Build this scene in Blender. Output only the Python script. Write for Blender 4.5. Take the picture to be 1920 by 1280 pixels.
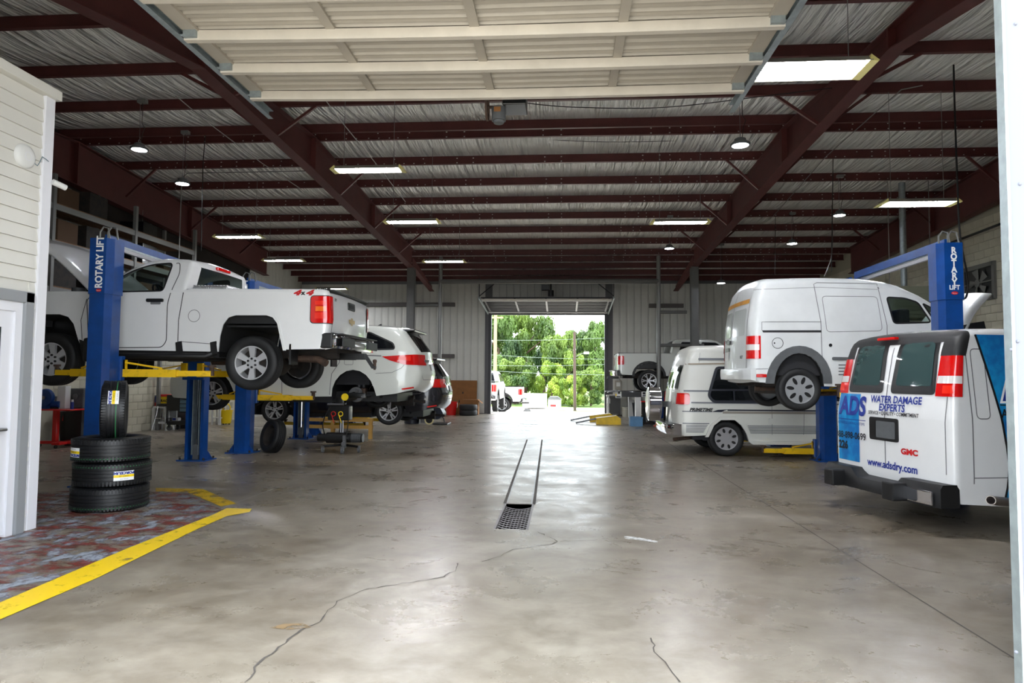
import bpy, bmesh, math, random
from mathutils import Vector, Matrix
random.seed(7)
for _o in list(bpy.data.objects): bpy.data.objects.remove(_o)
SC = bpy.context.scene
COL = SC.collection
# ---------------------------------------------------------------- camera
F = 1250.0                                   # focal length in pixels of the 1920 wide frame
CAMP = Vector((0, 0, 1.55))
CROT = Matrix.Rotation(math.atan(95 / F), 3, 'Z') @ Matrix.Rotation(math.pi / 2 + math.atan(67 / F), 3, 'X') @ Matrix.Rotation(0.0085, 3, 'Z')
cam = bpy.data.cameras.new('camera'); cam.sensor_width = 36; cam.lens = 36 * F / 1920
cam.clip_start = 0.05; cam.clip_end = 600
camo = bpy.data.objects.new('camera', cam); COL.objects.link(camo)
camo.matrix_world = Matrix.Translation(CAMP) @ CROT.to_4x4()
SC.camera = camo
# ---------------------------------------------------------------- sky, sun, exposure
WORLD_STRENGTH = 3.8
SUN_STRENGTH = 7.0
TUBE_EMISSION = 110.0
BAY_EMISSION = 110.0
w = bpy.data.worlds.new('sky'); SC.world = w; w.use_nodes = True
nt = w.node_tree; nt.nodes.clear()
wo = nt.nodes.new('ShaderNodeOutputWorld'); bg = nt.nodes.new('ShaderNodeBackground')
bg.inputs[0].default_value = (0.86, 0.93, 1.0, 1); bg.inputs[1].default_value = WORLD_STRENGTH
nt.links.new(bg.outputs[0], wo.inputs[0])
sun = bpy.data.lights.new('sun', 'SUN'); sun.energy = SUN_STRENGTH; sun.angle = 0.02; sun.color = (1, 0.95, 0.86)
suno = bpy.data.objects.new('sun', sun); COL.objects.link(suno)
suno.location = (10, 20, 30)
suno.rotation_euler = Vector((0.35, -0.25, -0.9)).to_track_quat('-Z', 'Y').to_euler()
SC.view_settings.view_transform = 'Standard'; SC.view_settings.look = 'None'
SC.view_settings.gamma = 1; SC.view_settings.use_curve_mapping = False
SC.view_settings.exposure = 1.0

# ---------------------------------------------------------------- measuring helpers (photograph pixel -> point on a real plane)
def ray(x, y): return CROT @ Vector(((x - 960) / F, -(y - 640) / F, -1.0))
def gp(x, y, z=0.0):
    d = ray(x, y); return CAMP + d * ((z - CAMP.z) / d.z)
def dp(x, y, Y):
    d = ray(x, y); return CAMP + d * (Y / d.y)
def xp(x, y, X):
    d = ray(x, y); return CAMP + d * (X / d.x)

# ---------------------------------------------------------------- materials
MATS = {}
def srgb(h):
    if isinstance(h, str):
        h = h.lstrip('#'); c = [int(h[i:i+2], 16) / 255 for i in (0, 2, 4)]
    else: c = list(h)
    return [x / 12.92 if x <= 0.04045 else ((x + 0.055) / 1.055) ** 2.4 for x in c]
def mat(name, col, rough=0.5, metal=0.0, noise=0.0, nscale=8.0, bump=0.0, bscale=40.0, coat=0.0, spec=0.5, col2=None, nmin=0.4, nmax=0.65, stretch=None, emit=None, es=0.0, bdist=0.02):
    if name in MATS: return MATS[name]
    m = bpy.data.materials.new(name); m.use_nodes = True; N = m.node_tree.nodes; L = m.node_tree.links
    p = N['Principled BSDF']; c = srgb(col)
    p.inputs['Base Color'].default_value = (*c, 1); p.inputs['Roughness'].default_value = rough
    p.inputs['Metallic'].default_value = metal; p.inputs['Coat Weight'].default_value = coat
    p.inputs['Coat Roughness'].default_value = 0.04
    p.inputs['Specular IOR Level'].default_value = spec
    if emit:
        p.inputs['Emission Color'].default_value = (*srgb(emit), 1); p.inputs['Emission Strength'].default_value = es
    if noise or bump:
        tc = N.new('ShaderNodeTexCoord'); mp = N.new('ShaderNodeMapping'); L.new(tc.outputs['Object'], mp.inputs[0])
        if stretch: mp.inputs['Scale'].default_value = stretch
    if noise:
        n = N.new('ShaderNodeTexNoise'); n.inputs['Scale'].default_value = nscale; n.inputs['Detail'].default_value = 5; n.inputs['Roughness'].default_value = 0.6
        L.new(mp.outputs[0], n.inputs['Vector'])
        r = N.new('ShaderNodeValToRGB'); r.color_ramp.elements[0].position = nmin; r.color_ramp.elements[1].position = nmax
        c2 = srgb(col2) if col2 else [x * (1 - noise) for x in c]
        r.color_ramp.elements[0].color = (*c2, 1); r.color_ramp.elements[1].color = (*c, 1)
        L.new(n.outputs['Fac'], r.inputs[0]); L.new(r.outputs[0], p.inputs['Base Color'])
    if bump:
        n2 = N.new('ShaderNodeTexNoise'); n2.inputs['Scale'].default_value = bscale; n2.inputs['Detail'].default_value = 4
        L.new(mp.outputs[0], n2.inputs['Vector'])
        b = N.new('ShaderNodeBump'); b.inputs['Strength'].default_value = bump; b.inputs['Distance'].default_value = bdist
        L.new(n2.outputs['Fac'], b.inputs['Height']); L.new(b.outputs[0], p.inputs['Normal'])
    MATS[name] = m; return m
def glassmat(name, tint, alpha, rough=0.03):
    m = bpy.data.materials.new(name); m.use_nodes = True; N = m.node_tree.nodes; L = m.node_tree.links; N.clear()
    o = N.new('ShaderNodeOutputMaterial'); t = N.new('ShaderNodeBsdfTransparent'); g = N.new('ShaderNodeBsdfPrincipled')
    t.inputs[0].default_value = (*tint, 1); g.inputs['Base Color'].default_value = (0.01, 0.012, 0.014, 1); g.inputs['Roughness'].default_value = rough
    x = N.new('ShaderNodeMixShader'); x.inputs[0].default_value = alpha
    L.new(t.outputs[0], x.inputs[1]); L.new(g.outputs[0], x.inputs[2]); L.new(x.outputs[0], o.inputs[0])
    MATS[name] = m; return m

M_white = mat('car_paint_white', (0.90, 0.90, 0.90), 0.28, coat=0.7, noise=0.05, nscale=1.5)
M_pearl = mat('car_paint_pearl', (0.84, 0.85, 0.82), 0.28, coat=0.8)
M_cream = mat('van_paint_cream', (0.86, 0.86, 0.83), 0.35, coat=0.4, noise=0.05, nscale=1.2)
M_oldwhite = mat('van_paint_dull_white', (0.85, 0.86, 0.86), 0.38, coat=0.25, noise=0.10, nscale=1.6)
M_dark = mat('car_paint_charcoal', (0.13, 0.125, 0.14), 0.25, metal=0.2, coat=0.6)
M_chromerim = mat('chromed_wheel', (0.86, 0.86, 0.88), 0.18, metal=0.65)
M_glass = glassmat('window_glass', (0.68, 0.76, 0.72), 0.22)
M_dglass = glassmat('privacy_glass', (0.14, 0.15, 0.15), 0.75)
M_clear = glassmat('clear_glass', (0.85, 0.9, 0.9), 0.18)
M_black = mat('black_plastic', (0.07, 0.07, 0.075), 0.5, bump=0.1, bscale=200)
M_gap = mat('panel_gap_dark', (0.10, 0.10, 0.11), 0.7)
M_gapl = mat('panel_gap_grey', (0.42, 0.42, 0.43), 0.7)
M_greyp = mat('grey_plastic', (0.35, 0.36, 0.37), 0.6, noise=0.2, nscale=6)
M_under = mat('underbody_dark', (0.09, 0.085, 0.085), 0.85, noise=0.5, nscale=7, col2=(0.17, 0.14, 0.12))
M_well = mat('wheel_well_liner', (0.06, 0.06, 0.065), 0.8)
M_rubber = mat('tyre_rubber', (0.085, 0.085, 0.09), 0.62, noise=0.25, nscale=30, bump=0.15, bscale=120)
M_newrub = mat('new_tyre_rubber', (0.075, 0.078, 0.088), 0.45, bump=0.1, bscale=90)
M_alloy = mat('alloy_wheel', (0.80, 0.80, 0.81), 0.32, metal=0.45, coat=0.3)
M_hubcap = mat('hubcap_silver', (0.68, 0.69, 0.70), 0.35, metal=0.6)
M_chrome = mat('chrome', (0.88, 0.88, 0.9), 0.07, metal=1.0)
M_steel = mat('bare_steel', (0.55, 0.55, 0.56), 0.35, metal=0.9)
M_galv = mat('galvanised_steel', (0.62, 0.66, 0.67), 0.42, metal=0.6, noise=0.2, nscale=14)
M_lens = mat('red_lens', (0.80, 0.04, 0.03), 0.12, coat=0.8, emit=(0.9, 0.05, 0.03), es=0.02)
M_lensw = mat('clear_lens', (0.86, 0.84, 0.83), 0.15, coat=0.8)
M_amber = mat('amber_lens', (0.95, 0.45, 0.10), 0.15, coat=0.8)
M_blue = mat('lift_blue', (0.0, 0.26, 0.55), 0.42, coat=0.2, noise=0.25, nscale=5)
M_yellow = mat('lift_yellow', (0.92, 0.74, 0.05), 0.45, noise=0.35, nscale=7, col2=(0.62, 0.48, 0.08), nmin=0.25, nmax=0.45)
M_maroon = mat('red_oxide_steel', (0.35, 0.16, 0.15), 0.55, noise=0.2, nscale=3)
M_white_p = mat('white_print', (0.95, 0.95, 0.95), 0.5)
M_red = mat('red_paint', (0.80, 0.09, 0.08), 0.35, coat=0.3)
M_blackm = mat('black_metal', (0.06, 0.06, 0.065), 0.38, coat=0.2)
M_seat = mat('seat_cloth', (0.14, 0.14, 0.15), 0.9)
M_rust = mat('rusty_steel', (0.32, 0.24, 0.19), 0.75, noise=0.5, nscale=12)
M_wire = mat('cable_black', (0.07, 0.07, 0.07), 0.6)
M_wireg = mat('conduit_grey', (0.50, 0.50, 0.49), 0.45, metal=0.4)
M_cardb = mat('cardboard', (0.55, 0.37, 0.20), 0.85, noise=0.15, nscale=5)
M_bluep = mat('blue_print', (0.08, 0.17, 0.52), 0.5)
M_blackp = mat('black_print', (0.06, 0.06, 0.08), 0.5)
M_redp = mat('red_print', (0.75, 0.06, 0.08), 0.5)
M_yelp = mat('yellow_print', (0.96, 0.82, 0.05), 0.5)
M_cyan = mat('cyan_vinyl', (0.05, 0.58, 0.82), 0.3, coat=0.4, noise=0.3, nscale=5, col2=(0.02, 0.40, 0.68))
M_wood = mat('timber', (0.46, 0.32, 0.19), 0.8, noise=0.35, nscale=5, stretch=(1, 6, 6))
M_whitem = mat('white_painted', (0.86, 0.86, 0.85), 0.5)
M_grey = mat('grey_steel_paint', (0.40, 0.40, 0.39), 0.5, noise=0.12, nscale=4)

# ---------------------------------------------------------------- object helpers
def tag(o, label=None, cat=None, group=None, kind=None):
    if label: o['label'] = label
    if cat: o['category'] = cat
    if group: o['group'] = group
    if kind: o['kind'] = kind
    return o
def thing(name, label, cat, loc=(0, 0, 0), rz=0.0, group=None):
    o = bpy.data.objects.new(name, None); COL.objects.link(o); o.location = loc; o.rotation_euler = (0, 0, rz)
    o.empty_display_size = 0.1
    return tag(o, label, cat, group)
def link(name, me, parent=None, loc=None, rot=None):
    o = bpy.data.objects.new(name, me); COL.objects.link(o)
    if parent: o.parent = parent
    if loc is not None: o.location = loc
    if rot is not None: o.rotation_euler = rot
    return o
def copy_tree(o, parent=None):
    c = o.copy(); COL.objects.link(c)
    if parent: c.parent = parent
    for ch in [q for q in bpy.data.objects if q.parent == o]: copy_tree(ch, c)
    return c
class MB:
    def __init__(s, xf=None): s.v = []; s.f = []; s.xf = xf
    def add(s, vs, fs):
        b = len(s.v)
        s.v += [tuple(s.xf @ Vector(v)) if s.xf else tuple(v) for v in vs]
        s.f += [tuple(i + b for i in f) for f in fs]; return s
    def box(s, x0, x1, y0, y1, z0, z1, b=0.0):
        x0, x1 = min(x0, x1), max(x0, x1); y0, y1 = min(y0, y1), max(y0, y1); z0, z1 = min(z0, z1), max(z0, z1)
        if not b:
            return s.add([(x, y, z) for z in (z0, z1) for y in (y0, y1) for x in (x0, x1)],
                         [(0, 2, 3, 1), (4, 5, 7, 6), (0, 1, 5, 4), (2, 6, 7, 3), (0, 4, 6, 2), (1, 3, 7, 5)])
        bm = bmesh.new(); r = bmesh.ops.create_cube(bm, size=1)
        for v in bm.verts: v.co = Vector(((x0 + x1) / 2 + v.co.x * (x1 - x0), (y0 + y1) / 2 + v.co.y * (y1 - y0), (z0 + z1) / 2 + v.co.z * (z1 - z0)))
        bmesh.ops.bevel(bm, geom=bm.edges[:], offset=min(b, 0.45 * min(x1 - x0, y1 - y0, z1 - z0)), segments=2, affect='EDGES', profile=0.5)
        return s.bm(bm)
    def bm(s, bm):
        bm.verts.index_update(); s.add([v.co[:] for v in bm.verts], [[v.index for v in f.verts] for f in bm.faces]); bm.free(); return s
    def obox(s, c, size, R=None, b=0.0):
        q = MB(); q.box(-size[0] / 2, size[0] / 2, -size[1] / 2, size[1] / 2, -size[2] / 2, size[2] / 2, b)
        R = R if R is not None else Matrix.Identity(3); c = Vector(c)
        return s.add([R @ Vector(v) + c for v in q.v], q.f)
    def bar(s, p0, p1, wd, ht, up=(0, 0, 1)):
        p0 = Vector(p0); p1 = Vector(p1); d = p1 - p0; L = d.length; x = d / L
        y = Vector(up).cross(x)
        if y.length < 1e-4: y = Vector((0, 1, 0)).cross(x)
        y.normalize(); z = x.cross(y)
        R = Matrix((x, y, z)).transposed()
        return s.obox((p0 + p1) / 2, (L, wd, ht), R)
    def cyl(s, p0, p1, r, n=16, r2=None, caps=True):
        p0 = Vector(p0); p1 = Vector(p1); r2 = r if r2 is None else r2; d = (p1 - p0).normalized()
        a = d.orthogonal().normalized(); b = d.cross(a)
        vs = []
        for p, rr in ((p0, r), (p1, r2)):
            for i in range(n):
                t = 2 * math.pi * i / n; vs.append(p + (a * math.cos(t) + b * math.sin(t)) * rr)
        fs = [(i, (i + 1) % n, n + (i + 1) % n, n + i) for i in range(n)]
        if caps: fs += [tuple(range(n - 1, -1, -1)), tuple(range(n, 2 * n))]
        return s.add(vs, fs)
    def tube(s, pts, r, n=6):
        pts = [Vector(p) for p in pts]; vs = []; fs = []; prev = None
        for i, p in enumerate(pts):
            d = (pts[min(i + 1, len(pts) - 1)] - pts[max(i - 1, 0)]).normalized()
            a = (prev - d * prev.dot(d)).normalized() if prev is not None and (prev - d * prev.dot(d)).length > 1e-4 else d.orthogonal().normalized()
            prev = a; b = d.cross(a)
            for k in range(n):
                t = 2 * math.pi * k / n; vs.append(p + (a * math.cos(t) + b * math.sin(t)) * r)
        for i in range(len(pts) - 1):
            for k in range(n): fs.append((i * n + k, i * n + (k + 1) % n, (i + 1) * n + (k + 1) % n, (i + 1) * n + k))
        fs += [tuple(range(n - 1, -1, -1)), tuple(range((len(pts) - 1) * n, len(pts) * n))]
        return s.add(vs, fs)
    def lathe(s, prof, o=(0, 0, 0), ax='z', n=32, closed=False):
        vs = []; fs = []; o = Vector(o); m = len(prof)
        for i in range(n):
            t = 2 * math.pi * i / n; c, q = math.cos(t), math.sin(t)
            for r, h in prof:
                vs.append(o + (Vector((r * c, r * q, h)) if ax == 'z' else Vector((r * c, h, r * q)) if ax == 'y' else Vector((h, r * c, r * q))))
        for i in range(n):
            j = (i + 1) % n
            for k in range(m - 1 if not closed else m):
                k2 = (k + 1) % m; fs.append((i * m + k, j * m + k, j * m + k2, i * m + k2))
        if not closed:
            for k in (0, m - 1):
                if prof[k][0] > 1e-6: fs.append(tuple(i * m + k for i in range(n)))
        return s.add(vs, fs)
    def prism(s, poly, ax, a0, a1):
        n = len(poly)
        def P(p, a): return (a, p[0], p[1]) if ax == 'x' else (p[0], a, p[1]) if ax == 'y' else (p[0], p[1], a)
        return s.add([P(p, a) for a in (a0, a1) for p in poly], [tuple(range(n - 1, -1, -1)), tuple(range(n, 2 * n))] + [(i, (i + 1) % n, n + (i + 1) % n, n + i) for i in range(n)])
    def torus(s, c, R, r, ax='z', n=24, m=8):
        return s.lathe([(R + r * math.cos(2 * math.pi * k / m), r * math.sin(2 * math.pi * k / m)) for k in range(m)], c, ax, n, closed=True)
    def mesh(s, name, mt, smooth=None):
        me = bpy.data.meshes.new(name); me.from_pydata(s.v, [], s.f); me.validate(); me.materials.append(mt)
        bm = bmesh.new(); bm.from_mesh(me); bmesh.ops.recalc_face_normals(bm, faces=bm.faces); bm.to_mesh(me); bm.free()
        if smooth:
            for p in me.polygons: p.use_smooth = True
            me.set_sharp_from_angle(angle=math.radians(smooth))
        return me
    def build(s, name, mt, parent=None, smooth=None):
        return link(name, s.mesh(name, mt, smooth), parent)
def rpoly(pts, r, n=5):
    out = []; k = len(pts)
    for i in range(k):
        p = Vector(pts[i]); a = Vector(pts[i - 1]) - p; b = Vector(pts[(i + 1) % k]) - p
        rr = r[i] if isinstance(r, (list, tuple)) else r
        q = min(rr, 0.45 * a.length, 0.45 * b.length); A = p + a.normalized() * q; B = p + b.normalized() * q
        for j in range(n + 1):
            t = j / n; out.append(tuple(A * (1 - t) ** 2 + p * 2 * t * (1 - t) + B * t * t))
    return out
def rrect(x0, x1, y0, y1, r, n=5): return rpoly([(x0, y0), (x1, y0), (x1, y1), (x0, y1)], r, n)
def text2d(s, size, bold=0.0, sx=1.0, shear=0.0):
    cu = bpy.data.curves.new('lettering', 'FONT'); cu.body = s; cu.size = size; cu.offset = bold; cu.align_x = 'CENTER'; cu.align_y = 'CENTER'
    cu.resolution_u = 3; cu.shear = shear
    o = bpy.data.objects.new('lettering', cu); COL.objects.link(o)
    dg = bpy.context.evaluated_depsgraph_get(); me = bpy.data.meshes.new_from_object(o.evaluated_get(dg))
    v = [(p.co.x * sx, p.co.y) for p in me.vertices]; f = [tuple(q.vertices) for q in me.polygons]
    bpy.data.objects.remove(o); bpy.data.curves.remove(cu); bpy.data.meshes.remove(me)
    return v, f
def lettering(name, s, size, mt, fn, parent, bold=0.0, sx=1.0, shear=0.0):
    v, f = text2d(s, size, bold, sx, shear); q = MB(); q.add([fn(a, b) for a, b in v], f)
    return q.build(name, mt, parent)
def flat(name, poly, fn, mt, parent):
    q = MB(); q.add([fn(a, b) for a, b in poly], [tuple(range(len(poly)))]); return q.build(name, mt, parent)
# ================================================================ STRUCTURE
def node_floor():
    m = bpy.data.materials.new('worn_concrete'); m.use_nodes = True; N = m.node_tree.nodes; L = m.node_tree.links; p = N['Principled BSDF']
    tc = N.new('ShaderNodeTexCoord'); mp = N.new('ShaderNodeMapping'); L.new(tc.outputs['Object'], mp.inputs[0]); mp.inputs['Scale'].default_value = (0.8, 1.0, 1)
    def noise(sc, det=6, rough=0.6, dist=0.0):
        n = N.new('ShaderNodeTexNoise'); n.inputs['Scale'].default_value = sc; n.inputs['Detail'].default_value = det; n.inputs['Roughness'].default_value = rough; n.inputs['Distortion'].default_value = dist
        L.new(mp.outputs[0], n.inputs['Vector']); return n
    def ramp(n, a, b, ca, cb):
        r = N.new('ShaderNodeValToRGB'); r.color_ramp.elements[0].position = a; r.color_ramp.elements[1].position = b
        r.color_ramp.elements[0].color = (*srgb(ca), 1); r.color_ramp.elements[1].color = (*srgb(cb), 1); L.new(n.outputs['Fac'], r.inputs[0]); return r
    def mix(f, a, b, mode='MIX'):
        x = N.new('ShaderNodeMix'); x.data_type = 'RGBA'; x.blend_type = mode
        if isinstance(f, float): x.inputs[0].default_value = f
        else: L.new(f, x.inputs[0])
        L.new(a, x.inputs[6]); L.new(b, x.inputs[7]); return x
    big = ramp(noise(0.35, 6, 0.65, 0.6), 0.36, 0.64, (0.47, 0.425, 0.36), (0.63, 0.60, 0.55))
    fine = ramp(noise(4.0, 8, 0.66, 0.3), 0.30, 0.66, (0.74, 0.72, 0.69), (1, 1, 1))
    a = mix(0.8, big.outputs[0], fine.outputs[0], 'MULTIPLY')
    st = ramp(noise(1.3, 7, 0.75, 0.6), 0.56, 0.72, (0, 0, 0), (0.5, 0.5, 0.5))
    stc = N.new('ShaderNodeRGB'); stc.outputs[0].default_value = (*srgb((0.72, 0.70, 0.66)), 1)
    b = mix(st.outputs[0], a.outputs[2], stc.outputs[0])
    oil = ramp(noise(0.5, 2, 0.4, 0.3), 0.58, 0.80, (0, 0, 0), (0.55, 0.55, 0.55))
    oc = N.new('ShaderNodeRGB'); oc.outputs[0].default_value = (*srgb((0.30, 0.27, 0.24)), 1)
    c = mix(oil.outputs[0], b.outputs[2], oc.outputs[0])
    L.new(c.outputs[2], p.inputs['Base Color'])
    rr = ramp(noise(1.6, 8, 0.72, 0.5), 0.32, 0.68, (0.50, 0.50, 0.50), (0.68, 0.68, 0.68)); L.new(rr.outputs[0], p.inputs['Roughness'])
    bn = noise(14, 8, 0.7); bu = N.new('ShaderNodeBump'); bu.inputs['Strength'].default_value = 0.05; bu.inputs['Distance'].default_value = 0.01
    L.new(bn.outputs['Fac'], bu.inputs['Height']); L.new(bu.outputs[0], p.inputs['Normal'])
    p.inputs['Specular IOR Level'].default_value = 0.5
    return m
def worn(name, col, lo, hi, sc=7.0, st=(1, 1, 1), col2=None):
    m = bpy.data.materials.new(name); m.use_nodes = True; N = m.node_tree.nodes; L = m.node_tree.links; p = N['Principled BSDF']
    p.inputs['Base Color'].default_value = (*srgb(col), 1); p.inputs['Roughness'].default_value = 0.45
    tc = N.new('ShaderNodeTexCoord'); mp = N.new('ShaderNodeMapping'); L.new(tc.outputs['Object'], mp.inputs[0]); mp.inputs['Scale'].default_value = st
    n = N.new('ShaderNodeTexNoise'); n.inputs['Scale'].default_value = sc; n.inputs['Detail'].default_value = 8; n.inputs['Roughness'].default_value = 0.72; L.new(mp.outputs[0], n.inputs['Vector'])
    r = N.new('ShaderNodeValToRGB'); r.color_ramp.elements[0].position = lo; r.color_ramp.elements[1].position = hi; L.new(n.outputs['Fac'], r.inputs[0])
    if col2:
        n2 = N.new('ShaderNodeTexNoise'); n2.inputs['Scale'].default_value = sc * 0.6; n2.inputs['Detail'].default_value = 5; L.new(mp.outputs[0], n2.inputs['Vector'])
        r2 = N.new('ShaderNodeValToRGB'); r2.color_ramp.elements[0].position = 0.45; r2.color_ramp.elements[1].position = 0.55
        r2.color_ramp.elements[0].color = (*srgb(col), 1); r2.color_ramp.elements[1].color = (*srgb(col2), 1); L.new(n2.outputs['Color'], r2.inputs[0]); L.new(r2.outputs[0], p.inputs['Base Color'])
    t = N.new('ShaderNodeBsdfTransparent'); x = N.new('ShaderNodeMixShader'); o = N['Material Output']
    L.new(r.outputs[0], x.inputs[0]); L.new(t.outputs[0], x.inputs[1]); L.new(p.outputs[0], x.inputs[2]); L.new(x.outputs[0], o.inputs[0])
    return m
M_floor = node_floor()
XL, XR, YF, YB = -11.4, 10.4, 2.7, 28.2
DX0, DX1, DY0, DY1 = -0.70, -0.34, 6.88, 8.25     # drain grate opening
q = MB()
for x0, x1, y0, y1 in ((XL - 0.2, DX0, YF - 0.6, YB + 0.3), (DX1, XR + 0.2, YF - 0.6, YB + 0.3), (DX0, DX1, YF - 0.6, DY0), (DX0, DX1, DY1, YB + 0.3)):
    q.box(x0, x1, y0, y1, -0.15, 0)
floor = tag(q.build('floor', M_floor), kind='structure')
# trench under the grate
q = MB(); q.box(DX0, DX1, DY0, DY1, -0.32, -0.3); q.box(DX0 - 0.03, DX0, DY0, DY1, -0.3, -0.002); q.box(DX1, DX1 + 0.03, DY0, DY1, -0.3, -0.002)
q.box(DX0, DX1, DY0 - 0.02, DY0, -0.3, -0.002); q.box(DX0, DX1, DY1, DY1 + 0.02, -0.3, -0.002)
q.build('trench', M_under, floor)
M_dsteel = mat('grimy_steel', (0.52, 0.50, 0.50), 0.45, metal=0.3)
gr = thing('drain_grate', 'sagging dark steel mesh grate over the floor drain', 'drain grate', ((DX0 + DX1) / 2, DY0, -0.045))
hw = (DX1 - DX0) / 2; LG = DY1 - DY0
me = MB().cyl((0, 0.01, 0), (0, LG - 0.01, 0), 0.0045, 5).mesh('long_bar', M_dsteel)
for i in range(9):
    x = -hw + 0.03 + i * (2 * hw - 0.06) / 8; link('long_bar', me, gr, (x, 0, -0.03 * (1 - (x / hw) ** 2) + 0.012))
pts = [(-hw + 0.012 + k * (2 * hw - 0.024) / 10, 0, -0.03 * (1 - ((k - 5) / 5) ** 2) + 0.02) for k in range(11)]
me = MB().tube(pts, 0.004, 5).mesh('cross_bar', M_dsteel)
for i in range(14): link('cross_bar', me, gr, (0, 0.05 + i * (LG - 0.1) / 13, 0))
me = MB().box(-0.012, 0.012, 0, LG, -0.01, 0.048).mesh('edge_angle', M_dsteel)
for sx in (-1, 1): link('edge_angle', me, gr, (sx * (hw - 0.012), 0, 0))
# concrete infill strip with its steel edges, cross joint, saw joints
def strip(name, pts, wd, mt, z, parent, jit=0.0):
    q = MB(); P = [Vector((p[0], p[1], z)) for p in pts]; vs = []
    for i, p in enumerate(P):
        d = (P[min(i + 1, len(P) - 1)] - P[max(i - 1, 0)]).normalized(); n = Vector((-d.y, d.x, 0)); ww = wd * (1 + jit * (random.random() - 0.5) * 2)
        vs += [p - n * ww / 2, p + n * ww / 2]
    q.add(vs, [(2 * i, 2 * i + 1, 2 * i + 3, 2 * i + 2) for i in range(len(P) - 1)])
    return q.build(name, mt, parent)
M_joint = mat('joint_filler', (0.30, 0.28, 0.26), 0.8)
M_jointl = mat('joint_chalk', (0.72, 0.71, 0.68), 0.8)
M_infill = mat('infill_concrete', (0.60, 0.56, 0.49), 0.5, noise=0.3, nscale=2.5, col2=(0.40, 0.36, 0.31))
q = MB(); q.add([(DX0, DY1 + 0.02, 0.002), (DX1, DY1 + 0.02, 0.002), (-0.50, 16.75, 0.002), (-0.87, 16.7, 0.002)], [(0, 1, 2, 3)]); q.build('infill_strip', M_floor, floor)
strip('edge_strip', [(DX0, DY1), (-0.87, 16.7)], 0.035, M_joint, 0.004, floor); strip('edge_strip', [(DX1, DY1), (-0.50, 16.75)], 0.035, M_joint, 0.004, floor)
strip('edge_strip', [(DX0 + 0.03, DY1), (-0.84, 16.7)], 0.012, M_steel, 0.0045, floor); strip('edge_strip', [(DX1 - 0.03, DY1), (-0.53, 16.75)], 0.012, M_steel, 0.0045, floor)
strip('saw_joint', [(-3.86, 22.3), (-3.94, 7.6)], 0.016, M_jointl, 0.002, floor)
strip('saw_joint', [(2.55, 22.2), (2.53, 3.2)], 0.014, M_joint, 0.002, floor)
strip('saw_joint', [(-7.0, 22.6), (-3.82, 22.4), (1.85, 22.0), (7, 21.8)], 0.03, M_joint, 0.002, floor)
strip('saw_joint', [(-11, 11.2), (-3.9, 11.2)], 0.012, M_joint, 0.002, floor)
def crack(pts, wd=0.012):
    P = [gp(x, y) for x, y in pts]; out = []
    for a, b in zip(P[:-1], P[1:]):
        n = max(2, int((b - a).length / 0.05))
        for k in range(n):
            c = a.lerp(b, k / n); j = 0.022 * min(1, (b - a).length * 3); out.append((c.x + random.uniform(-j, j), c.y + random.uniform(-j, j)))
    out.append(P[-1][:2]); strip('crack', out, wd, M_joint, 0.0025, floor, 0.7)
crack([(458, 1279), (490, 1240), (527, 1212), (555, 1187), (598, 1165), (614, 1150), (631, 1127), (655, 1118), (690, 1104), (730, 1098), (800, 1088), (830, 1082), (857, 1067), (858, 1056)], 0.010)
crack([(905, 1052), (930, 1046), (955, 1032), (1000, 1024), (1035, 1020), (1046, 1015)], 0.007)
crack([(1046, 1015), (1028, 1006), (1008, 997)], 0.006); crack([(1046, 1015), (1120, 1012)], 0.005)
crack([(1224, 1196), (1226, 1222), (1245, 1240), (1262, 1262), (1275, 1279)], 0.007)
M_stain = worn('tan_stain', (0.52, 0.43, 0.30), 0.42, 0.52, 9)
c0 = gp(545, 1175); q = MB(); q.add([(c0.x + a, c0.y + b, 0.003) for a, b in ((-0.12, -0.03), (0.0, -0.05), (0.13, 0.0), (0.06, 0.06), (-0.06, 0.04))], [(0, 1, 2, 3, 4)]); q.build('stain', M_stain, floor)
q = MB(); P = [gp(x, y) for x, y in ((1170, 1005), (1195, 1007), (1233, 1015), (1233, 1018), (1200, 1013), (1172, 1010))]; q.add([(p.x, p.y, 0.003) for p in P], [tuple(range(6))]); q.build('stain', worn('chalk_smear', (0.80, 0.80, 0.79), 0.4, 0.5, 20), floor)
# painted walkway: red and blue-grey worn paint inside a yellow line
M_redf = worn('worn_red_floor_paint', (0.50, 0.20, 0.17), 0.46, 0.58, 3.0, (1, 2.2, 1))
M_bluef = worn('worn_grey_floor_paint', (0.60, 0.63, 0.68), 0.49, 0.60, 3.2, (1.6, 1, 1))
M_yel = worn('worn_yellow_floor_paint', (0.95, 0.80, 0.04), 0.30, 0.44, 6.0)
M_yelold = worn('scuffed_yellow_floor_paint', (0.78, 0.62, 0.12), 0.38, 0.50, 6.0, col2=(0.85, 0.70, 0.10))
area = [(XX.x, XX.y) for XX in (gp(-60, 1172), gp(250, 1035), gp(425, 960), gp(350, 925), gp(200, 915), gp(60, 925), gp(-30, 1010))]
for nm, mt, z in (('painted_area', M_redf, 0.003), ('painted_area', M_bluef, 0.0036)):
    q = MB(); q.add([(x, y, z) for x, y in area], [tuple(range(len(area)))]); q.build(nm, mt, floor)
def gpoly(name, pts, mt, z):
    q = MB(); q.add([(p.x, p.y, z) for p in (gp(x, y) for x, y in pts)], [tuple(range(len(pts)))]); return q.build(name, mt, floor)
gpoly('painted_line', [(-70, 1160), (240, 1028), (400, 965), (425, 953), (472, 954), (468, 960), (425, 968), (370, 992), (180, 1085), (-70, 1192)], M_yel, 0.0045)
gpoly('painted_line', [(292, 915), (380, 917), (443, 944), (415, 950), (350, 922), (292, 922)], M_yelold, 0.0045)

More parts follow.
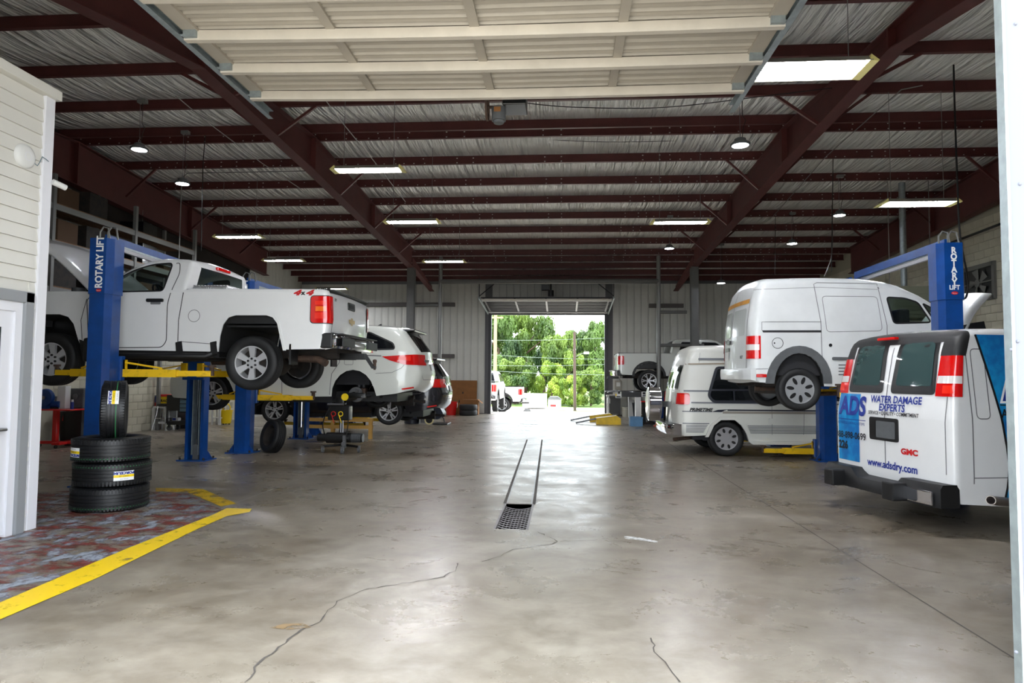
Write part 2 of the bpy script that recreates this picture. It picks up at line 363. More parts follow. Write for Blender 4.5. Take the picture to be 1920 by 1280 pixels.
# ---------------------------------------------------------------- roof
def zp(Y):                                       # underside of the purlins
    if Y <= 14.2: return 6.85 - 0.062 * (14.2 - Y)
    if Y <= 24.3: return 6.85 - 0.064 * (Y - 14.2)
    return 6.20 - 0.18 * (Y - 24.3)
PY = [2.9, 4.0, 5.55, 7.2, 8.87, 10.6, 12.3, 13.98, 14.45, 15.95, 17.45, 18.95, 20.45, 21.95, 23.45, 24.75, 25.45, 26.2, 27.0, 27.75]
M_ins = mat('roof_insulation_vinyl', (0.92, 0.92, 0.90), 0.30, bump=1.0, bscale=1.6, stretch=(5.0, 0.45, 1), spec=0.8, bdist=0.25)
ys = []
for a, b in zip(PY[:-1], PY[1:]):
    for k in range(4): ys.append((a + (b - a) * k / 4, math.sin(math.pi * k / 4) * 0.05 * min(1, b - a)))
ys = [(YF - 0.05, 0)] + ys + [(27.75, 0), (YB + 0.08, 0)]
q = MB(); xs = [XL - 0.1 + (XR - XL + 0.2) * i / 12 for i in range(13)]; vs = []
for y, sag in ys: vs += [(x, y, zp(y) + 0.225 - sag) for x in xs]
n = len(xs); q.add(vs, [(j * n + i, j * n + i + 1, (j + 1) * n + i + 1, (j + 1) * n + i) for j in range(len(ys) - 1) for i in range(n - 1)])
ceiling = tag(q.build('ceiling', M_ins, None, 60), kind='structure')
me = MB().prism([(0, 0), (-0.075, 0), (-0.075, 0.012), (-0.008, 0.012), (-0.008, 0.208), (0.067, 0.208), (0.067, 0.22), (0, 0.22)], 'x', XL, XR).mesh('purlin', M_maroon)
M_holedot = mat('hole_dots', (0.80, 0.78, 0.76), 0.4, metal=0.3)  # pale tabs added to show the purlins' punched holes as white dots
for Y in PY:
    o = link('purlin', me, ceiling, (0, Y, zp(Y)))
    if Y > 14.2 and Y < 26:
        q = MB(); rnd = random.Random(int(Y * 100))
        for fx in (-11.2, -5.6, 4.7, 10.2):
            for k in range(-9, 10):
                if rnd.random() < 0.75 and k: q.obox((fx + k * 0.24 + rnd.uniform(-.04, .04), -0.010, 0.05), (0.026, 0.01, 0.020))
                if k % 3 == 0: q.obox((fx + k * 0.24, -0.010, 0.16), (0.026, 0.01, 0.018))
        for xx in (-2.6, -2.2, -0.45, -0.05, 1.9, 2.3, 7.2, 7.5, -8.6, -8.2):
            for zz in (0.05, 0.16): q.obox((xx, -0.010, zz), (0.032, 0.01, 0.022))
        ob = q.build('hole_dots', M_holedot, o); ob['kind'] = 'stuff'
# rafters
def rafter(X, pts_bot, y0, y1, fl=0.24):
    tops = [(y, zp(y) - 0.004) for y in [y0] + [p for p in (14.2, 24.3) if y0 < p < y1] + [y1]]
    q = MB(); q.prism(tops + pts_bot[::-1], 'x', X - 0.007, X + 0.007); r = q.build('rafter', M_maroon, ceiling)
    for P, dz in ((tops, -0.012), (pts_bot, 0.0)):
        for a, b in zip(P[:-1], P[1:]):
            q = MB(); q.bar((X, a[0], a[1] + dz), (X, b[0], b[1] + dz), fl, 0.022, (0, 0, 1)); q.build('flange', M_maroon, r)
    def zb(Y):
        for a, b in zip(pts_bot[:-1], pts_bot[1:]):
            if a[0] <= Y <= b[0]: return a[1] + (b[1] - a[1]) * (Y - a[0]) / (b[0] - a[0])
        return pts_bot[0][1]
    for Y in (9.6, 14.2, 18.9):
        if y0 < Y < y1:
            q = MB(); q.box(X - fl / 2, X + fl / 2, Y - 0.02, Y + 0.02, zb(Y), zp(Y) - 0.02); q.build('splice_plate', M_maroon, r)
    return zb
RB = [(2.8, 4.9), (7.8, 5.92), (9.6, 6.24), (14.2, 6.09), (24.2, 5.56)]
for X in (-5.6, 4.7): zbot = rafter(X, RB, 2.8, 24.2)
for X in (-11.15, 10.15): rafter(X, [(2.8, 4.9), (9.6, 6.0), (14.2, 5.85), (24.2, 5.30)], 2.8, 24.2, 0.22)
for X in (-5.6, 4.7):       # short sloping beams of the rear bay
    q = MB(); q.prism([(24.3, 6.0), (28.1, 5.42), (28.1, 5.2), (24.3, 5.62)], 'x', X - 0.007, X + 0.007); r = q.build('rafter', M_maroon, ceiling)
    q = MB(); q.bar((X, 24.3, 5.62), (X, 28.1, 5.2), 0.2, 0.02); q.build('flange', M_maroon, r)
# angled flange braces between purlins and rafters
for X in (-5.6, 4.7, -11.15, 10.15):
    for Y in (10.6, 12.3, 15.95, 18.95, 21.95):
        for sx in (-1, 1):
            if abs(X) > 9 and sx * X > 0: continue
            q = MB(); q.bar((X + sx * 0.1, Y - 0.05, zbot(Y) + 0.03), (X + sx * 0.85, Y - 0.03, zp(Y) + 0.01), 0.05, 0.05); q.build('flange_brace', M_maroon, ceiling)
# ---------------------------------------------------------------- walls
M_panel = mat('ribbed_wall_panel', (0.83, 0.83, 0.80), 0.45, noise=0.10, nscale=1.2)
M_block = mat('painted_block', (0.78, 0.76, 0.68), 0.7, noise=0.12, nscale=2.0, bump=0.25, bscale=60)
M_mortar = mat('painted_mortar', (0.66, 0.64, 0.57), 0.8)
M_girt = mat('wall_girt', (0.36, 0.34, 0.33), 0.6)
BX0, BX1, BZ = -3.02, 1.76, 4.2                # rear door opening
q = MB(); q.box(XL - 0.2, BX0 - 0.1, YB + 0.04, YB + 0.1, 0, 5.9); q.box(BX1 + 0.1, XR + 0.2, YB + 0.04, YB + 0.1, 0, 5.9); q.box(BX0 - 0.1, BX1 + 0.1, YB + 0.04, YB + 0.1, BZ + 0.1, 5.9)
wall_back = tag(q.build('wall_back', M_gapl), kind='structure')
def ribbed(h):
    return MB().prism([(0.006, 0.035), (0.294, 0.035), (0.294, 0.012), (0.262, 0.010), (0.25, 0), (0.05, 0), (0.038, 0.010), (0.006, 0.012)], 'z', 0, h).mesh('panel', M_panel)
pm = ribbed(5.5); pmh = ribbed(5.5 - BZ - 0.12)
x = XL
while x < XR - 0.3:
    if x + 0.3 <= BX0 - 0.06 or x >= BX1 + 0.06: link('panel', pm, wall_back, (x, YB, 0.02))
    elif x > BX0 - 0.06 and x + 0.3 < BX1 + 0.2: link('panel', pmh, wall_back, (x, YB, BZ + 0.12))
    x += 0.3
for a, b, z in ((XL, -4.6, 4.55), (XL, -4.6, 2.35), (3.6, 5.0, 4.5), (3.6, XR, 2.4)):
    q = MB(); q.box(a, b, YB - 0.2, YB - 0.002, z, z + 0.16); q.build('girt', M_girt, wall_back)
M_jamb = mat('door_jamb_dark', (0.22, 0.22, 0.24), 0.5)
q = MB(); q.box(BX0 - 0.12, BX0, YB - 0.1, YB + 0.12, 0, BZ + 0.12); q.build('jamb', M_jamb, wall_back)
q = MB(); q.box(BX1, BX1 + 0.12, YB - 0.1, YB + 0.12, 0, BZ + 0.12); q.build('jamb', M_jamb, wall_back)
q = MB(); q.box(BX0, BX1, YB - 0.1, YB + 0.12, BZ, BZ + 0.12); q.build('jamb_header', M_jamb, wall_back)
# left wall: painted block below, shade of the unlit storage painted dark above, pale panels at the far end
q = MB(); q.box(XL - 0.2, XL - 0.02, YF, YB + 0.06, 0, 3.2); q.box(XL - 0.2, XL - 0.02, 23.4, YB + 0.06, 3.2, 7.2); wall_left = tag(q.build('wall_left', M_mortar), kind='structure')
M_upshade = mat('upper_wall_shade', (0.16, 0.13, 0.115), 0.9, noise=0.4, nscale=2)  # dark brown put into the wall colour for the missing light up here
q = MB(); q.box(XL - 0.2, XL - 0.02, YF, 23.4, 3.2, 7.2); q.build('upper_wall', M_upshade, wall_left)
me = MB().box(-0.02, 0.004, 0.004, 0.396, 0.004, 0.196, 0.004).mesh('block', M_block)
for r in range(13):
    for k in range(20):
        y = 14.2 + 0.4 * k + (0.2 if r % 2 else 0)
        link('block', me, wall_left, (XL, y, r * 0.2))
q = MB(); q.box(XL - 0.02, XL - 0.004, 8.0, 14.2, 0, 3.2); q.box(XL - 0.02, XL - 0.004, 22.4, 23.4, 0, 3.2); q.build('plain_render', M_block, wall_left)
me2 = MB().prism([(0, 0.035), (0, 0.012), (0.032, 0.010), (0.044, 0), (0.25, 0), (0.262, 0.010), (0.294, 0.012), (0.294, 0.035)], 'z', 0, 6.3).mesh('panel', M_panel)
for k in range(16): o = link('panel', me2, wall_left, (XL + 0.035, 23.4 + 0.3 * k, 0), (0, 0, math.pi / 2))
# right wall
q = MB(); q.box(XR + 0.02, XR + 0.2, YF, YB + 0.06, 0, 7.3); wall_right = tag(q.build('wall_right', M_mortar), kind='structure')
me = MB().box(-0.004, 0.02, 0.004, 0.396, 0.004, 0.196, 0.004).mesh('block', M_block)
for r in range(15):
    for k in range(20): link('block', me, wall_right, (XR, 14.0 + 0.4 * k + (0.2 if r % 2 else 0), 2.6 + r * 0.2))
q = MB(); q.box(XR + 0.004, XR + 0.02, 8, 14.0, 0, 5.6); q.box(XR + 0.004, XR + 0.02, 14.0, 28.1, 0, 2.6); q.box(XR + 0.004, XR + 0.02, 22.3, 28.1, 2.6, 5.6); q.build('plain_render', M_block, wall_right)
# front wall around the big doorway the camera looks through
jx = dp(1888, 600, YF).x; lx = -3.55; hz = 4.75
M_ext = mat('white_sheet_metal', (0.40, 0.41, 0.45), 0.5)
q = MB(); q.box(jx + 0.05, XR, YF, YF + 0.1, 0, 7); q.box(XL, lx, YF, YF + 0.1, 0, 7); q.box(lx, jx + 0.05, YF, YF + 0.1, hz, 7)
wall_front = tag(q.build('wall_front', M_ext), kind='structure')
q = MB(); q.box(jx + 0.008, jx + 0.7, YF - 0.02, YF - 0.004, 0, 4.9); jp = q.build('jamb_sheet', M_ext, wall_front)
q = MB(); q.box(jx, jx + 0.012, YF - 0.026, YF + 0.02, 0, 4.9); q.build('jamb_edge', M_galv, wall_front)
me = MB().lathe([(0.0, -0.006), (0.005, -0.005), (0.007, 0.0)], (0, 0, 0), 'y', 10).mesh('rivet', M_ext, 60)
for px_, py_ in ((1904, 45), (1882, 64), (1912, 345), (1890, 356), (1908, 640), (1896, 655), (1910, 930), (1905, 1222)):
    p = dp(px_, py_, YF - 0.02); link('rivet', me, jp, (p.x, YF - 0.02, p.z))
# ---------------------------------------------------------------- office box with lap siding
OX, OY, OZ = -5.26, 6.39, 4.42
M_siding = mat('cream_vinyl_siding', (0.86, 0.85, 0.82), 0.5, noise=0.06, nscale=1.5)
M_trimw = mat('white_trim', (0.88, 0.88, 0.90), 0.45)
M_casing = mat('grey_door_casing', (0.56, 0.57, 0.58), 0.5)
q = MB(); q.box(OX - 4.5, OX - 0.03, 2.85, OY - 0.06, 0, OZ); wall_office = tag(q.build('wall_office', M_siding), kind='structure')
DYE = xp(57, 560, OX).y                        # outer edge of the door casing
DZT = xp(57, 549, OX).z
pl = [(0, 0), (0.026, 0), (0.008, 0.134), (0, 0.134)]
def plank(L): return MB().prism(pl, 'y', 0, L).mesh('siding_plank', M_siding)
pf = plank(OY - 0.12 - 2.9); ps = plank(OY - 0.12 - DYE)
for i in range(32):
    z = i * 0.1365
    if z > DZT - 0.02: link('siding_plank', pf, wall_office, (OX - 0.03, 2.9, z))
    else: link('siding_plank', ps, wall_office, (OX - 0.03, DYE, z))
q = MB(); q.box(OX - 0.03, OX + 0.012, OY - 0.125, OY, 0, OZ, 0.006); q.box(OX - 0.14, OX - 0.03, OY - 0.03, OY, 0, OZ); q.build('corner_post', M_trimw, wall_office)
q = MB(); q.box(OX - 0.1, OX + 0.06, 2.9, OY + 0.03, OZ - 0.05, OZ + 0.05, 0.008); q.build('fascia', M_siding, wall_office)
dr = thing('door_1', None, None, (OX, DYE, 0)); dr['kind'] = 'structure'
q = MB(); q.box(-0.04, 0.05, -0.11, 0, 0, DZT, 0.01); q.box(-0.04, 0.05, -1.3, 0, DZT - 0.11, DZT, 0.01); q.build('casing', M_casing, dr)
q = MB(); q.box(-0.05, 0.02, -0.19, -0.11, 0, DZT - 0.11); q.box(-0.05, 0.02, -1.2, -0.19, DZT - 0.2, DZT - 0.11); q.build('door_frame', M_trimw, dr)
q = MB(); q.box(-0.04, -0.005, -0.31, -0.19, 0.02, DZT - 0.2); q.box(-0.04, -0.005, -1.15, -0.31, DZT - 0.36, DZT - 0.2); q.box(-0.04, -0.005, -1.15, -0.31, 0.02, 0.3); dl = q.build('door_leaf', M_trimw, dr)
q = MB(); q.box(-0.03, -0.015, -1.15, -0.31, 0.3, DZT - 0.36); q.build('pane', M_dglass, dl)
q = MB(); q.cyl((0.05, -0.27, 1.02), (0.05, -1.1, 1.02), 0.016, 10); q.cyl((0.05, -0.27, 1.02), (-0.01, -0.27, 1.02), 0.014, 8); q.build('push_bar', M_steel, dl)
# wireless dome and its cable, small camera at the corner
p = xp(46, 293, OX); t = thing('wireless_access_point', 'round white wireless access point on the cream siding', 'access point', (OX - 0.01, p.y, p.z))
q = MB(); q.lathe([(0.0, 0.055), (0.05, 0.053), (0.09, 0.045), (0.115, 0.028), (0.12, 0.0)], (0, 0, 0), 'x', 32); q.build('dome', M_whitem, t, 50)
q = MB(); q.torus((0.052, 0, 0), 0.04, 0.003, 'x', 24, 6); q.build('ring', M_trimw, t)
q = MB(); q.tube([(0.01, 0.10, -0.02), (0.03, 0.14, -0.05), (0.03, 0.17, 0.0), (0.035, 0.19, 0.06), (0.035, 0.24, 0.05), (0.03, 0.28, 0.04)], 0.004, 6); q.build('cable', mat('network_cable', (0.35, 0.45, 0.5), 0.6), t)
p = xp(101, 345, OX); t = thing('security_camera', 'small white bullet camera on the siding corner', 'camera', (OX + 0.02, OY - 0.02, p.z))
q = MB(); q.cyl((0, 0, 0), (0.05, 0.02, 0), 0.012, 8); q.build('mount', M_whitem, t); q = MB(); q.cyl((0.03, -0.02, 0), (0.08, 0.10, -0.03), 0.03, 14); q.build('body', M_whitem, t)
# ---------------------------------------------------------------- columns and the grey pipe frame near the rear door
for X, lab in ((-5.6, 'grey steel roof column left of the rear door'), (4.7, 'grey steel roof column behind the high-top van')):
    t = thing('steel_column', lab, 'column', (X, 24.2, 0), group='roof columns')
    q = MB(); q.box(-0.13, 0.13, -0.15, -0.135, 0.02, 5.55); q.box(-0.13, 0.13, 0.135, 0.15, 0.02, 5.55); q.build('flange', M_grey, t)
    q = MB(); q.box(-0.006, 0.006, -0.135, 0.135, 0.02, 5.55); q.build('web', M_grey, t)
    q = MB(); q.box(-0.2, 0.2, -0.2, 0.2, 0, 0.02); q.build('base_plate', M_grey, t)
t = thing('pipe_frame', 'tall grey pipe goalpost frame standing before the rear door', 'frame', (-0.48, 24.4, 0))
pl_, pr_ = dp(825, 600, 24.4).x + 0.48, dp(1235, 600, 24.4).x + 0.48
for xx in (pl_, pr_): MB().cyl((xx, 0, 0), (xx, 0, 6.0), 0.075, 16).build('post', M_wireg, t, 40)
MB().cyl((pl_, 0, 5.08), (pr_, 0, 5.08), 0.09, 16).build('crossbar', M_grey, t, 40)
for a, b, z in ((pl_ - 1.0, pl_, 4.2), (pr_, pr_ + 1.0, 3.95), (pr_, pr_ + 1.6, 2.75)):
    MB().cyl((a, 0, z), (b, 0, z), 0.06, 12).build('side_rail', M_grey, t, 40)
# ---------------------------------------------------------------- overhead sectional door above the camera (open)
M_door = mat('door_back_beige', (0.66, 0.63, 0.58), 0.55, noise=0.08, nscale=3)
M_strut = mat('door_strut_beige', (0.76, 0.73, 0.68), 0.45, noise=0.10, nscale=4)
TZ = 4.60; tl = dp(508, 216, 7.7); tr = dp(1372, 204, 7.7); TZL, TZR = tl.z, tr.z
door_2 = thing('door_2', None, None, (0, YF + 0.1, 0)); door_2['kind'] = 'structure'
dxl, dxr = tl.x + 0.12, tr.x - 0.10
def zdoor(x): return TZL + (TZR - TZL) * (x - tl.x) / (tr.x - tl.x) - 0.03
O = Vector((0, YF + 0.1, 0))
SEC = 0.655; y_end = 7.12
for i in range(7):
    y1 = y_end - i * SEC; y0 = y1 - SEC + 0.006
    if y0 < YF + 0.2: break
    nr = 5; prof = [(y0, 0)]
    for k in range(nr):
        a = y0 + (y1 - y0) * k / nr; s_ = (y1 - y0) / nr
        prof += [(a + s_ * 0.08, 0), (a + s_ * 0.2, 0.028), (a + s_ * 0.48, 0.028), (a + s_ * 0.6, 0.0), (a + s_ * 0.7, 0.006), (a + s_ * 0.85, 0.006)]
    prof.append((y1, 0)); q = MB(); vs = []
    for x in (dxl, (dxl + dxr) / 2, dxr):
        sg = -0.02 if x != dxl and x != dxr else 0
        vs += [(x, y - O.y, zdoor(x) + 0.06 + h + sg) for y, h in prof]
    m_ = len(prof); q.add(vs, [(k * m_ + j, k * m_ + j + 1, (k + 1) * m_ + j + 1, (k + 1) * m_ + j) for k in range(2) for j in range(m_ - 1)])
    sec = q.build('door_section', M_door, door_2)
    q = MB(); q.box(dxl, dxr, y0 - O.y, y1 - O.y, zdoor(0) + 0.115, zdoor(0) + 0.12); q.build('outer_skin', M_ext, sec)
    for j in range(5):
        x = dxl + (dxr - dxl) * j / 4; wd = 0.14 if j in (0, 4) else 0.085; sg = -0.02 * (1 - abs(j - 2) / 2)
        q = MB(); q.box(x - wd / 2, x + wd / 2, y0 - O.y, y1 - O.y, zdoor(x) + 0.035 + sg, zdoor(x) + 0.062 + sg); q.build('stile', M_door, sec)
        q = MB(); q.box(x - 0.05, x + 0.05, y0 - 0.05 - O.y, y0 + 0.05 - O.y, zdoor(x) + 0.012 + sg, zdoor(x) + 0.036 + sg); q.cyl((x - 0.06, y0 - O.y, zdoor(x) + 0.01 + sg), (x + 0.06, y0 - O.y, zdoor(x) + 0.01 + sg), 0.012, 8); q.build('hinge', M_galv if j in (0, 4) else M_strut, sec)
    q = MB(); N_ = 9; vs = []
    for k in range(N_):
        x = dxl - 0.07 + (dxr - dxl + 0.14) * k / (N_ - 1); sg = -0.025 * (1 - ((k - 4) / 4) ** 2)
        z = zdoor(x) + sg; yy = y1 - 0.035 - O.y
        vs += [(x, yy - 0.03, z - 0.045), (x, yy + 0.03, z - 0.045), (x, yy + 0.03, z + 0.05), (x, yy - 0.03, z + 0.05)]
    q.add(vs, [(k * 4 + a, k * 4 + (a + 1) % 4, (k + 1) * 4 + (a + 1) % 4, (k + 1) * 4 + a) for k in range(N_ - 1) for a in range(4)] + [(0, 1, 2, 3), tuple((N_ - 1) * 4 + a for a in (3, 2, 1, 0))])
    q.build('strut', M_strut, sec)
    for x, sx in ((dxl, -1), (dxr, 1)):
        q = MB(); q.box(x - 0.06, x + 0.06, y1 - 0.10 - O.y, y1 - 0.03 - O.y, zdoor(x) - 0.03, zdoor(x) + 0.05); q.cyl((x, y1 - 0.07 - O.y, zdoor(x) + 0.0), (x + sx * 0.13, y1 - 0.07 - O.y, zdoor(x) + 0.0), 0.012, 8); q.build('roller_bracket', M_galv, sec)
for tx, tz, sx in ((tl.x, TZL, 1), (tr.x, TZR, -1)):
    q = MB(); q.box(tx - 0.03, tx - 0.024, 0, 7.7 - O.y, tz - 0.04, tz + 0.05) if sx > 0 else q.box(tx + 0.024, tx + 0.03, 0, 7.7 - O.y, tz - 0.04, tz + 0.05)
    q.box(tx - 0.03, tx + 0.03, 0, 7.7 - O.y, tz + 0.045, tz + 0.052); q.box(tx - 0.03, tx + 0.03, 0, 7.7 - O.y, tz - 0.046, tz - 0.04)
    q.box(tx - sx * 0.06, tx - sx * 0.03, 0, 7.65 - O.y, tz + 0.0, tz + 0.10); q.build('track', M_galv, door_2)
    for yy in (5.6, 7.4):
        q = MB(); q.box(tx - sx * 0.05, tx - sx * 0.044, yy - O.y - 0.02, yy - O.y + 0.02, tz + 0.05, 6.3); q.build('track_hanger', M_maroon, door_2)
# door operator
p = dp(940, 205, 7.8); t = thing('door_operator', 'black chain-drive door operator hanging behind the raised overhead door', 'door operator', (p.x, 7.8, p.z))
MB().box(0.02, 0.30, -0.1, 0.25, 0.02, 0.2, 0.01).build('control_box', M_blackm, t)
q = MB(); q.cyl((-0.03, 0, -0.14), (-0.03, 0, 0.02), 0.085, 20); q.cyl((-0.03, 0, -0.17), (-0.03, 0, -0.14), 0.06, 16); q.build('motor', M_greyp, t, 40)
q = MB(); q.lathe([(0.10, -0.012), (0.16, -0.012), (0.16, 0.012), (0.10, 0.012)], (-0.17, 0, 0.03), 'x', 28, True); q.cyl((-0.2, 0, 0.03), (-0.03, 0, 0.03), 0.02, 8); q.build('chain_wheel', M_rust, t, 40)
q = MB(); q.box(-0.1, 0.2, -0.04, 0.04, 0.2, 0.24); q.box(-0.08, -0.05, -0.02, 0.02, 0.2, 2.0); q.box(0.12, 0.15, -0.02, 0.02, 0.2, 2.0); q.build('hanger', M_blackm, t)
flat('rating_plate', [(-0.08, -0.06), (0.0, -0.06), (0.0, 0.0), (-0.08, 0.0)], lambda a, b: (a, -0.09, b), M_cardb, t)
# rear sectional door, open under its tracks
door_3 = thing('door_3', None, None, (0, YB, 0)); door_3['kind'] = 'structure'
M_rdoor = mat('rear_door_grey', (0.20, 0.20, 0.21), 0.5)
a0 = Vector((0, -0.12, 4.26)); a1 = Vector((0, -3.2, 4.56)); d_ = (a1 - a0).normalized(); up_ = Vector((0, -d_.z, d_.y)) * -1
nse = 5
for i in range(nse):
    b0 = a0.lerp(a1, i / nse); b1 = a0.lerp(a1, (i + 0.985) / nse); q = MB()
    x0, x1 = BX0 - 0.08, BX1 + 0.08; m3 = b0.lerp(b1, 0.5)
    q.bar((x0, m3.y, m3.z), (x1, m3.y, m3.z), (b1 - b0).length, 0.03, (0, 0.1, 1))
    s_ = q.build('door_section', M_rdoor, door_3)
    for k in range(3):
        c = b0.lerp(b1, 0.2 + 0.3 * k); q = MB(); q.bar((x0, c.y, c.z - 0.03), (x1, c.y, c.z - 0.03), 0.05, 0.03); q.build('rib', M_rdoor, s_)
    for k in range(5):
        x = x0 + (x1 - x0) * (0.02 + 0.24 * k); q = MB(); q.bar((x, b0.y, b0.z - 0.035), (x, b1.y, b1.z - 0.035), 0.07, 0.02); q.build('stile', M_rdoor, s_)
for c, mt in ((a1.lerp(a0, 0.02), M_strut), (a1.lerp(a0, 0.10), M_whitem), (a0.lerp(a1, 0.16), M_whitem), (a0.lerp(a1, 0.03), M_rdoor)):
    q = MB(); q.bar((BX0 - 0.08, c.y, c.z - 0.06), (BX1 + 0.08, c.y, c.z - 0.06), 0.05, 0.06); q.build('strut', mt, door_3)
for x in (BX0 - 0.14, BX1 + 0.14):
    q = MB(); q.bar((x, a0.y, a0.z - 0.02), (x, a1.y - 0.1, a1.z - 0.02), 0.05, 0.07); q.build('track', M_galv, door_3)
    q = MB(); q.bar((x, a1.y, a1.z), (x, a1.y, a1.z + 0.75), 0.03, 0.03, (0, 1, 0)); q.bar((x, a1.y, a1.z + 0.05), (x + (0.7 if x < 0 else -0.7), a1.y - 0.1, a1.z + 0.6), 0.03, 0.03); q.build('track_hanger', M_blackm, door_3)
t = thing('rear_door_operator', 'small black motor hanging above the rear door', 'door operator', (-0.55, 25.2, 4.75))
MB().box(-0.25, 0.05, -0.15, 0.15, 0.1, 0.3, 0.01).build('control_box', M_blackm, t)
q = MB(); q.cyl((0.1, 0, -0.12), (0.1, 0, 0.1), 0.11, 16); q.cyl((0.1, 0, 0.1), (0.1, 0, 0.45), 0.03, 8); q.build('motor', M_blackm, t, 40)
# ---------------------------------------------------------------- outside behind the rear door
M_asph = mat('sunlit_paving', (0.80, 0.78, 0.74), 0.85, noise=0.15, nscale=0.8)
M_grass = mat('grass', (0.40, 0.50, 0.22), 0.9, noise=0.5, nscale=4, col2=(0.30, 0.40, 0.15))
def zg(Y): return 0.0 if Y < YB + 0.3 else max(-0.75, -0.042 * (Y - YB - 0.3)) if Y < 52 else -0.75 + 0.03 * (Y - 52)
q = MB(); Ys = [YB + 0.3, 32, 36, 40, 44, 47, 50, 52]; vs = []
for y in Ys: vs += [(-45, y, zg(y) - 0.01), (45, y, zg(y) - 0.01)]
q.add(vs, [(2 * i, 2 * i + 1, 2 * i + 3, 2 * i + 2) for i in range(len(Ys) - 1)]); gy = tag(q.build('ground_yard', M_asph), kind='structure')
q = MB(); q.add([(-60, 52, -0.76), (60, 52, -0.76), (60, 110, 1.0), (-60, 110, 1.0)], [(0, 1, 2, 3)]); tag(q.build('ground_grass', M_grass), kind='structure')
q = MB(); q.add([(-1.2, 44.5, zg(44.5) + 0.0), (12, 44.5, zg(44.5)), (12, 47.5, zg(47.5)), (0, 47.5, zg(47.5))], [(0, 1, 2, 3)]); q.build('grass_verge', M_grass, gy)
q = MB(); q.add([(-40, -40, -0.02), (40, -40, -0.02), (40, YF - 0.6, -0.02), (-40, YF - 0.6, -0.02)], [(0, 1, 2, 3)]); tag(q.build('ground_front', M_asph), kind='structure')
# ================================================================ VEHICLE KIT
def panel2d(outer, holes=(), insets=(), grid=0.12):
    bm = bmesh.new(); vs = [bm.verts.new((a, b, 0)) for a, b in outer]; face = bm.faces.new(vs); bm.normal_update()
    for t in insets: bmesh.ops.inset_region(bm, faces=[face], thickness=t, use_even_offset=True, use_boundary=True)
    if holes:
        loop = list(face.edges); bm.faces.remove(face)
        for h in holes:
            hv = [bm.verts.new((a, b, 0)) for a, b in h]; loop += [bm.edges.new((hv[i], hv[(i + 1) % len(hv)])) for i in range(len(hv))]
        bmesh.ops.triangle_fill(bm, use_beauty=True, use_dissolve=False, edges=loop)
    else: bmesh.ops.triangulate(bm, faces=[face])
    xs = [v.co.x for v in bm.verts]; ys = [v.co.y for v in bm.verts]
    for ax, lo, hi in ((0, min(xs), max(xs)), (1, min(ys), max(ys))):
        n = int((hi - lo) / grid)
        for k in range(1, n + 1):
            c = lo + (hi - lo) * k / (n + 1); co = (c, 0, 0) if ax == 0 else (0, c, 0); no = (1, 0, 0) if ax == 0 else (0, 1, 0)
            bmesh.ops.bisect_plane(bm, geom=bm.verts[:] + bm.edges[:] + bm.faces[:], dist=1e-5, plane_co=co, plane_no=no)
    bm.verts.index_update()
    V = [(v.co.x, v.co.y) for v in bm.verts]; Fc = [tuple(v.index for v in f.verts) for f in bm.faces]
    B = [(e.verts[0].index, e.verts[1].index) for e in bm.edges if len(e.link_faces) == 1]
    bm.free(); return V, Fc, B
def segdist(p, a, b):
    dx, dy = b[0] - a[0], b[1] - a[1]; L = dx * dx + dy * dy
    t = 0 if L == 0 else max(0, min(1, ((p[0] - a[0]) * dx + (p[1] - a[1]) * dy) / L))
    return math.hypot(p[0] - a[0] - t * dx, p[1] - a[1] - t * dy)
def arch(cx, cy, rx, ry, n=12, a0=0, a1=180): return [(cx + rx * math.cos(math.radians(a0 + (a1 - a0) * k / n)), cy + ry * math.sin(math.radians(a0 + (a1 - a0) * k / n))) for k in range(n + 1)]
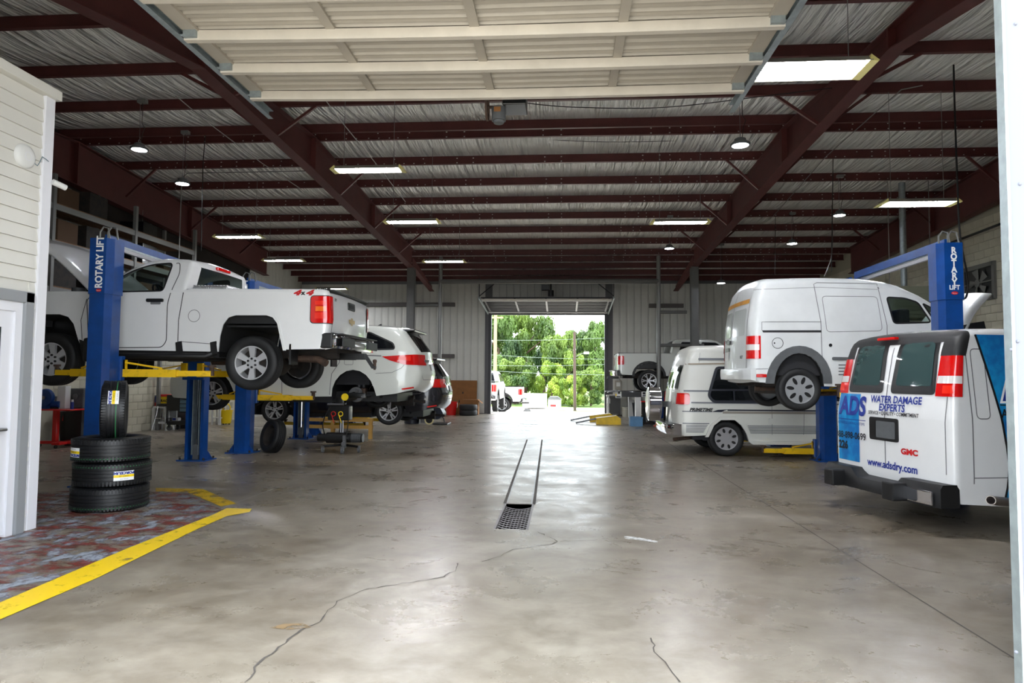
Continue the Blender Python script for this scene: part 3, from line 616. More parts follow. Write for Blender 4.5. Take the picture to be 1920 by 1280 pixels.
class Vehicle:
    """local frame: x forward from the rear, y left, z up from the tyre contact"""
    def __init__(s, name, label, cat, loc, th, W, group=None):
        s.root = thing(name, label, cat, loc, th, group); s.W = W; s.loc = Vector(loc); s.th = th
        s.near = -1 if math.cos(th) > 0 else 1          # which side faces the photographer
        s.inv = (Matrix.Translation(s.loc) @ Matrix.Rotation(th, 4, 'Z')).inverted()
    def _hit(s, x, y, ax, val):
        o = s.inv @ CAMP; d = (s.inv.to_3x3() @ ray(x, y)); t = (val - o[ax]) / d[ax]; return o + d * t
    def sp(s, x, y): p = s._hit(x, y, 1, s.near * s.W / 2); return (p.x, p.z)
    def rp(s, x, y, u=0.0): p = s._hit(x, y, 0, u); return (p.y, p.z)
    def body(s, outline, holes, wf, r=0.07, crown=None, paint=M_white, glass=M_glass, round_tags=('body', 'roof', 'rear', 'front', 'glass', 'hood'), gedge=0.84, nT=10, grid=0.14):
        s.out = [(a, b) for a, b, _ in outline]; s.tags = [t for _, _, t in outline]; s.r = r; s.wf = wf; s.crown = crown or {}
        n = len(s.out); s.rsegs = [(s.out[i], s.out[(i + 1) % n]) for i in range(n) if s.tags[i] in round_tags]
        V, Fc, B = panel2d(s.out, holes, [r * 0.12, r * 0.2, r * 0.3, r * 0.38], grid)
        Lh = len(V); body = MB(); side = [s.hw(*p) for p in V]
        verts = [(p[0], h, p[1]) for p, h in zip(V, side)] + [(p[0], -h, p[1]) for p, h in zip(V, side)]
        faces = list(Fc) + [tuple(i + Lh for i in f[::-1]) for f in Fc]
        segs = [(s.out[i], s.out[(i + 1) % n], s.tags[i]) for i in range(n)]
        def nrm(seg): d = Vector((seg[1][0] - seg[0][0], seg[1][1] - seg[0][1])).normalized(); return Vector((d.y, -d.x))
        area = sum(s.out[i][0] * s.out[(i + 1) % n][1] - s.out[(i + 1) % n][0] * s.out[i][1] for i in range(n)); sg = 1 if area > 0 else -1
        s.sg = sg
        edges = []; vn = {}
        for a, b in B:
            mid = ((V[a][0] + V[b][0]) / 2, (V[a][1] + V[b][1]) / 2); best = min(segs, key=lambda q: segdist(mid, q[0], q[1]))
            if segdist(mid, best[0], best[1]) > 1e-4: continue
            edges.append((a, b, best[2]))
            for v in (a, b): vn.setdefault(v, []).append((nrm(best) * sg, s.crown.get(best[2], 0.0)))
        groups = {}
        Tn = nT
        idx = {}
        def bandv(v, k):
            if k == 0: return v
            if k == Tn: return v + Lh
            if (v, k) not in idx:
                nn = sum((a for a, _ in vn[v]), Vector((0, 0))); nn.normalize(); c = sum(b for _, b in vn[v]) / len(vn[v])
                t = 1 - 2 * k / Tn; o = nn * c * (1 - t * t); idx[(v, k)] = len(verts)
                verts.append((V[v][0] + o.x, side[v] * t, V[v][1] + o.y))
            return idx[(v, k)]
        for a, b, tg in edges:
            if tg == 'open': continue
            for k in range(Tn):
                t = abs(1 - 2 * (k + 0.5) / Tn); g = 'well' if tg == 'arch' else 'under' if tg == 'bottom' else 'glass' if tg == 'glass' and t < gedge else 'body'
                f = (bandv(a, k), bandv(b, k), bandv(b, k + 1), bandv(a, k + 1))
                groups.setdefault(g, []).append(f)
        def sub(name, fs, mt, parent, sm=35):
            used = sorted({i for f in fs for i in f}); mp = {i: k for k, i in enumerate(used)}
            q = MB(); q.add([verts[i] for i in used], [tuple(mp[i] for i in f) for f in fs]); return q.build(name, mt, parent, sm)
        s.shell_c = (sum(p[0] for p in s.out) / n, sum(p[1] for p in s.out) / n)
        s.shell = sub('body', faces + groups.get('body', []), paint, s.root)
        def pieces(fs):
            par = {}
            def find(x):
                while par.setdefault(x, x) != x: x = par[x]
                return x
            for f in fs:
                for i in f[1:]: par[find(i)] = find(f[0])
            out_ = {}
            for f in fs: out_.setdefault(find(f[0]), []).append(f)
            return out_.values()
        for g, nm_, mt_ in (('glass', 'windscreen_glass', glass), ('well', 'wheel_well', M_well), ('under', 'underbody', M_under)):
            for fs in pieces(groups.get(g, [])): sub(nm_, fs, mt_, s.root)
        return s
    def hw(s, u, v, off=0.0):
        d = min((segdist((u, v), a, b) for a, b in s.rsegs), default=9); r = s.r
        rr = r * (1 - math.sqrt(max(0.0, 1 - (1 - d / r) ** 2))) if d < r else 0.0
        return s.wf(u, v) - rr + off
    def side(s, name, poly, mt, off=0.004, parent=None, both=True, holes=(), grid=0.15, flat_=False, thick=0.0, nearonly=False):
        V, Fc, B = panel2d(poly, holes, (), grid)
        res = None
        for sd in ((s.near,) if nearonly else (1, -1)):
            q = MB(); top = [(a, sd * s.hw(a, b, off), b) for a, b in V]
            if thick:
                bot = [(a, sd * s.hw(a, b, off - thick), b) for a, b in V]; n = len(V)
                q.add(top + bot, list(Fc) + [(a, b, b + n, a + n) for a, b in B])
            else: q.add(top, Fc)
            o = q.build(name, mt, parent or s.root, 40)
            if sd == s.near: res = o
        return res
    def line(s, name, pts, wd, mt=M_gap, off=0.003, closed=False, parent=None, nearonly=True):
        P = [Vector(p) for p in pts]
        if closed: P = P + [P[0]]
        D_ = []
        for a, b in zip(P[:-1], P[1:]):
            n = max(1, int((b - a).length / 0.08)); D_ += [a.lerp(b, k / n) for k in range(n)]
        D_.append(P[-1]); res = None
        for sd in ((s.near,) if nearonly else (1, -1)):
            q = MB(); vs = []
            for i, p in enumerate(D_):
                d = (D_[min(i + 1, len(D_) - 1)] - D_[max(i - 1, 0)]); d = d.normalized() if d.length > 1e-6 else Vector((1, 0)); n = Vector((-d.y, d.x)) * wd / 2
                for e in (p - n, p + n): vs.append((e.x, sd * s.hw(e.x, e.y, off), e.y))
            q.add(vs, [(2 * i, 2 * i + 1, 2 * i + 3, 2 * i + 2) for i in range(len(D_) - 1)]); res = q.build(name, mt, parent or s.root)
        return res
    def ur(s, z):                                        # rear outline: x of the rear face at height z
        best = None
        n = len(s.out)
        for i in range(n):
            if s.tags[i] not in ('rear', 'glass'): continue
            a, b = s.out[i], s.out[(i + 1) % n]; lo, hi = min(a[1], b[1]), max(a[1], b[1])
            if lo - 1e-6 <= z <= hi + 1e-6 and hi > lo:
                u = a[0] + (b[0] - a[0]) * (z - a[1]) / (b[1] - a[1]); best = u if best is None else min(best, u)
        if best is None: best = min(p[0] for p in s.out)
        return best
    def rearpt(s, y, z, off=0.004):
        u = s.ur(z); h = max(0.1, s.hw(u, z)); t = max(-1.0, min(1.0, y / h)); c = s.crown.get('rear', 0.0)
        return (u - c * (1 - t * t) - off, t * h, z)
    def rear(s, name, poly, mt, off=0.004, parent=None, thick=0.0, holes=()):
        V, Fc, B = panel2d(poly, holes, (), 0.12); q = MB(); top = [s.rearpt(a, b, off) for a, b in V]
        if thick:
            bot = [s.rearpt(a, b, off - thick) for a, b in V]; n = len(V); q.add(top + bot, list(Fc) + [(a, b, b + n, a + n) for a, b in B])
        else: q.add(top, Fc)
        return q.build(name, mt, parent or s.root, 40)
    def rline(s, name, pts, wd, mt=M_gap, off=0.003):
        P = [Vector(p) for p in pts]; D_ = []
        for a, b in zip(P[:-1], P[1:]):
            n = max(1, int((b - a).length / 0.08)); D_ += [a.lerp(b, k / n) for k in range(n)]
        D_.append(P[-1]); q = MB(); vs = []
        for i, p in enumerate(D_):
            d = (D_[min(i + 1, len(D_) - 1)] - D_[max(i - 1, 0)]).normalized(); n = Vector((-d.y, d.x)) * wd / 2
            for e in (p - n, p + n): vs.append(s.rearpt(e.x, e.y, off))
        q.add(vs, [(2 * i, 2 * i + 1, 2 * i + 3, 2 * i + 2) for i in range(len(D_) - 1)]); return q.build(name, mt, s.root)
    def onsurf(s, name, poly, ymin, mt, off=0.010, remove=False, nearonly=False, ymax=9.0):
        """cut the convex side-view polygon out of the body skin beyond |y| > ymin and lay it proud as a part"""
        me = s.shell.data; bm = bmesh.new(); bm.from_mesh(me); n = len(poly)
        cx = sum(p[0] for p in poly) / n; cz = sum(p[1] for p in poly) / n; pl = []
        for i in range(n):
            a, b = poly[i], poly[(i + 1) % n]; nx, nz = b[1] - a[1], a[0] - b[0]
            if math.hypot(nx, nz) < 1e-6: continue
            if (cx - a[0]) * nx + (cz - a[1]) * nz < 0: nx, nz = -nx, -nz
            pl.append((a, nx, nz)); bmesh.ops.bisect_plane(bm, geom=bm.verts[:] + bm.edges[:] + bm.faces[:], dist=1e-5, plane_co=(a[0], 0, a[1]), plane_no=(nx, 0, nz))
        for y in (ymin, -ymin) + ((ymax, -ymax) if ymax < 5 else ()):
            bmesh.ops.bisect_plane(bm, geom=bm.verts[:] + bm.edges[:] + bm.faces[:], dist=1e-5, plane_co=(0, y, 0), plane_no=(0, 1, 0))
        bm.normal_update(); hit = []
        for f in bm.faces:
            c = f.calc_center_median()
            if ymin <= abs(c.y) <= ymax and all((c.x - a[0]) * nx + (c.z - a[1]) * nz > -1e-7 for a, nx, nz in pl): hit.append(f)
        ctr = Vector((s.shell_c[0], 0, s.shell_c[1]))
        for sd in ((s.near,) if nearonly else (0,) if ymin < 0.01 else (1, -1)):
            q = MB(); mp = {}; fs = []
            for f in hit:
                if sd and f.calc_center_median().y * sd < 0: continue
                ff = []
                for w_ in f.verts:
                    if w_ not in mp:
                        nn = w_.normal.copy(); d_ = w_.co - ctr
                        if nn.y * w_.co.y + nn.x * d_.x * 0.3 < 0 and abs(nn.y) > 0.3 or (abs(nn.y) <= 0.3 and nn.dot(d_) < 0): nn = -nn
                        mp[w_] = len(q.v); q.v.append(tuple(w_.co + nn * off))
                    ff.append(mp[w_])
                fs.append(tuple(ff))
            q.f = fs
            if fs: q.build(name, mt, s.root, 40)
        bm.free()
    def stext(s, name, txt, size, u, v, mt, bold=0.0, sx=1.0, off=0.006, rot=0.0, shear=0.0):
        k = -s.near; c, sn = math.cos(rot), math.sin(rot)
        def fn(a, b): uu = u + k * (a * c - b * sn); vv = v + a * sn + b * c; return (uu, s.near * s.hw(uu, vv, off), vv)
        return lettering(name, txt, size, mt, fn, s.root, bold, sx, shear)
    def rtext(s, name, txt, size, y, z, mt, bold=0.0, sx=1.0, off=0.007, slope=0.0):
        return lettering(name, txt, size, mt, lambda a, b: s.rearpt(y - a, z + b - a * slope, off), s.root, bold, sx)
    def wheel(s, u, v, y, R, wd, rim, style, out):
        make_wheel(s.root, (u, y, v), R, wd, rim, style, out)
WCACHE = {}
def make_wheel(parent, c, R, wd, rim, style, out, tyre_only=False, name='wheel', tmat=None, loc_only=None):
    """out = +1/-1: direction along local y that the wheel faces"""
    key = (R, wd, rim, style, out)
    if key not in WCACHE:
        h = wd / 2; prof = []
        # tyre cross-section (closed loop) r,h
        sh = 0.16 * (R - rim)
        prof = [(rim, -h * 0.80), (rim + 0.25 * (R - rim), -h * 0.98), (rim + 0.55 * (R - rim), -h), (R - sh * 1.6, -h * 0.97), (R - sh * 0.5, -h * 0.86), (R - 0.004, -h * 0.74)]
        g = 0.011
        for k in range(4):
            a = -h * 0.74 + (2 * h * 0.74) * (k + 0.78) / 4.55; prof += [(R, a - 0.012), (R, a - 0.006), (R - g, a - 0.004), (R - g, a + 0.004), (R, a + 0.006)]
        prof += [(R - 0.004, h * 0.74), (R - sh * 0.5, h * 0.86), (R - sh * 1.6, h * 0.97), (rim + 0.55 * (R - rim), h), (rim + 0.25 * (R - rim), h * 0.98), (rim, h * 0.80)]
        q = MB(); q.lathe(prof, (0, 0, 0), 'y', 56, False)
        q.f = [f for f in q.f if len(f) == 4]
        tm = q.mesh('wheel', tmat or M_rubber, 40)
        # rim
        o = out; q = MB()
        q.lathe([(rim + 0.004, o * h * 0.82), (rim - 0.012, o * h * 0.80), (rim - 0.022, o * h * 0.55), (rim - 0.03, -o * h * 0.7)], (0, 0, 0), 'y', 48); q.f = [f for f in q.f if len(f) == 4]
        face = o * h * 0.62; hub = 0.30 * rim
        def spoke(a, w0, w1, r0, r1, y0, y1):
            ca, sa = math.cos(a), math.sin(a); vs = []
            for r_, w_, yy in ((r0, w0, y0), (r1, w1, y1)):
                for sgn in (-1, 1):
                    for dy in (0, -o * 0.045): vs.append((r_ * ca - sgn * w_ / 2 * sa, yy + dy, r_ * sa + sgn * w_ / 2 * ca))
            q.add(vs, [(0, 2, 6, 4), (1, 5, 7, 3), (0, 4, 5, 1), (2, 3, 7, 6)])
        dark = MB()
        if style == 'truck':
            q.lathe([(0.0, face), (hub * 1.25, face - o * 0.004), (hub * 1.35, face - o * 0.03)], (0, 0, 0), 'y', 36)
            for k in range(6):
                a = math.pi / 6 + k * math.pi / 3
                for d in (-0.20, 0.20): spoke(a + d * 0.55, rim * 0.19, rim * 0.21, hub * 1.1, rim - 0.012, face - o * 0.006, o * h * 0.74)
                spoke(a, rim * 0.10, rim * 0.26, hub * 1.1, rim - 0.015, face - o * 0.02, o * h * 0.66)
        elif style == 'multi':
            q.lathe([(0.0, face), (hub * 0.9, face - o * 0.004), (hub, face - o * 0.03)], (0, 0, 0), 'y', 36)
            for k in range(5):
                a = math.pi / 2 + k * 2 * math.pi / 5
                for d in (-0.17, 0.17): spoke(a + d, rim * 0.17, rim * 0.13, hub * 0.8, rim - 0.01, face - o * 0.006, o * h * 0.74)
        elif style == 'offroad':
            q.lathe([(0.0, face), (hub * 0.9, face - o * 0.004), (hub, face - o * 0.03)], (0, 0, 0), 'y', 36)
            for k in range(6):
                a = k * math.pi / 3; spoke(a, rim * 0.18, rim * 0.12, hub * 0.8, rim * 0.7, face - o * 0.006, o * h * 0.68)
                for d in (-0.26, 0.26): 
                    ca = a + d * 0.6; spoke(ca, rim * 0.11, rim * 0.14, rim * 0.6, rim - 0.01, face - o * 0.01, o * h * 0.74)
        elif style in ('hubcap', 'chrome'):
            q.lathe([(0.0, face + o * 0.012), (hub * 0.6, face + o * 0.012), (hub * 0.75, face + o * 0.0), (hub * 1.3, face + o * 0.0), (rim * 0.72, face + o * 0.02), (rim * 0.92, face + o * 0.012), (rim - 0.004, o * h * 0.80)], (0, 0, 0), 'y', 44)
            nh = 7 if style == 'hubcap' else 8
            for k in range(nh):
                a = 2 * math.pi * k / nh + 0.3; rr = rim * (0.66 if style == 'hubcap' else 0.72); cx, cz = rr * math.cos(a), rr * math.sin(a)
                la, lb = (0.115, 0.055) if style == 'hubcap' else (0.085, 0.05); la *= rim / 0.21; lb *= rim / 0.21
                P = [(cx + (la / 2 * math.cos(t) * math.cos(a) - lb / 2 * math.sin(t) * math.sin(a)), face + o * 0.024, cz + (la / 2 * math.cos(t) * math.sin(a) + lb / 2 * math.sin(t) * math.cos(a))) for t in [2 * math.pi * j / 12 for j in range(12)]]
                dark.add(P, [tuple(range(12))])
        elif style == 'steel':
            q.lathe([(0.0, -o * h * 0.1), (rim * 0.5, -o * h * 0.1), (rim * 0.75, -o * h * 0.35), (rim - 0.02, -o * h * 0.4)], (0, 0, 0), 'y', 36)
        rm = q.mesh('rim', {'hubcap': M_hubcap, 'chrome': M_chromerim, 'steel': M_under}.get(style, M_alloy), 30)
        bk = None
        if style in ('truck', 'multi', 'offroad'):
            b = MB(); b.cyl((0, -o * h * 0.05, 0), (0, -o * h * 0.1, 0), rim * 0.72, 32); b.cyl((0, -o * h * 0.3, 0), (0, -o * h * 0.35, 0), rim - 0.03, 32); bk = b.mesh('brake_disc', M_under)
        nut = None
        if style in ('truck', 'multi', 'offroad', 'chrome'):
            nut = MB().cyl((0, 0, 0), (0, o * 0.02, 0), 0.016, 8).mesh('lug_nut', M_blackm if style != 'chrome' else M_chrome)
        dk = dark.mesh('vent_hole', M_blackm) if dark.v else None
        WCACHE[key] = (tm, rm, bk, nut, dk, face, hub)
    tm, rm, bk, nut, dk, face, hub = WCACHE[key]
    w_ = link(name, tm, parent, c)
    r_ = None
    if not tyre_only:
        r_ = link('rim', rm, w_)
        if bk: link('brake_disc', bk, w_)
        if dk: link('vent_holes', dk, w_)
        if nut:
            for k in range(6 if style == 'truck' else 5):
                a = 2 * math.pi * k / (6 if style == 'truck' else 5) + 0.5; link('lug_nut', nut, w_, (hub * 0.85 * math.cos(a), face + out * -0.004, hub * 0.85 * math.sin(a)))
    return w_
def taper(W, rl, vb, k, L, pl=0.05, fr=0.25):
    """half width: vertical above the belt vb leans in by k per metre, ends pulled in towards rear rl and front"""
    def wf(u, v):
        h = W / 2
        if v > vb: h -= k * (v - vb)
        else: h -= 0.10 * max(0.0, (0.55 - v)) 
        if u < fr: h -= pl * ((fr - u) / fr) ** 2
        if u > L - 0.8: h -= 0.16 * ((u - L + 0.8) / 0.8) ** 2
        return h
    return wf
# ================================================================ VEHICLE 1: white pickup on the front left lift
YN = 9.4
zb = dp(469, 732, YN).z; xr = dp(617, 600, YN).x
V = Vehicle('pickup_truck', 'white single-cab pickup truck raised high on the front left blue lift, hood open', 'pickup truck', (xr, YN + 1.0, zb), math.pi, 2.0)
S = V.sp
raw = [(606, 654, 'rear'), (613, 625, 'rear'), (617, 598, 'rear'), (616, 552, 'rear'), (612, 542, 'open'), (346, 541, 'glass'), (352, 494, 'body'), (349, 486, 'roof'), (340, 482, 'roof'), (300, 480, 'roof'), (262, 487, 'glass'), (232, 503, 'glass'), (166, 546, 'open'),
       (60, 546, 'front'), (0, 552, 'front'), (-22, 570, 'front'), (-26, 640, 'front'), (-10, 658, 'bottom'), (32, 660, 'arch'), (37, 622, 'arch'), (46, 602, 'arch'), (60, 592, 'arch'), (78, 589, 'arch'), (112, 589, 'arch'), (128, 594, 'arch'), (138, 607, 'arch'), (146, 635, 'arch'), (154, 655, 'bottom'),
       (408, 659, 'arch'), (411, 630, 'arch'), (417, 606, 'arch'), (427, 593, 'arch'), (442, 589, 'arch'), (500, 589, 'arch'), (513, 593, 'arch'), (521, 605, 'arch'), (528, 635, 'arch'), (533, 655, 'bottom')]
out = [(*S(x, y), t) for x, y, t in raw]
belt = S(300, 547)[1]
win = rpoly([S(315, 490), S(305, 545), S(213, 547), S(214, 524), S(240, 506), S(276, 493)], [0.07, 0.05, 0.02, 0.05, 0.2, 0.12])
L0 = max(p[0] for p in out)
V.body(out, [win], taper(2.0, 0, belt, 0.30, L0, 0.02, 0.2), 0.06, {'roof': 0.04, 'rear': 0.01, 'glass': 0.05, 'front': 0.05}, M_white, M_glass)
V.side('door_glass', win, M_glass, -0.012)
V.line('window_seal', win, 0.022, M_black, 0.002, True)
# bed interior, tailgate joint, toolbox
u1 = S(346, 545)[0]; zr = S(480, 542)[1]
q = MB(); q.box(0.12, u1 - 0.03, -0.86, 0.86, zr - 0.55, zr - 0.52); q.box(0.03, 0.09, -0.9, 0.9, zr - 0.5, zr - 0.01); q.box(u1 - 0.06, u1 - 0.01, -0.9, 0.9, zr - 0.5, zr - 0.02)
for sd in (-1, 1): q.box(0.05, u1 - 0.02, sd * 0.84, sd * 0.92, zr - 0.5, zr - 0.004)
q.build('bed_liner', M_black, V.root)
q = MB(); q.box(0.0, u1, -0.955, -0.86, zr - 0.012, zr + 0.012, 0.006); q.box(0.0, u1, 0.86, 0.955, zr - 0.012, zr + 0.012, 0.006); q.box(-0.01, 0.08, -0.9, 0.9, zr - 0.01, zr + 0.015, 0.006); q.build('rail_cap', M_black, V.root)
M_tread = mat('diamond_plate', (0.80, 0.80, 0.80), 0.3, metal=0.9, bump=0.6, bscale=60)
ut, zt = S(354, 534); ub, _ = S(420, 540)
q = MB(); q.box(ub, ut, -0.9, 0.9, zr - 0.3, zt, 0.02); tb = q.build('toolbox', M_tread, V.root)
me = MB().box(-0.02, 0.02, -0.9, 0.9, 0, 0.012, 0.004).mesh('lid_rib', M_tread)
for k in range(11): link('lid_rib', me, tb, (ub + 0.03 + (ut - ub - 0.06) * k / 10, 0, zt))
# cab rear frame, interior
q = MB(); q.box(u1 + 0.1, S(170, 546)[0], -0.88, 0.88, S(200, 640)[1], S(200, 600)[1]); q.build('cab_floor', M_seat, V.root)
us = S(325, 545)[0]
q = MB(); q.box(us + 0.02, us + 0.2, -0.75, 0.75, belt - 0.75, belt + 0.08, 0.05); q.box(us + 0.1, us + 0.6, -0.75, 0.75, belt - 0.6, belt - 0.38, 0.06)
for yy in (-0.42, 0.42): q.box(us + 0.05, us + 0.17, yy - 0.14, yy + 0.14, belt + 0.08, belt + 0.28, 0.04)
q.build('bench_seat', M_seat, V.root)
ud = S(190, 545)[0]
q = MB(); q.prism([(ud - 0.28, belt - 0.3), (ud - 0.30, belt + 0.01), (ud - 0.12, belt + 0.07), (ud + 0.25, belt + 0.02), (ud + 0.25, belt - 0.3)], 'y', -0.82, 0.82); q.build('dashboard', M_black, V.root)
q = MB(); c = Vector(S(259, 545)); sw = []
R_ = Matrix.Rotation(math.radians(-62), 3, 'Y'); q2 = MB(); q2.torus((0, 0, 0), 0.185, 0.016, 'z', 28, 8); q2.box(-0.17, 0.17, -0.015, 0.015, -0.01, 0.01); q2.cyl((0, 0, -0.03), (0, 0, 0.02), 0.06, 14)
q.add([R_ @ Vector(v) + Vector((c.x, 0.42, belt + 0.03)) for v in q2.v], q2.f); q.build('steering_wheel', M_black, V.root, 40)
c = S(281, 517); q = MB(); q.box(c[0] - 0.02, c[0] + 0.02, -0.13, 0.13, c[1] - 0.04, c[1] + 0.035, 0.015); q.cyl((c[0], 0, c[1] + 0.03), (c[0] + 0.06, 0, c[1] + 0.12), 0.01, 6); q.build('rear_view_mirror', M_black, V.root)
# centre brake light on the cab roof edge
q = MB(); q.obox((S(352, 489)[0] - 0.02, 0, S(352, 489)[1] + 0.015), (0.05, 0.40, 0.05), None, 0.01); q.build('third_brake_light', M_lens, V.root)
# doors, handle, mirror, fuel door, badges
dline = rpoly([S(328, 488), S(331, 510), S(314, 570), S(312, 640), S(303, 651), S(180, 652), S(166, 640), S(163, 560)], 0.06)
V.line('door_gap', dline, 0.012, M_gap)
V.line('door_gap', [S(344, 548), S(335, 600), S(333, 655)], 0.012, M_gap)
hx, hz_ = S(292, 563); V.side('door_handle', rrect(hx - 0.13, hx + 0.13, hz_ - 0.025, hz_ + 0.025, 0.02), M_black, 0.035, thick=0.025, nearonly=False)
V.side('handle_cup', rrect(hx - 0.08, hx + 0.08, hz_ - 0.06, hz_ - 0.02, 0.02), M_gapl, 0.004)
fx, fz = S(364, 592); V.line('fuel_door', [(fx + 0.088 * math.cos(t), fz + 0.088 * math.sin(t)) for t in [k * math.pi / 14 for k in range(28)]], 0.008, M_gapl, 0.003, True)
V.stext('lettering', '1500', 0.075, *S(209, 608), M_gap, 0.004, 1.2)
V.stext('lettering', '4', 0.10, *S(556.5, 549), M_redp, 0.008, 1.7, shear=0.3); V.stext('lettering', '4', 0.10, *S(580, 549), M_redp, 0.008, 1.7, shear=0.3); V.stext('lettering', 'x', 0.08, *S(568.5, 549), M_blackp, 0.006, 1.1)
V.line('bed_crease', [S(335, 640), S(405, 645)], 0.01, M_gapl); V.line('hood_gap', [S(163, 560), S(152, 600), S(155, 650)], 0.010, M_gap)
# arch lips, rocker and running board
for pts in ([(405, 660), (409, 628), (415, 604), (426, 590), (442, 586), (502, 586), (516, 590), (524, 603), (531, 635), (536, 657), (531, 657), (526, 634), (520, 606), (512, 595), (500, 591), (442, 591), (429, 595), (419, 608), (413, 630), (410, 659)],):
    V.side('arch_lip', [S(x, y) for x, y in pts], M_white, 0.012, thick=0.02)
uA, uB = S(152, 655)[0], S(408, 655)[0]
zt_, zb_ = S(280, 655)[1], S(280, 672)[1]
q = MB(); q.box(uB, uA, -0.95, 0.95, zb_ + 0.03, zt_ + 0.02); q.build('rocker', M_black, V.root)
for sd in (-1, 1): MB().tube([(uA - 0.05, sd * 0.93, zt_ - 0.03), (uA - 0.12, sd * 1.04, zb_ + 0.04), (uB + 0.15, sd * 1.04, zb_ + 0.04), (uB + 0.05, sd * 0.93, zt_ - 0.03)], 0.045, 10).build('running_board', M_black, V.root, 50)
for sd in (-1, 1):
    for x_ in (338, 403):
        c = S(x_, 652); MB().prism([(c[0] - 0.05, c[1] - 0.08), (c[0] + 0.05, c[1] - 0.10), (c[0] + 0.07, c[1] + 0.08), (c[0] - 0.02, c[1] + 0.10)], 'y', sd * 0.96, sd * 1.015).build('step_bracket', M_black, V.root)
# mud flaps
for sd in (-1, 1):
    c = S(533, 660); MB().box(c[0] - 0.10, c[0] - 0.07, sd * 0.74, sd * 1.0, c[1] - 0.18, c[1] + 0.12).build('mud_flap', M_black, V.root)
    c = S(152, 655); MB().prism([(c[0] - 0.09, c[1] - 0.1), (c[0] - 0.02, c[1] - 0.1), (c[0] + 0.03, c[1] + 0.15), (c[0] - 0.06, c[1] + 0.12)], 'y', sd * 0.8, sd * 1.01).build('mud_flap', M_black, V.root)
# frame, axle, exhaust, hitch
fz_ = S(560, 662)[1]
q = MB()
for sd in (-1, 1): q.box(0.05, L0 - 0.2, sd * 0.42 - 0.05, sd * 0.42 + 0.05, fz_ - 0.06, fz_ + 0.12)
for uu in (0.3, 1.5, 2.6, 3.8): q.box(uu, uu + 0.12, -0.42, 0.42, fz_ - 0.02, fz_ + 0.08)
q.box(1.4, 4.4, -0.35, 0.35, fz_ - 0.1, fz_ + 0.16); q.build('chassis_frame', M_under, V.root)
ra = S(469, 680); fa = S(92, 673)
q = MB(); q.cyl((ra[0], -0.8, ra[1]), (ra[0], 0.8, ra[1]), 0.06, 12); q.lathe([(0.0, -0.15), (0.16, -0.1), (0.19, 0), (0.16, 0.1), (0.0, 0.15)], (ra[0], 0, ra[1]), 'y', 16); q.build('rear_axle', M_under, V.root, 40)
q = MB(); q.tube([(2.6, -0.6, fz_ - 0.1), (1.2, -0.62, fz_ - 0.12), (0.7, 0.62, fz_ - 0.06), (0.25, 0.70, fz_ - 0.08), (0.12, 0.74, fz_ - 0.14)], 0.055, 12); q.build('exhaust_pipe', M_rust, V.root, 50)
for y_ in (-0.86, 0.86):
    o = 1 if y_ > 0 else -1
    make_wheel(V.root, (ra[0], y_, ra[1]), 0.398, 0.27, 0.245, 'truck', o); make_wheel(V.root, (fa[0], y_, fa[1]), 0.398, 0.27, 0.245, 'truck', o)
# rear end
RP = V.rp
zt1, zt0 = S(617, 555)[1], S(617, 605)[1]
rl_ = lambda a, b, c, d, r_: rpoly([(-0.2, c), (b, c), (b, d), (-0.2, d)], [0, r_, r_, 0], 4)
V.onsurf('tail_lamp_bezel', rl_(0, 0.285, zt0 - 0.012, zt1 + 0.012, 0.06), 0.84, M_black, 0.006)
V.onsurf('tail_lamp', rl_(0, 0.27, zt0, zt1, 0.05), 0.855, M_lens, 0.014)
for a_, b_, c_, d_, m_ in ((0.05, 0.21, 0.06, 0.15, mat('bright_lens', (0.92, 0.16, 0.08), 0.2, coat=0.5)), (0.05, 0.20, 0.17, 0.24, M_amber), (0.05, 0.21, 0.26, 0.32, MATS['bright_lens'])):
    V.onsurf('tail_lamp_chamber', [(a_, zt0 + c_), (b_, zt0 + c_), (b_, zt0 + d_), (a_, zt0 + d_)], 0.86, m_, 0.018)
zg0 = S(617, 622)[1]; V.rline('tailgate_gap', [(0.85, zr - 0.02), (0.85, zg0), (-0.85, zg0), (-0.85, zr - 0.02)], 0.012)
V.rear('tailgate_handle', rrect(-0.17, 0.17, zr - 0.22, zr - 0.10, 0.03), M_blackm, 0.012, thick=0.02); V.rear('handle_recess', rrect(-0.12, 0.12, zr - 0.19, zr - 0.13, 0.02), M_gap, 0.016)
V.rear('tailgate_emblem', [(-0.16, zr - 0.37), (-0.05, zr - 0.37), (-0.05, zr - 0.34), (0.05, zr - 0.34), (0.05, zr - 0.37), (0.16, zr - 0.37), (0.13, zr - 0.43), (0.04, zr - 0.43), (0.04, zr - 0.46), (-0.04, zr - 0.46), (-0.04, zr - 0.43), (-0.13, zr - 0.43)], mat('gold_emblem', (0.75, 0.62, 0.38), 0.3, metal=0.8), 0.01)
V.rtext('lettering', 'SILVERADO', 0.07, 0.52, zr - 0.66, M_gap, 0.003, 1.1); V.rtext('lettering', 'Z71', 0.05, 0.72, zr - 0.13, M_gap, 0.003)
zB0, zB1 = S(600, 655)[1], S(600, 626)[1]
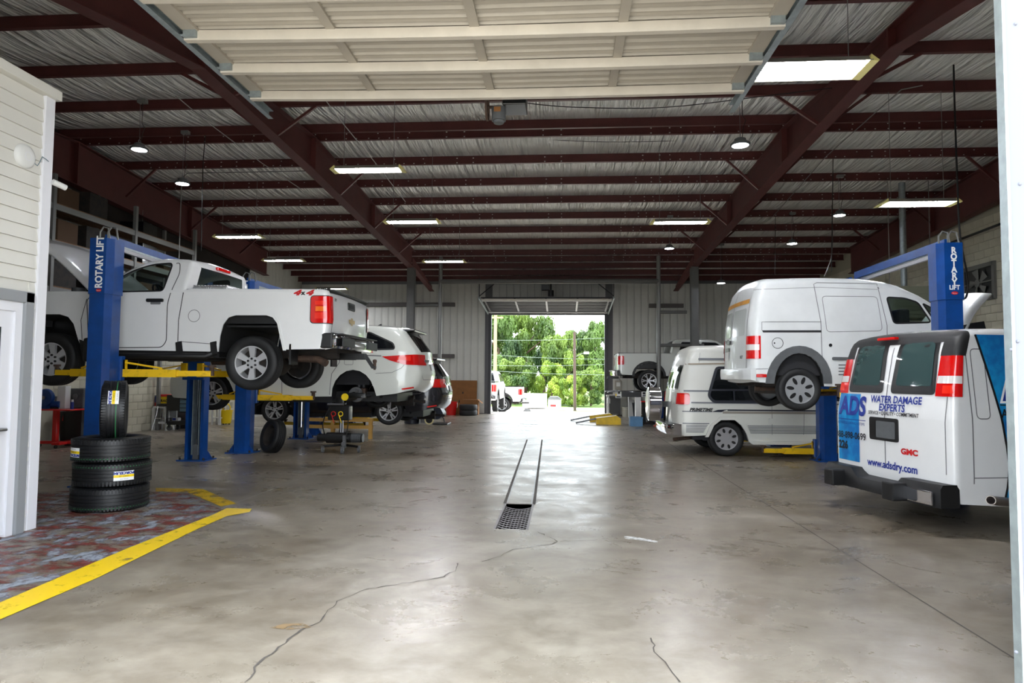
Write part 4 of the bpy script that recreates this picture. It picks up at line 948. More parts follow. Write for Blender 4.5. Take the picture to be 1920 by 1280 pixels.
def bumper_prof(W2, depth, z0, z1, u=0.0): 
    q = MB(); N_ = 16; vs = []
    for k in range(N_ + 1):
        t = -1 + 2 * k / N_; y = W2 * t; d = depth * (1 - 0.35 * t ** 4) + (0 if abs(t) < 0.92 else -0.06)
        vs += [(u + 0.06, y, z0), (u - d * 0.92, y, z0 + 0.02), (u - d, y, z0 + 0.08), (u - d, y, z1 - 0.03), (u - d * 0.9, y, z1), (u + 0.06, y, z1)]
    q.add(vs, [(k * 6 + a, k * 6 + (a + 1) % 6, (k + 1) * 6 + (a + 1) % 6, (k + 1) * 6 + a) for k in range(N_) for a in range(6)] + [tuple(range(6)), tuple(N_ * 6 + a for a in range(5, -1, -1))]); return q
bp = bumper_prof(0.97, 0.17, zB0, zB1).build('rear_bumper', M_chrome, V.root, 40)
for sd in (-1, 1):
    q = MB(); q.box(-0.05, 0.34, sd * 0.94, sd * 0.995, zB0 + 0.02, zB1 + 0.02, 0.02); q.build('bumper_end', M_black, bp)
    q = MB(); q.box(-0.185, -0.165, sd * 0.34, sd * 0.90, zB0 + 0.05, zB1 - 0.04, 0.008); q.build('step_pad', M_black, bp)
q = MB(); q.box(-0.18, 0.0, -0.9, 0.9, zB1, zB1 + 0.015); q.build('top_pad', M_black, bp)
q = MB(); q.box(-0.25, 0.15, -0.05, 0.05, zB0 - 0.12, zB0 - 0.02); q.prism([(-0.22, zB0 - 0.06), (-0.36, zB0 - 0.26), (-0.42, zB0 - 0.26), (-0.42, zB0 - 0.22), (-0.38, zB0 - 0.21), (-0.26, zB0 - 0.03)], 'y', -0.03, 0.03); hb = q.build('hitch', M_blackm, V.root)
q = MB(); q.lathe([(0.0, 0.11), (0.03, 0.10), (0.035, 0.075), (0.025, 0.045), (0.025, 0.0), (0.018, -0.06), (0.0, -0.06)], (-0.40, 0, zB0 - 0.22), 'z', 14); q.build('tow_ball', M_rust, hb, 50)
q = MB(); q.box(0.0, 0.25, -0.6, 0.6, zB0 - 0.02, zB0 + 0.12); q.build('bumper_beam', M_under, V.root)
# open hood and engine bay
h0 = Vector(S(160, 545)); h1 = Vector(S(30, 445)); q = MB(); N_ = 8; vs = []
for k in range(N_ + 1):
    t = k / N_; c = h0.lerp(h1, t) + Vector((0.0, 0.0)); bow = 0.10 * math.sin(math.pi * t * 0.9)
    nn = Vector((-(h1 - h0).y, (h1 - h0).x)).normalized()
    if nn.y < 0: nn = -nn
    for j in range(9):
        s_ = -1 + j / 4; yy = s_ * (0.92 - 0.10 * t); p = c + nn * (bow * 0.6 + 0.07 * (1 - s_ * s_)); vs.append((p.x, yy, p.y))
q.add(vs, [(k * 9 + j, k * 9 + j + 1, (k + 1) * 9 + j + 1, (k + 1) * 9 + j) for k in range(N_) for j in range(8)])
hd = q.build('open_hood', M_white, V.root, 50)
m = hd.modifiers.new('thick', 'SOLIDIFY'); m.thickness = 0.03
for sd in (-1, 1): MB().bar((h0.x - 0.02, sd * 0.78, h0.y - 0.03), (h0.x + 0.22, sd * 0.78, h0.y + 0.14), 0.04, 0.03).build('hood_hinge', M_blackm, V.root)
ze = S(100, 600)[1]; ue0, ue1 = S(160, 600)[0], S(-10, 600)[0]
q = MB(); q.box(ue0, ue1, -0.5, 0.5, ze - 0.4, ze + 0.15, 0.05); q.box(ue0 + 0.2, ue1 - 0.3, -0.3, 0.3, ze + 0.1, ze + 0.36, 0.05); q.box(ue0 + 0.9, ue0 + 1.15, 0.5, 0.85, ze - 0.1, ze + 0.38, 0.03); q.build('engine', M_blackm, V.root)
q = MB(); q.box(ue0 - 0.1, ue0 + 0.12, -0.9, 0.9, ze, belt - 0.02); q.build('firewall', M_black, V.root)
c = S(112, 536); q = MB(); q.cyl((c[0], 0.6, c[1] - 0.2), (c[0], 0.6, c[1] + 0.02), 0.10, 18); q.build('coolant_reservoir', M_greyp, V.root, 40)
for k, (lo, hi) in enumerate(((546, 600), (600, 640))):
    pass
q = MB(); q.box(L0 - 0.12, L0 - 0.02, -0.85, 0.85, S(0, 640)[1], S(0, 580)[1]); q.build('grille', M_blackm, V.root)
SILV = V

# ================================================================ VEHICLES 2-3: minivans on the second and third left lifts
def minivan(label, YNn, dxpx, loc, paint, lift, glass, missing_wheel, name='minivan'):
    V = Vehicle(name, label, 'minivan', loc, math.pi, 1.98)
    T = Vehicle.__new__(Vehicle); T.W = 1.98; T.near = 1; T.loc = MV0; T.inv = (Matrix.Translation(MV0) @ Matrix.Rotation(math.pi, 4, 'Z')).inverted()
    S = T.sp
    raw = [(772, 731, 'rear'), (782, 722, 'rear'), (786, 700, 'rear'), (780, 676, 'rear'), (779, 660, 'glass'), (752, 622, 'rear'), (742, 614, 'roof'), (730, 611, 'roof'), (676, 608, 'roof'), (600, 607, 'roof'), (530, 610, 'roof'), (490, 617, 'glass'), (400, 660, 'hood'),
           (340, 680, 'hood'), (318, 692, 'front'), (308, 710, 'front'), (306, 735, 'front'), (312, 745, 'bottom'), (350, 747, 'arch')] + [(395 + 43 * math.cos(a), 745 - 52 * math.sin(a), 'arch') for a in [math.pi * (1 - k / 10) for k in range(1, 10)]] + [(440, 745, 'bottom'), (621, 743, 'arch')] + \
          [(662 + 41 * math.cos(a), 743 - 50 * math.sin(a), 'arch') for a in [math.pi * (1 - k / 10) for k in range(1, 10)]] + [(705, 742, 'bottom'), (740, 738, 'bottom')]
    out = [(*S(x, y), t) for x, y, t in raw]; belt = S(700, 657)[1]; L0 = max(p[0] for p in out)
    w1 = rpoly([S(736, 643), S(740, 654), S(640, 656), S(560, 657), S(470, 657), S(455, 656), S(515, 627), S(560, 622), S(640, 621), S(690, 622)], 0.05)
    V.body(out, [w1], taper(1.98, 0, belt, 0.32, L0, 0.16, 0.45), 0.10, {'roof': 0.05, 'rear': 0.10, 'glass': 0.10, 'hood': 0.08, 'front': 0.16}, paint, M_dglass)
    V.side('side_glass', w1, glass, -0.01); V.line('window_trim', w1, 0.03, M_black, 0.003, True, nearonly=False)
    c0, c1 = S(640, 640)[0], S(560, 640)[0]
    for c_ in (c0, c1): V.line('window_pillar', [(c_, S(600, 618)[1]), (c_, belt)], 0.07, M_black, 0.0)
    q = MB(); q.box(1.0, L0 - 1.4, -0.85, 0.85, belt - 0.7, belt - 0.2); q.build('interior', M_seat, V.root)
    # spoiler, lamps
    a, b = S(768, 628), S(742, 614); q = MB(); q.box(a[0] - 0.02, b[0] + 0.1, -0.62, 0.62, b[1] - 0.05, b[1] + 0.0, 0.02); q.build('spoiler', M_blackm, V.root)
    ta, tb_ = S(716, 668), S(782, 684)
    V.onsurf('tail_lamp', [S(716, 668), S(775, 664), S(800, 663.5), S(800, 685), S(757, 683), S(730, 675)], 0.42, M_lens, 0.010)
    V.onsurf('lamp_chamber', [S(745, 668), S(768, 667), S(768, 676), S(745, 674)], 0.6, mat('bright_lens', (0.92, 0.16, 0.08), 0.2, coat=0.5), 0.014)
    V.rear('licence_plate', rrect(-0.17, 0.17, S(780, 694)[1], S(780, 680)[1], 0.01), M_whitem, 0.02); V.rear('garnish', rrect(-0.48, 0.48, S(780, 678)[1], S(780, 673)[1], 0.01), M_chrome, 0.02, thick=0.015)
    V.side('side_reflector', rpoly([S(752, 728), S(773, 725), S(773, 728), S(753, 731)], 0.01), M_lens, 0.006)
    V.line('door_gap', [S(640, 662), S(636, 680), S(622, 700), S(617, 740)], 0.012, M_gapl if paint != M_dark else M_gap); V.line('door_gap', [S(530, 662), S(528, 740)], 0.012, M_gapl); V.line('bumper_gap', [S(704, 700), S(735, 698), S(752, 690), S(757, 684)], 0.008, M_gapl)
    V.line('door_rail', [S(640, 664), S(715, 667)], 0.02, M_gapl); fx, fz = S(654, 676); V.line('fuel_door', rrect(fx - 0.09, fx + 0.09, fz - 0.08, fz + 0.08, 0.03), 0.008, M_gapl, 0.003, True)
    V.rline('tailgate_gap', [(0.8, S(780, 664)[1]), (0.74, S(784, 700)[1]), (0.6, S(784, 712)[1]), (-0.6, S(784, 712)[1]), (-0.74, S(784, 700)[1])], 0.01, M_gapl)
    q = MB(); z_ = S(600, 745)[1]; q.box(S(440, 745)[0] * 1.0, S(621, 745)[0], -0.93, 0.93, z_ - 0.10, z_ + 0.03); q.box(0.45, L0 - 0.3, -0.7, 0.7, z_ - 0.08, z_ + 0.12); q.build('lower_sill', M_black, V.root)
    q = MB(); c = S(690, 611); q.prism([(c[0] - 0.02, c[1] + 0.05), (c[0] + 0.14, c[1] + 0.05), (c[0] + 0.0, c[1] + 0.12)], 'y', -0.03, 0.03); q.build('antenna_fin', M_blackm, V.root)
    q = MB(); q.cyl((S(700, 752)[0], -0.55, z_ - 0.1), (S(745, 752)[0], -0.55, z_ - 0.1), 0.12, 14); q.tube([(S(745, 750)[0], -0.55, z_ - 0.1), (S(768, 745)[0], -0.6, z_ - 0.12)], 0.035, 8); q.build('muffler', M_under, V.root, 40)
    ra = S(662, 745); fa = S(395, 737); ra = (ra[0], fa[1])
    for y_ in (-0.86, 0.86):
        o = 1 if y_ > 0 else -1
        make_wheel(V.root, (fa[0], y_, fa[1]), 0.352, 0.23, 0.24, 'multi', o)
        if not (missing_wheel and y_ > 0): make_wheel(V.root, (ra[0], y_, ra[1]), 0.352, 0.23, 0.24, 'multi', o)
        else:
            q = MB(); q.cyl((ra[0], 0.62, ra[1]), (ra[0], 0.80, ra[1]), 0.155, 28); q.cyl((ra[0], 0.80, ra[1]), (ra[0], 0.84, ra[1]), 0.08, 20); hbq = q.build('brake_rotor', M_steel, V.root, 40)
            for k in range(5): MB().cyl((ra[0] + 0.055 * math.cos(k * 1.257), 0.84, ra[1] + 0.055 * math.sin(k * 1.257)), (ra[0] + 0.055 * math.cos(k * 1.257), 0.89, ra[1] + 0.055 * math.sin(k * 1.257)), 0.008, 6).build('wheel_stud', M_steel, hbq)
            q = MB(); q.box(ra[0] - 0.2, ra[0] - 0.1, 0.64, 0.8, ra[1] - 0.05, ra[1] + 0.14, 0.02); q.build('brake_caliper', M_rust, V.root)
            q = MB(); q.cyl((ra[0], 0.6, ra[1] + 0.02), (ra[0] + 0.03, 0.5, ra[1] + 0.42), 0.06, 14); q.cyl((ra[0] - 0.12, 0.66, ra[1] + 0.1), (ra[0] - 0.1, 0.6, ra[1] + 0.40), 0.03, 10); q.bar((ra[0], 0.6, ra[1]), (ra[0] + 0.45, 0.45, ra[1] - 0.02), 0.08, 0.06); q.build('suspension', M_steel, V.root, 40)
    q = MB(); q.cyl((ra[0], -0.7, ra[1]), (ra[0], 0.62, ra[1]), 0.05, 10); q.build('rear_axle', M_under, V.root, 40)
    for sd in (-1, 1): q = MB(); c = S(706, 735); q.box(c[0] - 0.05, c[0], sd * 0.7, sd * 0.95, c[1] - 0.12, c[1] + 0.12); q.build('mud_flap', M_black, V.root)
    return V
MVY = 13.35; MV0 = Vector((dp(780, 690, MVY).x, MVY + 0.99, dp(395, 769, MVY).z))
ODY = minivan('pearl white minivan on a lift with its rear wheel off', MVY, 0, MV0, M_pearl, 0, M_dglass, True)
# the dark one: its rear wheel centre sits at photo (728,768) on the plane Y = 16.8
wr = dp(728, 769, 16.8); wloc = MV0.x - wr.x
S_ = ODY.sp
rear_off = (MV0.x - dp(662, 737, MVY).x)
DARK = minivan('charcoal minivan on the lift behind the pearl white minivan', 16.8, 0, Vector((wr.x + rear_off, 16.8 + 0.99, dp(728, 797, 16.8).z)), M_dark, 0, M_dglass, False)
# ================================================================ VEHICLE 4: white high-roof compact van on the front right lift
YN = 10.5
V = Vehicle('compact_cargo_van', 'white high-roof compact cargo van raised on the front right lift', 'van', (dp(1410, 640, YN).x, YN + 0.9, dp(1502, 769, YN).z), 0.0, 1.8)
S = V.sp
raw = [(1415, 716, 'rear'), (1407, 700, 'rear'), (1407, 640, 'rear'), (1409, 600, 'rear'), (1414, 560, 'rear'), (1422, 535, 'rear'), (1431, 524, 'roof'), (1446, 519, 'roof'), (1540, 517, 'roof'), (1620, 519, 'roof'), (1665, 525, 'roof'), (1690, 532, 'glass'), (1730, 551, 'glass'), (1775, 580, 'glass'), (1812, 612, 'open'),
       (1815, 642, 'open'), (1895, 664, 'front'), (1908, 690, 'front'), (1910, 735, 'front'), (1900, 745, 'bottom'), (1872, 742, 'arch')] + [(1822 + 47 * math.cos(a), 722 - 58 * math.sin(a), 'arch') for a in [math.pi * k / 10 for k in range(1, 10)]] + [(1774, 732, 'bottom'), (1700, 728, 'bottom'), (1546, 724, 'arch')] + \
      [(1498 + 46 * math.cos(a), 719 - 57 * math.sin(a), 'arch') for a in [math.pi * k / 12 for k in range(1, 12)]] + [(1450, 718, 'bottom')]
raw[14] = (1812, 612, 'body')
raw[15] = (1815, 642, 'open')
out = [(*S(x, y), t) for x, y, t in raw]; belt = S(1600, 606)[1]; L0 = max(p[0] for p in out)
w1 = rpoly([S(1666, 556), S(1700, 558), S(1724, 566), S(1746, 604), S(1676, 606)], 0.05); w2 = rpoly([S(1733, 568), S(1752, 578), S(1782, 600), S(1754, 604)], 0.03)
V.body(out, [w1, w2], taper(1.8, 0, belt, 0.16, L0, 0.05, 0.3), 0.10, {'roof': 0.05, 'rear': 0.05, 'glass': 0.10, 'front': 0.12}, M_oldwhite, M_glass)
for w_ in (w1, w2): V.side('door_glass', w_, M_glass, -0.012); V.line('window_seal', w_, 0.025, M_black, 0.003, True)
q = MB(); q.box(0.4, L0 - 1.1, -0.8, 0.8, belt - 0.8, belt - 0.45); q.box(2.3, 2.45, -0.7, 0.7, belt - 0.5, belt + 0.25, 0.04); q.prism([(3.05, belt - 0.4), (3.0, belt - 0.05), (3.5, belt + 0.05), (3.6, belt - 0.4)], 'y', -0.75, 0.75); q.build('cab_interior', M_seat, V.root)
c = S(1712, 578); q = MB(); q.box(c[0] - 0.02, c[0] + 0.02, -0.12, 0.12, c[1] - 0.03, c[1] + 0.04, 0.015); q.build('rear_view_mirror', M_black, V.root)
q = MB(); q.prism([(c[0] - 0.04, c[1] - 0.18), (c[0] + 0.04, c[1] - 0.18), (c[0], c[1] - 0.08)], 'y', -0.01, 0.01); q.tube([(c[0], 0, c[1] - 0.08), (c[0], 0, c[1] - 0.02)], 0.004, 5); q.build('air_freshener', M_black, V.root)
# arch cladding
co = [(1498 + 62 * math.cos(a), 719 - 71 * math.sin(a)) for a in [math.pi * k / 16 for k in range(17)]]; ci = [(1498 + 46 * math.cos(a), 719 - 57 * math.sin(a)) for a in [math.pi * k / 16 for k in range(16, -1, -1)]]
V.side('arch_cladding', [S(x, y) for x, y in co + ci], M_greyp, 0.02, thick=0.03)
co = [(1822 + 62 * math.cos(a), 722 - 72 * math.sin(a)) for a in [math.pi * k / 16 for k in range(17)]]; ci = [(1822 + 47 * math.cos(a), 722 - 58 * math.sin(a)) for a in [math.pi * k / 16 for k in range(16, -1, -1)]]
V.side('arch_cladding', [S(x, y) for x, y in co + ci], M_greyp, 0.02, thick=0.03)
# panel lines
V.line('door_gap', [S(1541, 662), S(1539, 602), S(1530, 531), S(1536, 528), S(1650, 530), S(1653, 540)], 0.010, M_gapl); V.line('door_gap', [S(1650, 531), S(1663, 610), S(1664, 700)], 0.010, M_gapl); V.line('door_gap', [S(1541, 662), S(1545, 700)], 0.010, M_gapl)
V.line('pressed_panel', rpoly([S(1544, 554), S(1648, 555), S(1654, 620), S(1550, 622)], 0.06), 0.008, M_gapl, 0.003, True)
V.line('roof_seam', [S(1418, 541), S(1540, 537), S(1650, 541)], 0.006, M_gapl)
V.line('rail_panel', [S(1540, 603), S(1429, 603), S(1429, 619)], 0.007, M_gapl); V.side('slide_rail', [S(1429, 619), S(1540, 619), S(1540, 623), S(1431, 623)], M_gap, 0.004, nearonly=True)
fx, fz = S(1458, 643); V.line('fuel_door', [(fx + 0.082 * math.cos(k * math.pi / 14), fz + 0.082 * math.sin(k * math.pi / 14)) for k in range(28)], 0.008, M_gap, 0.003, True)
for x_, y_, r_ in ((1452, 643, 0.012), (1557, 647, 0.026)): c = S(x_, y_); V.side('lock', [(c[0] + r_ * math.cos(t * 0.5236), c[1] + r_ * math.sin(t * 0.5236)) for t in range(12)], M_blackm, 0.006, nearonly=True)
V.side('side_moulding', rpoly([S(1560, 669), S(1760, 672), S(1760, 678), S(1560, 675)], 0.03), M_greyp, 0.02, thick=0.02)
for k in range(4): V.line('air_vent', [S(1572, 684 + 6 * k), S(1590, 684 + 6 * k)], 0.02, M_gapl, 0.004)
V.side('side_marker', rrect(S(1419, 705)[0], S(1437, 705)[0], S(1419, 707)[1], S(1419, 701)[1], 0.01), M_lens, 0.02, thick=0.012)
V.line('bumper_gap', [S(1408, 692), S(1440, 691)], 0.008, M_gapl)
z0, z1 = S(1418, 672)[1], S(1418, 629)[1]; ul = S(1427, 650)[0]
zm1, zm2 = S(1418, 656)[1], S(1418, 645)[1]
V.onsurf('tail_lamp', [(-0.2, z0), (ul, z0), (ul, z1), (-0.2, z1)], 0.71, M_lens, 0.012); V.onsurf('reversing_lens', [(-0.2, zm1), (ul - 0.02, zm1), (ul - 0.02, zm2), (-0.2, zm2)], 0.73, M_lensw, 0.016)
# rear doors
zb0, zb1 = S(1410, 714)[1], S(1410, 690)[1]
bumper_prof(0.88, 0.12, zb0, zb1).build('rear_bumper', M_oldwhite, V.root, 40)
V.rline('door_gap', [(0.05, S(1410, 528)[1]), (0.05, zb1)], 0.012); V.rline('door_gap', [(0.70, S(1410, 690)[1]), (0.70, S(1410, 550)[1])], 0.012, M_gapl); V.rline('door_gap', [(-0.70, S(1410, 690)[1]), (-0.70, S(1410, 550)[1])], 0.012, M_gapl)
zo = S(1410, 561)[1]; V.rear('reflective_strip', rrect(-0.68, 0.68, zo - 0.035, zo + 0.035, 0.01), mat('orange_tape', (0.86, 0.60, 0.18), 0.4, noise=0.3, nscale=6), 0.006)
V.rear('door_handle', rrect(0.08, 0.30, S(1410, 640)[1], S(1410, 632)[1], 0.01), M_blackm, 0.03, thick=0.02); V.rear('licence_plate', rrect(0.22, 0.55, S(1410, 672)[1], S(1410, 655)[1], 0.01), M_whitem, 0.012); V.rear('lamp_bar', rrect(0.18, 0.60, S(1410, 654)[1], S(1410, 647)[1], 0.01), M_blackm, 0.016, thick=0.01)
V.rear('blanked_window', rrect(0.12, 0.62, S(1410, 626)[1], S(1410, 574)[1], 0.05), mat('blanked_panel', (0.80, 0.82, 0.81), 0.18, coat=0.5), 0.006); V.rear('blanked_window', rrect(-0.62, -0.04, S(1410, 626)[1], S(1410, 574)[1], 0.05), MATS['blanked_panel'], 0.006)
V.rtext('lettering', 'TRANSIT', 0.075, 0.42, S(1410, 644)[1] + 0.09, M_gap, 0.004); V.rtext('lettering', 'XLT', 0.06, -0.5, S(1410, 668)[1], M_gap, 0.003)
q = MB(); z_ = S(1500, 722)[1]; q.box(0.2, L0 - 0.3, -0.72, 0.72, z_ - 0.02, z_ + 0.15); q.box(0.3, 1.1, -0.5, 0.1, z_ - 0.14, z_); q.build('floor_pan', M_under, V.root)
q = MB(); q.tube([(2.4, -0.3, z_ - 0.1), (1.2, -0.3, z_ - 0.14), (0.75, -0.45, z_ - 0.08), (0.15, -0.5, z_ - 0.06)], 0.035, 8); q.build('exhaust_pipe', M_rust, V.root, 40)
ra = S(1502, 730); fa = S(1822, 733)
q = MB(); q.cyl((ra[0], -0.7, ra[1]), (ra[0], 0.7, ra[1]), 0.045, 10); q.bar((ra[0] - 0.6, -0.5, z_), (ra[0] + 0.6, -0.5, z_ + 0.02), 0.06, 0.03); q.bar((ra[0] - 0.6, 0.5, z_), (ra[0] + 0.6, 0.5, z_ + 0.02), 0.06, 0.03); q.build('rear_axle', M_under, V.root)
for y_ in (-0.76, 0.76):
    for p in (ra, fa): make_wheel(V.root, (p[0], y_, p[1]), 0.325, 0.205, 0.215, 'hubcap', 1 if y_ > 0 else -1)
h0 = Vector(S(1815, 645)); h1 = Vector(S(1878, 549)); nn = Vector((-(h1 - h0).y, (h1 - h0).x)).normalized(); q = MB(); vs = []
for k in range(9):
    t = k / 8
    for j in range(9):
        s_ = -1 + j / 4; p = h0.lerp(h1, t) + nn * (0.12 * (1 - s_ * s_) + 0.08 * math.sin(math.pi * t)); vs.append((p.x, s_ * (0.80 - 0.12 * t), p.y))
q.add(vs, [(k * 9 + j, k * 9 + j + 1, (k + 1) * 9 + j + 1, (k + 1) * 9 + j) for k in range(8) for j in range(8)]); hd = q.build('open_hood', M_oldwhite, V.root, 50)
m = hd.modifiers.new('thick', 'SOLIDIFY'); m.thickness = 0.03
q = MB(); q.box(S(1815, 660)[0], L0 - 0.15, -0.7, 0.7, z_, S(1850, 665)[1], 0.05); q.build('engine', M_blackm, V.root)
TC = V
# ================================================================ VEHICLE 5: cream conversion van parked at the second right bay
YN = 13.75
V = Vehicle('conversion_van', 'cream high-top conversion van with grey stripes parked behind the raised cargo van', 'van', (dp(1272, 770, YN).x, YN + 1.0, 0.0), 0.0, 2.0)
S = V.sp
raw = [(1280, 818, 'rear'), (1272, 806, 'rear'), (1272, 760, 'rear'), (1274, 735, 'rear'), (1281, 700, 'glass'), (1287, 683, 'rear'), (1291, 668, 'rear'), (1299, 655, 'roof'), (1312, 650, 'roof'), (1400, 648, 'roof'), (1560, 647, 'roof'), (1610, 654, 'roof'), (1640, 672, 'roof'), (1652, 690, 'glass'), (1690, 735, 'hood'),
       (1735, 750, 'front'), (1745, 765, 'front'), (1746, 812, 'front'), (1738, 824, 'bottom'), (1700, 826, 'arch')] + [(1660 + 38 * math.cos(a), 822 - 38 * math.sin(a), 'arch') for a in [math.pi * k / 10 for k in range(1, 10)]] + [(1620, 830, 'bottom'), (1408, 829, 'arch'), (1402, 812, 'arch'), (1391, 794, 'arch'), (1378, 785, 'arch'), (1350, 785, 'arch'), (1335, 795, 'arch'), (1324, 816, 'bottom')]
out = [(*S(x, y), t) for x, y, t in raw]; belt = S(1400, 756)[1]; L0 = max(p[0] for p in out)
w1 = rpoly([S(1346, 689), S(1500, 689), S(1500, 753), S(1338, 753), S(1329, 742)], 0.06); w2 = rpoly([S(1520, 692), S(1640, 694), S(1680, 740), S(1680, 748), S(1520, 750)], 0.06)
V.body(out, [w1, w2], taper(2.0, 0, belt, 0.17, L0, 0.10, 0.35), 0.09, {'roof': 0.06, 'rear': 0.06, 'glass': 0.07, 'hood': 0.06, 'front': 0.1}, M_cream, M_dglass, gedge=0.0)
for w_ in (w1, w2):
    V.side('side_glass', w_, M_dglass, -0.01); V.line('window_frame', w_, 0.055, mat('window_frame_navy', (0.14, 0.15, 0.19), 0.4), 0.006, True, nearonly=False)
V.line('window_bar', [S(1332, 731), S(1500, 731)], 0.04, MATS['window_frame_navy'], 0.004); V.line('window_bar', [S(1377, 731), S(1377, 753)], 0.03, MATS['window_frame_navy'], 0.004)
q = MB(); q.box(0.3, L0 - 0.9, -0.9, 0.9, belt - 0.75, belt - 0.55); q.box(0.5, 1.1, -0.7, 0.7, belt - 0.5, belt + 0.25, 0.06); q.box(2.0, 2.15, -0.8, 0.8, belt - 0.5, belt + 0.3, 0.05); q.build('interior', M_seat, V.root)
M_blind = mat('green_blind', (0.30, 0.34, 0.29), 0.8)
zb_ = S(1400, 725)[1]; zt_ = S(1400, 692)[1]
me = MB().box(0, S(1498, 700)[0] - S(1350, 700)[0], -0.006, 0.006, 0, 0.022).mesh('blind_slat', M_blind)
for k in range(12): link('blind_slat', me, V.root, (S(1348, 700)[0], -0.84, zb_ + (zt_ - zb_) * k / 12))
# stripes
M_stripe = mat('grey_stripe', (0.45, 0.46, 0.48), 0.4); M_stripe2 = mat('taupe_stripe', (0.60, 0.57, 0.53), 0.4); M_stripeb = mat('navy_stripe', (0.13, 0.14, 0.20), 0.4)
V.line('stripe', [S(1276, 732.5), S(1330, 733)], 0.035, M_stripe, 0.003); V.line('stripe', [S(1296, 754.5), S(1400, 755.5), S(1735, 760)], 0.03, M_stripe, 0.003); V.line('stripe', [S(1273, 771), S(1335, 771.5)], 0.022, M_stripe, 0.003)
V.side('swoosh', [S(1334, 772), S(1346, 768), S(1366, 767), S(1358, 769.5), S(1353, 772.5)], M_stripeb, 0.004, nearonly=True); V.line('stripe', [S(1364, 768.5), S(1735, 772)], 0.028, M_stripeb, 0.003); V.line('stripe', [S(1355, 773), S(1735, 776)], 0.045, M_stripe2, 0.003)
V.line('stripe', [S(1273, 793.5), S(1330, 794)], 0.02, M_stripe, 0.003)
for k in range(6):
    V.line('pinstripe', [S(1287, 797 + 2.6 * k), S(1327 - 1.5 * k, 797 + 2.6 * k)], 0.014, M_stripe, 0.003); V.line('pinstripe', [S(1402 + k, 798 + 2.7 * k), S(1735, 801 + 2.7 * k)], 0.014, M_stripe, 0.003)
V.line('gutter', [S(1288, 682), S(1640, 678)], 0.03, mat('gutter_tan', (0.62, 0.57, 0.50), 0.6), 0.012, nearonly=False); V.side('roof_rail', rrect(S(1312, 675)[0], S(1600, 675)[0], S(1400, 675)[1], S(1400, 671)[1], 0.02), M_stripe, 0.02, thick=0.03)
V.line('roof_seam', [S(1317, 652), S(1313, 680)], 0.006, M_gapl); V.line('door_gap', [S(1447, 756), S(1448, 815)], 0.008, M_gapl); V.line('door_gap', [S(1508, 756), S(1507, 815)], 0.008, M_gapl)
V.stext('lettering', 'PRIMETIME', 0.085, *S(1314, 768), M_gap, 0.004, 1.1, shear=0.3)
c = S(1446, 790); V.side('door_hinge', rrect(c[0] - 0.05, c[0] + 0.04, c[1] - 0.05, c[1] + 0.06, 0.02), M_cream, 0.03, thick=0.03)
# fibreglass flare and running board
fo = [(1322, 819), (1331, 797), (1348, 781), (1380, 781), (1395, 791), (1406, 811), (1411, 827), (1620, 829), (1620, 835), (1411, 833), (1404, 828), (1399, 813), (1389, 797), (1377, 787), (1351, 787), (1338, 797), (1328, 819)]
V.side('arch_flare', [S(x, y) for x, y in fo], M_cream, 0.05, thick=0.07)
# lamps, rear doors, bumper, spare
MB_ = mat('bright_lens', (0.92, 0.16, 0.08), 0.2, coat=0.5); z0, z1 = S(1280, 758)[1], S(1280, 737)[1]; ul = S(1294, 747)[0]
V.onsurf('tail_lamp', rpoly([(-0.2, z0), (ul, z0), (ul, z1), (-0.2, z1)], [0, 0.05, 0.05, 0], 3), 0.80, M_lens, 0.022)
V.onsurf('lamp_glow', [(ul - 0.17, z0 + 0.03), (ul - 0.09, z0 + 0.03), (ul - 0.09, z1 - 0.03), (ul - 0.17, z1 - 0.03)], 0.80, MB_, 0.026)
z0, z1 = S(1280, 728)[1], S(1280, 686)[1]
for a, b in ((0.03, 0.42), (0.46, 0.85), (-0.42, -0.03), (-0.85, -0.46)):
    V.rear('rear_glass', rrect(a, b, z0, z1, 0.05), mat('mirror_glass', (0.30, 0.36, 0.34), 0.04, metal=0.9), 0.012); V.rear('glass_frame', rrect(a - 0.025, b + 0.025, z0 - 0.025, z1 + 0.025, 0.06), M_chrome, 0.008)
V.rline('door_gap', [(0, z0 - 0.8), (0, z1 + 0.1)], 0.012)
zc = S(1290, 671)[1]; V.rear('cap_emblem', rpoly([(0.3, zc), (0.5, zc + 0.03), (0.62, zc), (0.5, zc - 0.03)], 0.02), M_chrome, 0.01)
bp = bumper_prof(0.99, 0.24, S(1272, 817)[1], S(1272, 795)[1]).build('rear_bumper', M_chrome, V.root, 40)
q = MB(); q.box(-0.23, 0.02, -0.97, 0.97, S(1272, 796)[1], S(1272, 796)[1] + 0.012); q.build('bumper_pad', M_blackm, bp)
q = MB(); zc, yc = S(1272, 761)[1], 0.0
q.lathe([(0.0, -0.50), (0.30, -0.50), (0.335, -0.49), (0.345, -0.47)], (0, yc, zc), 'x', 40); sp_ = q.build('spare_wheel_cover', M_cream, V.root, 40)
q = MB(); q.lathe([(0.345, -0.485), (0.365, -0.47), (0.365, -0.24), (0.33, -0.22), (0.0, -0.22)], (0, yc, zc), 'x', 40); q.build('cover_band', M_chrome, sp_, 40)
q = MB(); q.box(-0.24, 0.0, -0.05, 0.05, zc - 0.06, zc + 0.06); q.bar((-0.12, 0, zc), (-0.08, 0.3, zc - 0.45), 0.05, 0.05); q.build('spare_carrier', M_blackm, V.root)
ra = S(1363, 826); ra = (ra[0], 0.352); fa = (S(1660, 826)[0], 0.352)
for y_ in (-0.86, 0.86):
    for p in (ra, fa): make_wheel(V.root, (p[0], y_, p[1]), 0.352, 0.235, 0.225, 'chrome', 1 if y_ > 0 else -1)
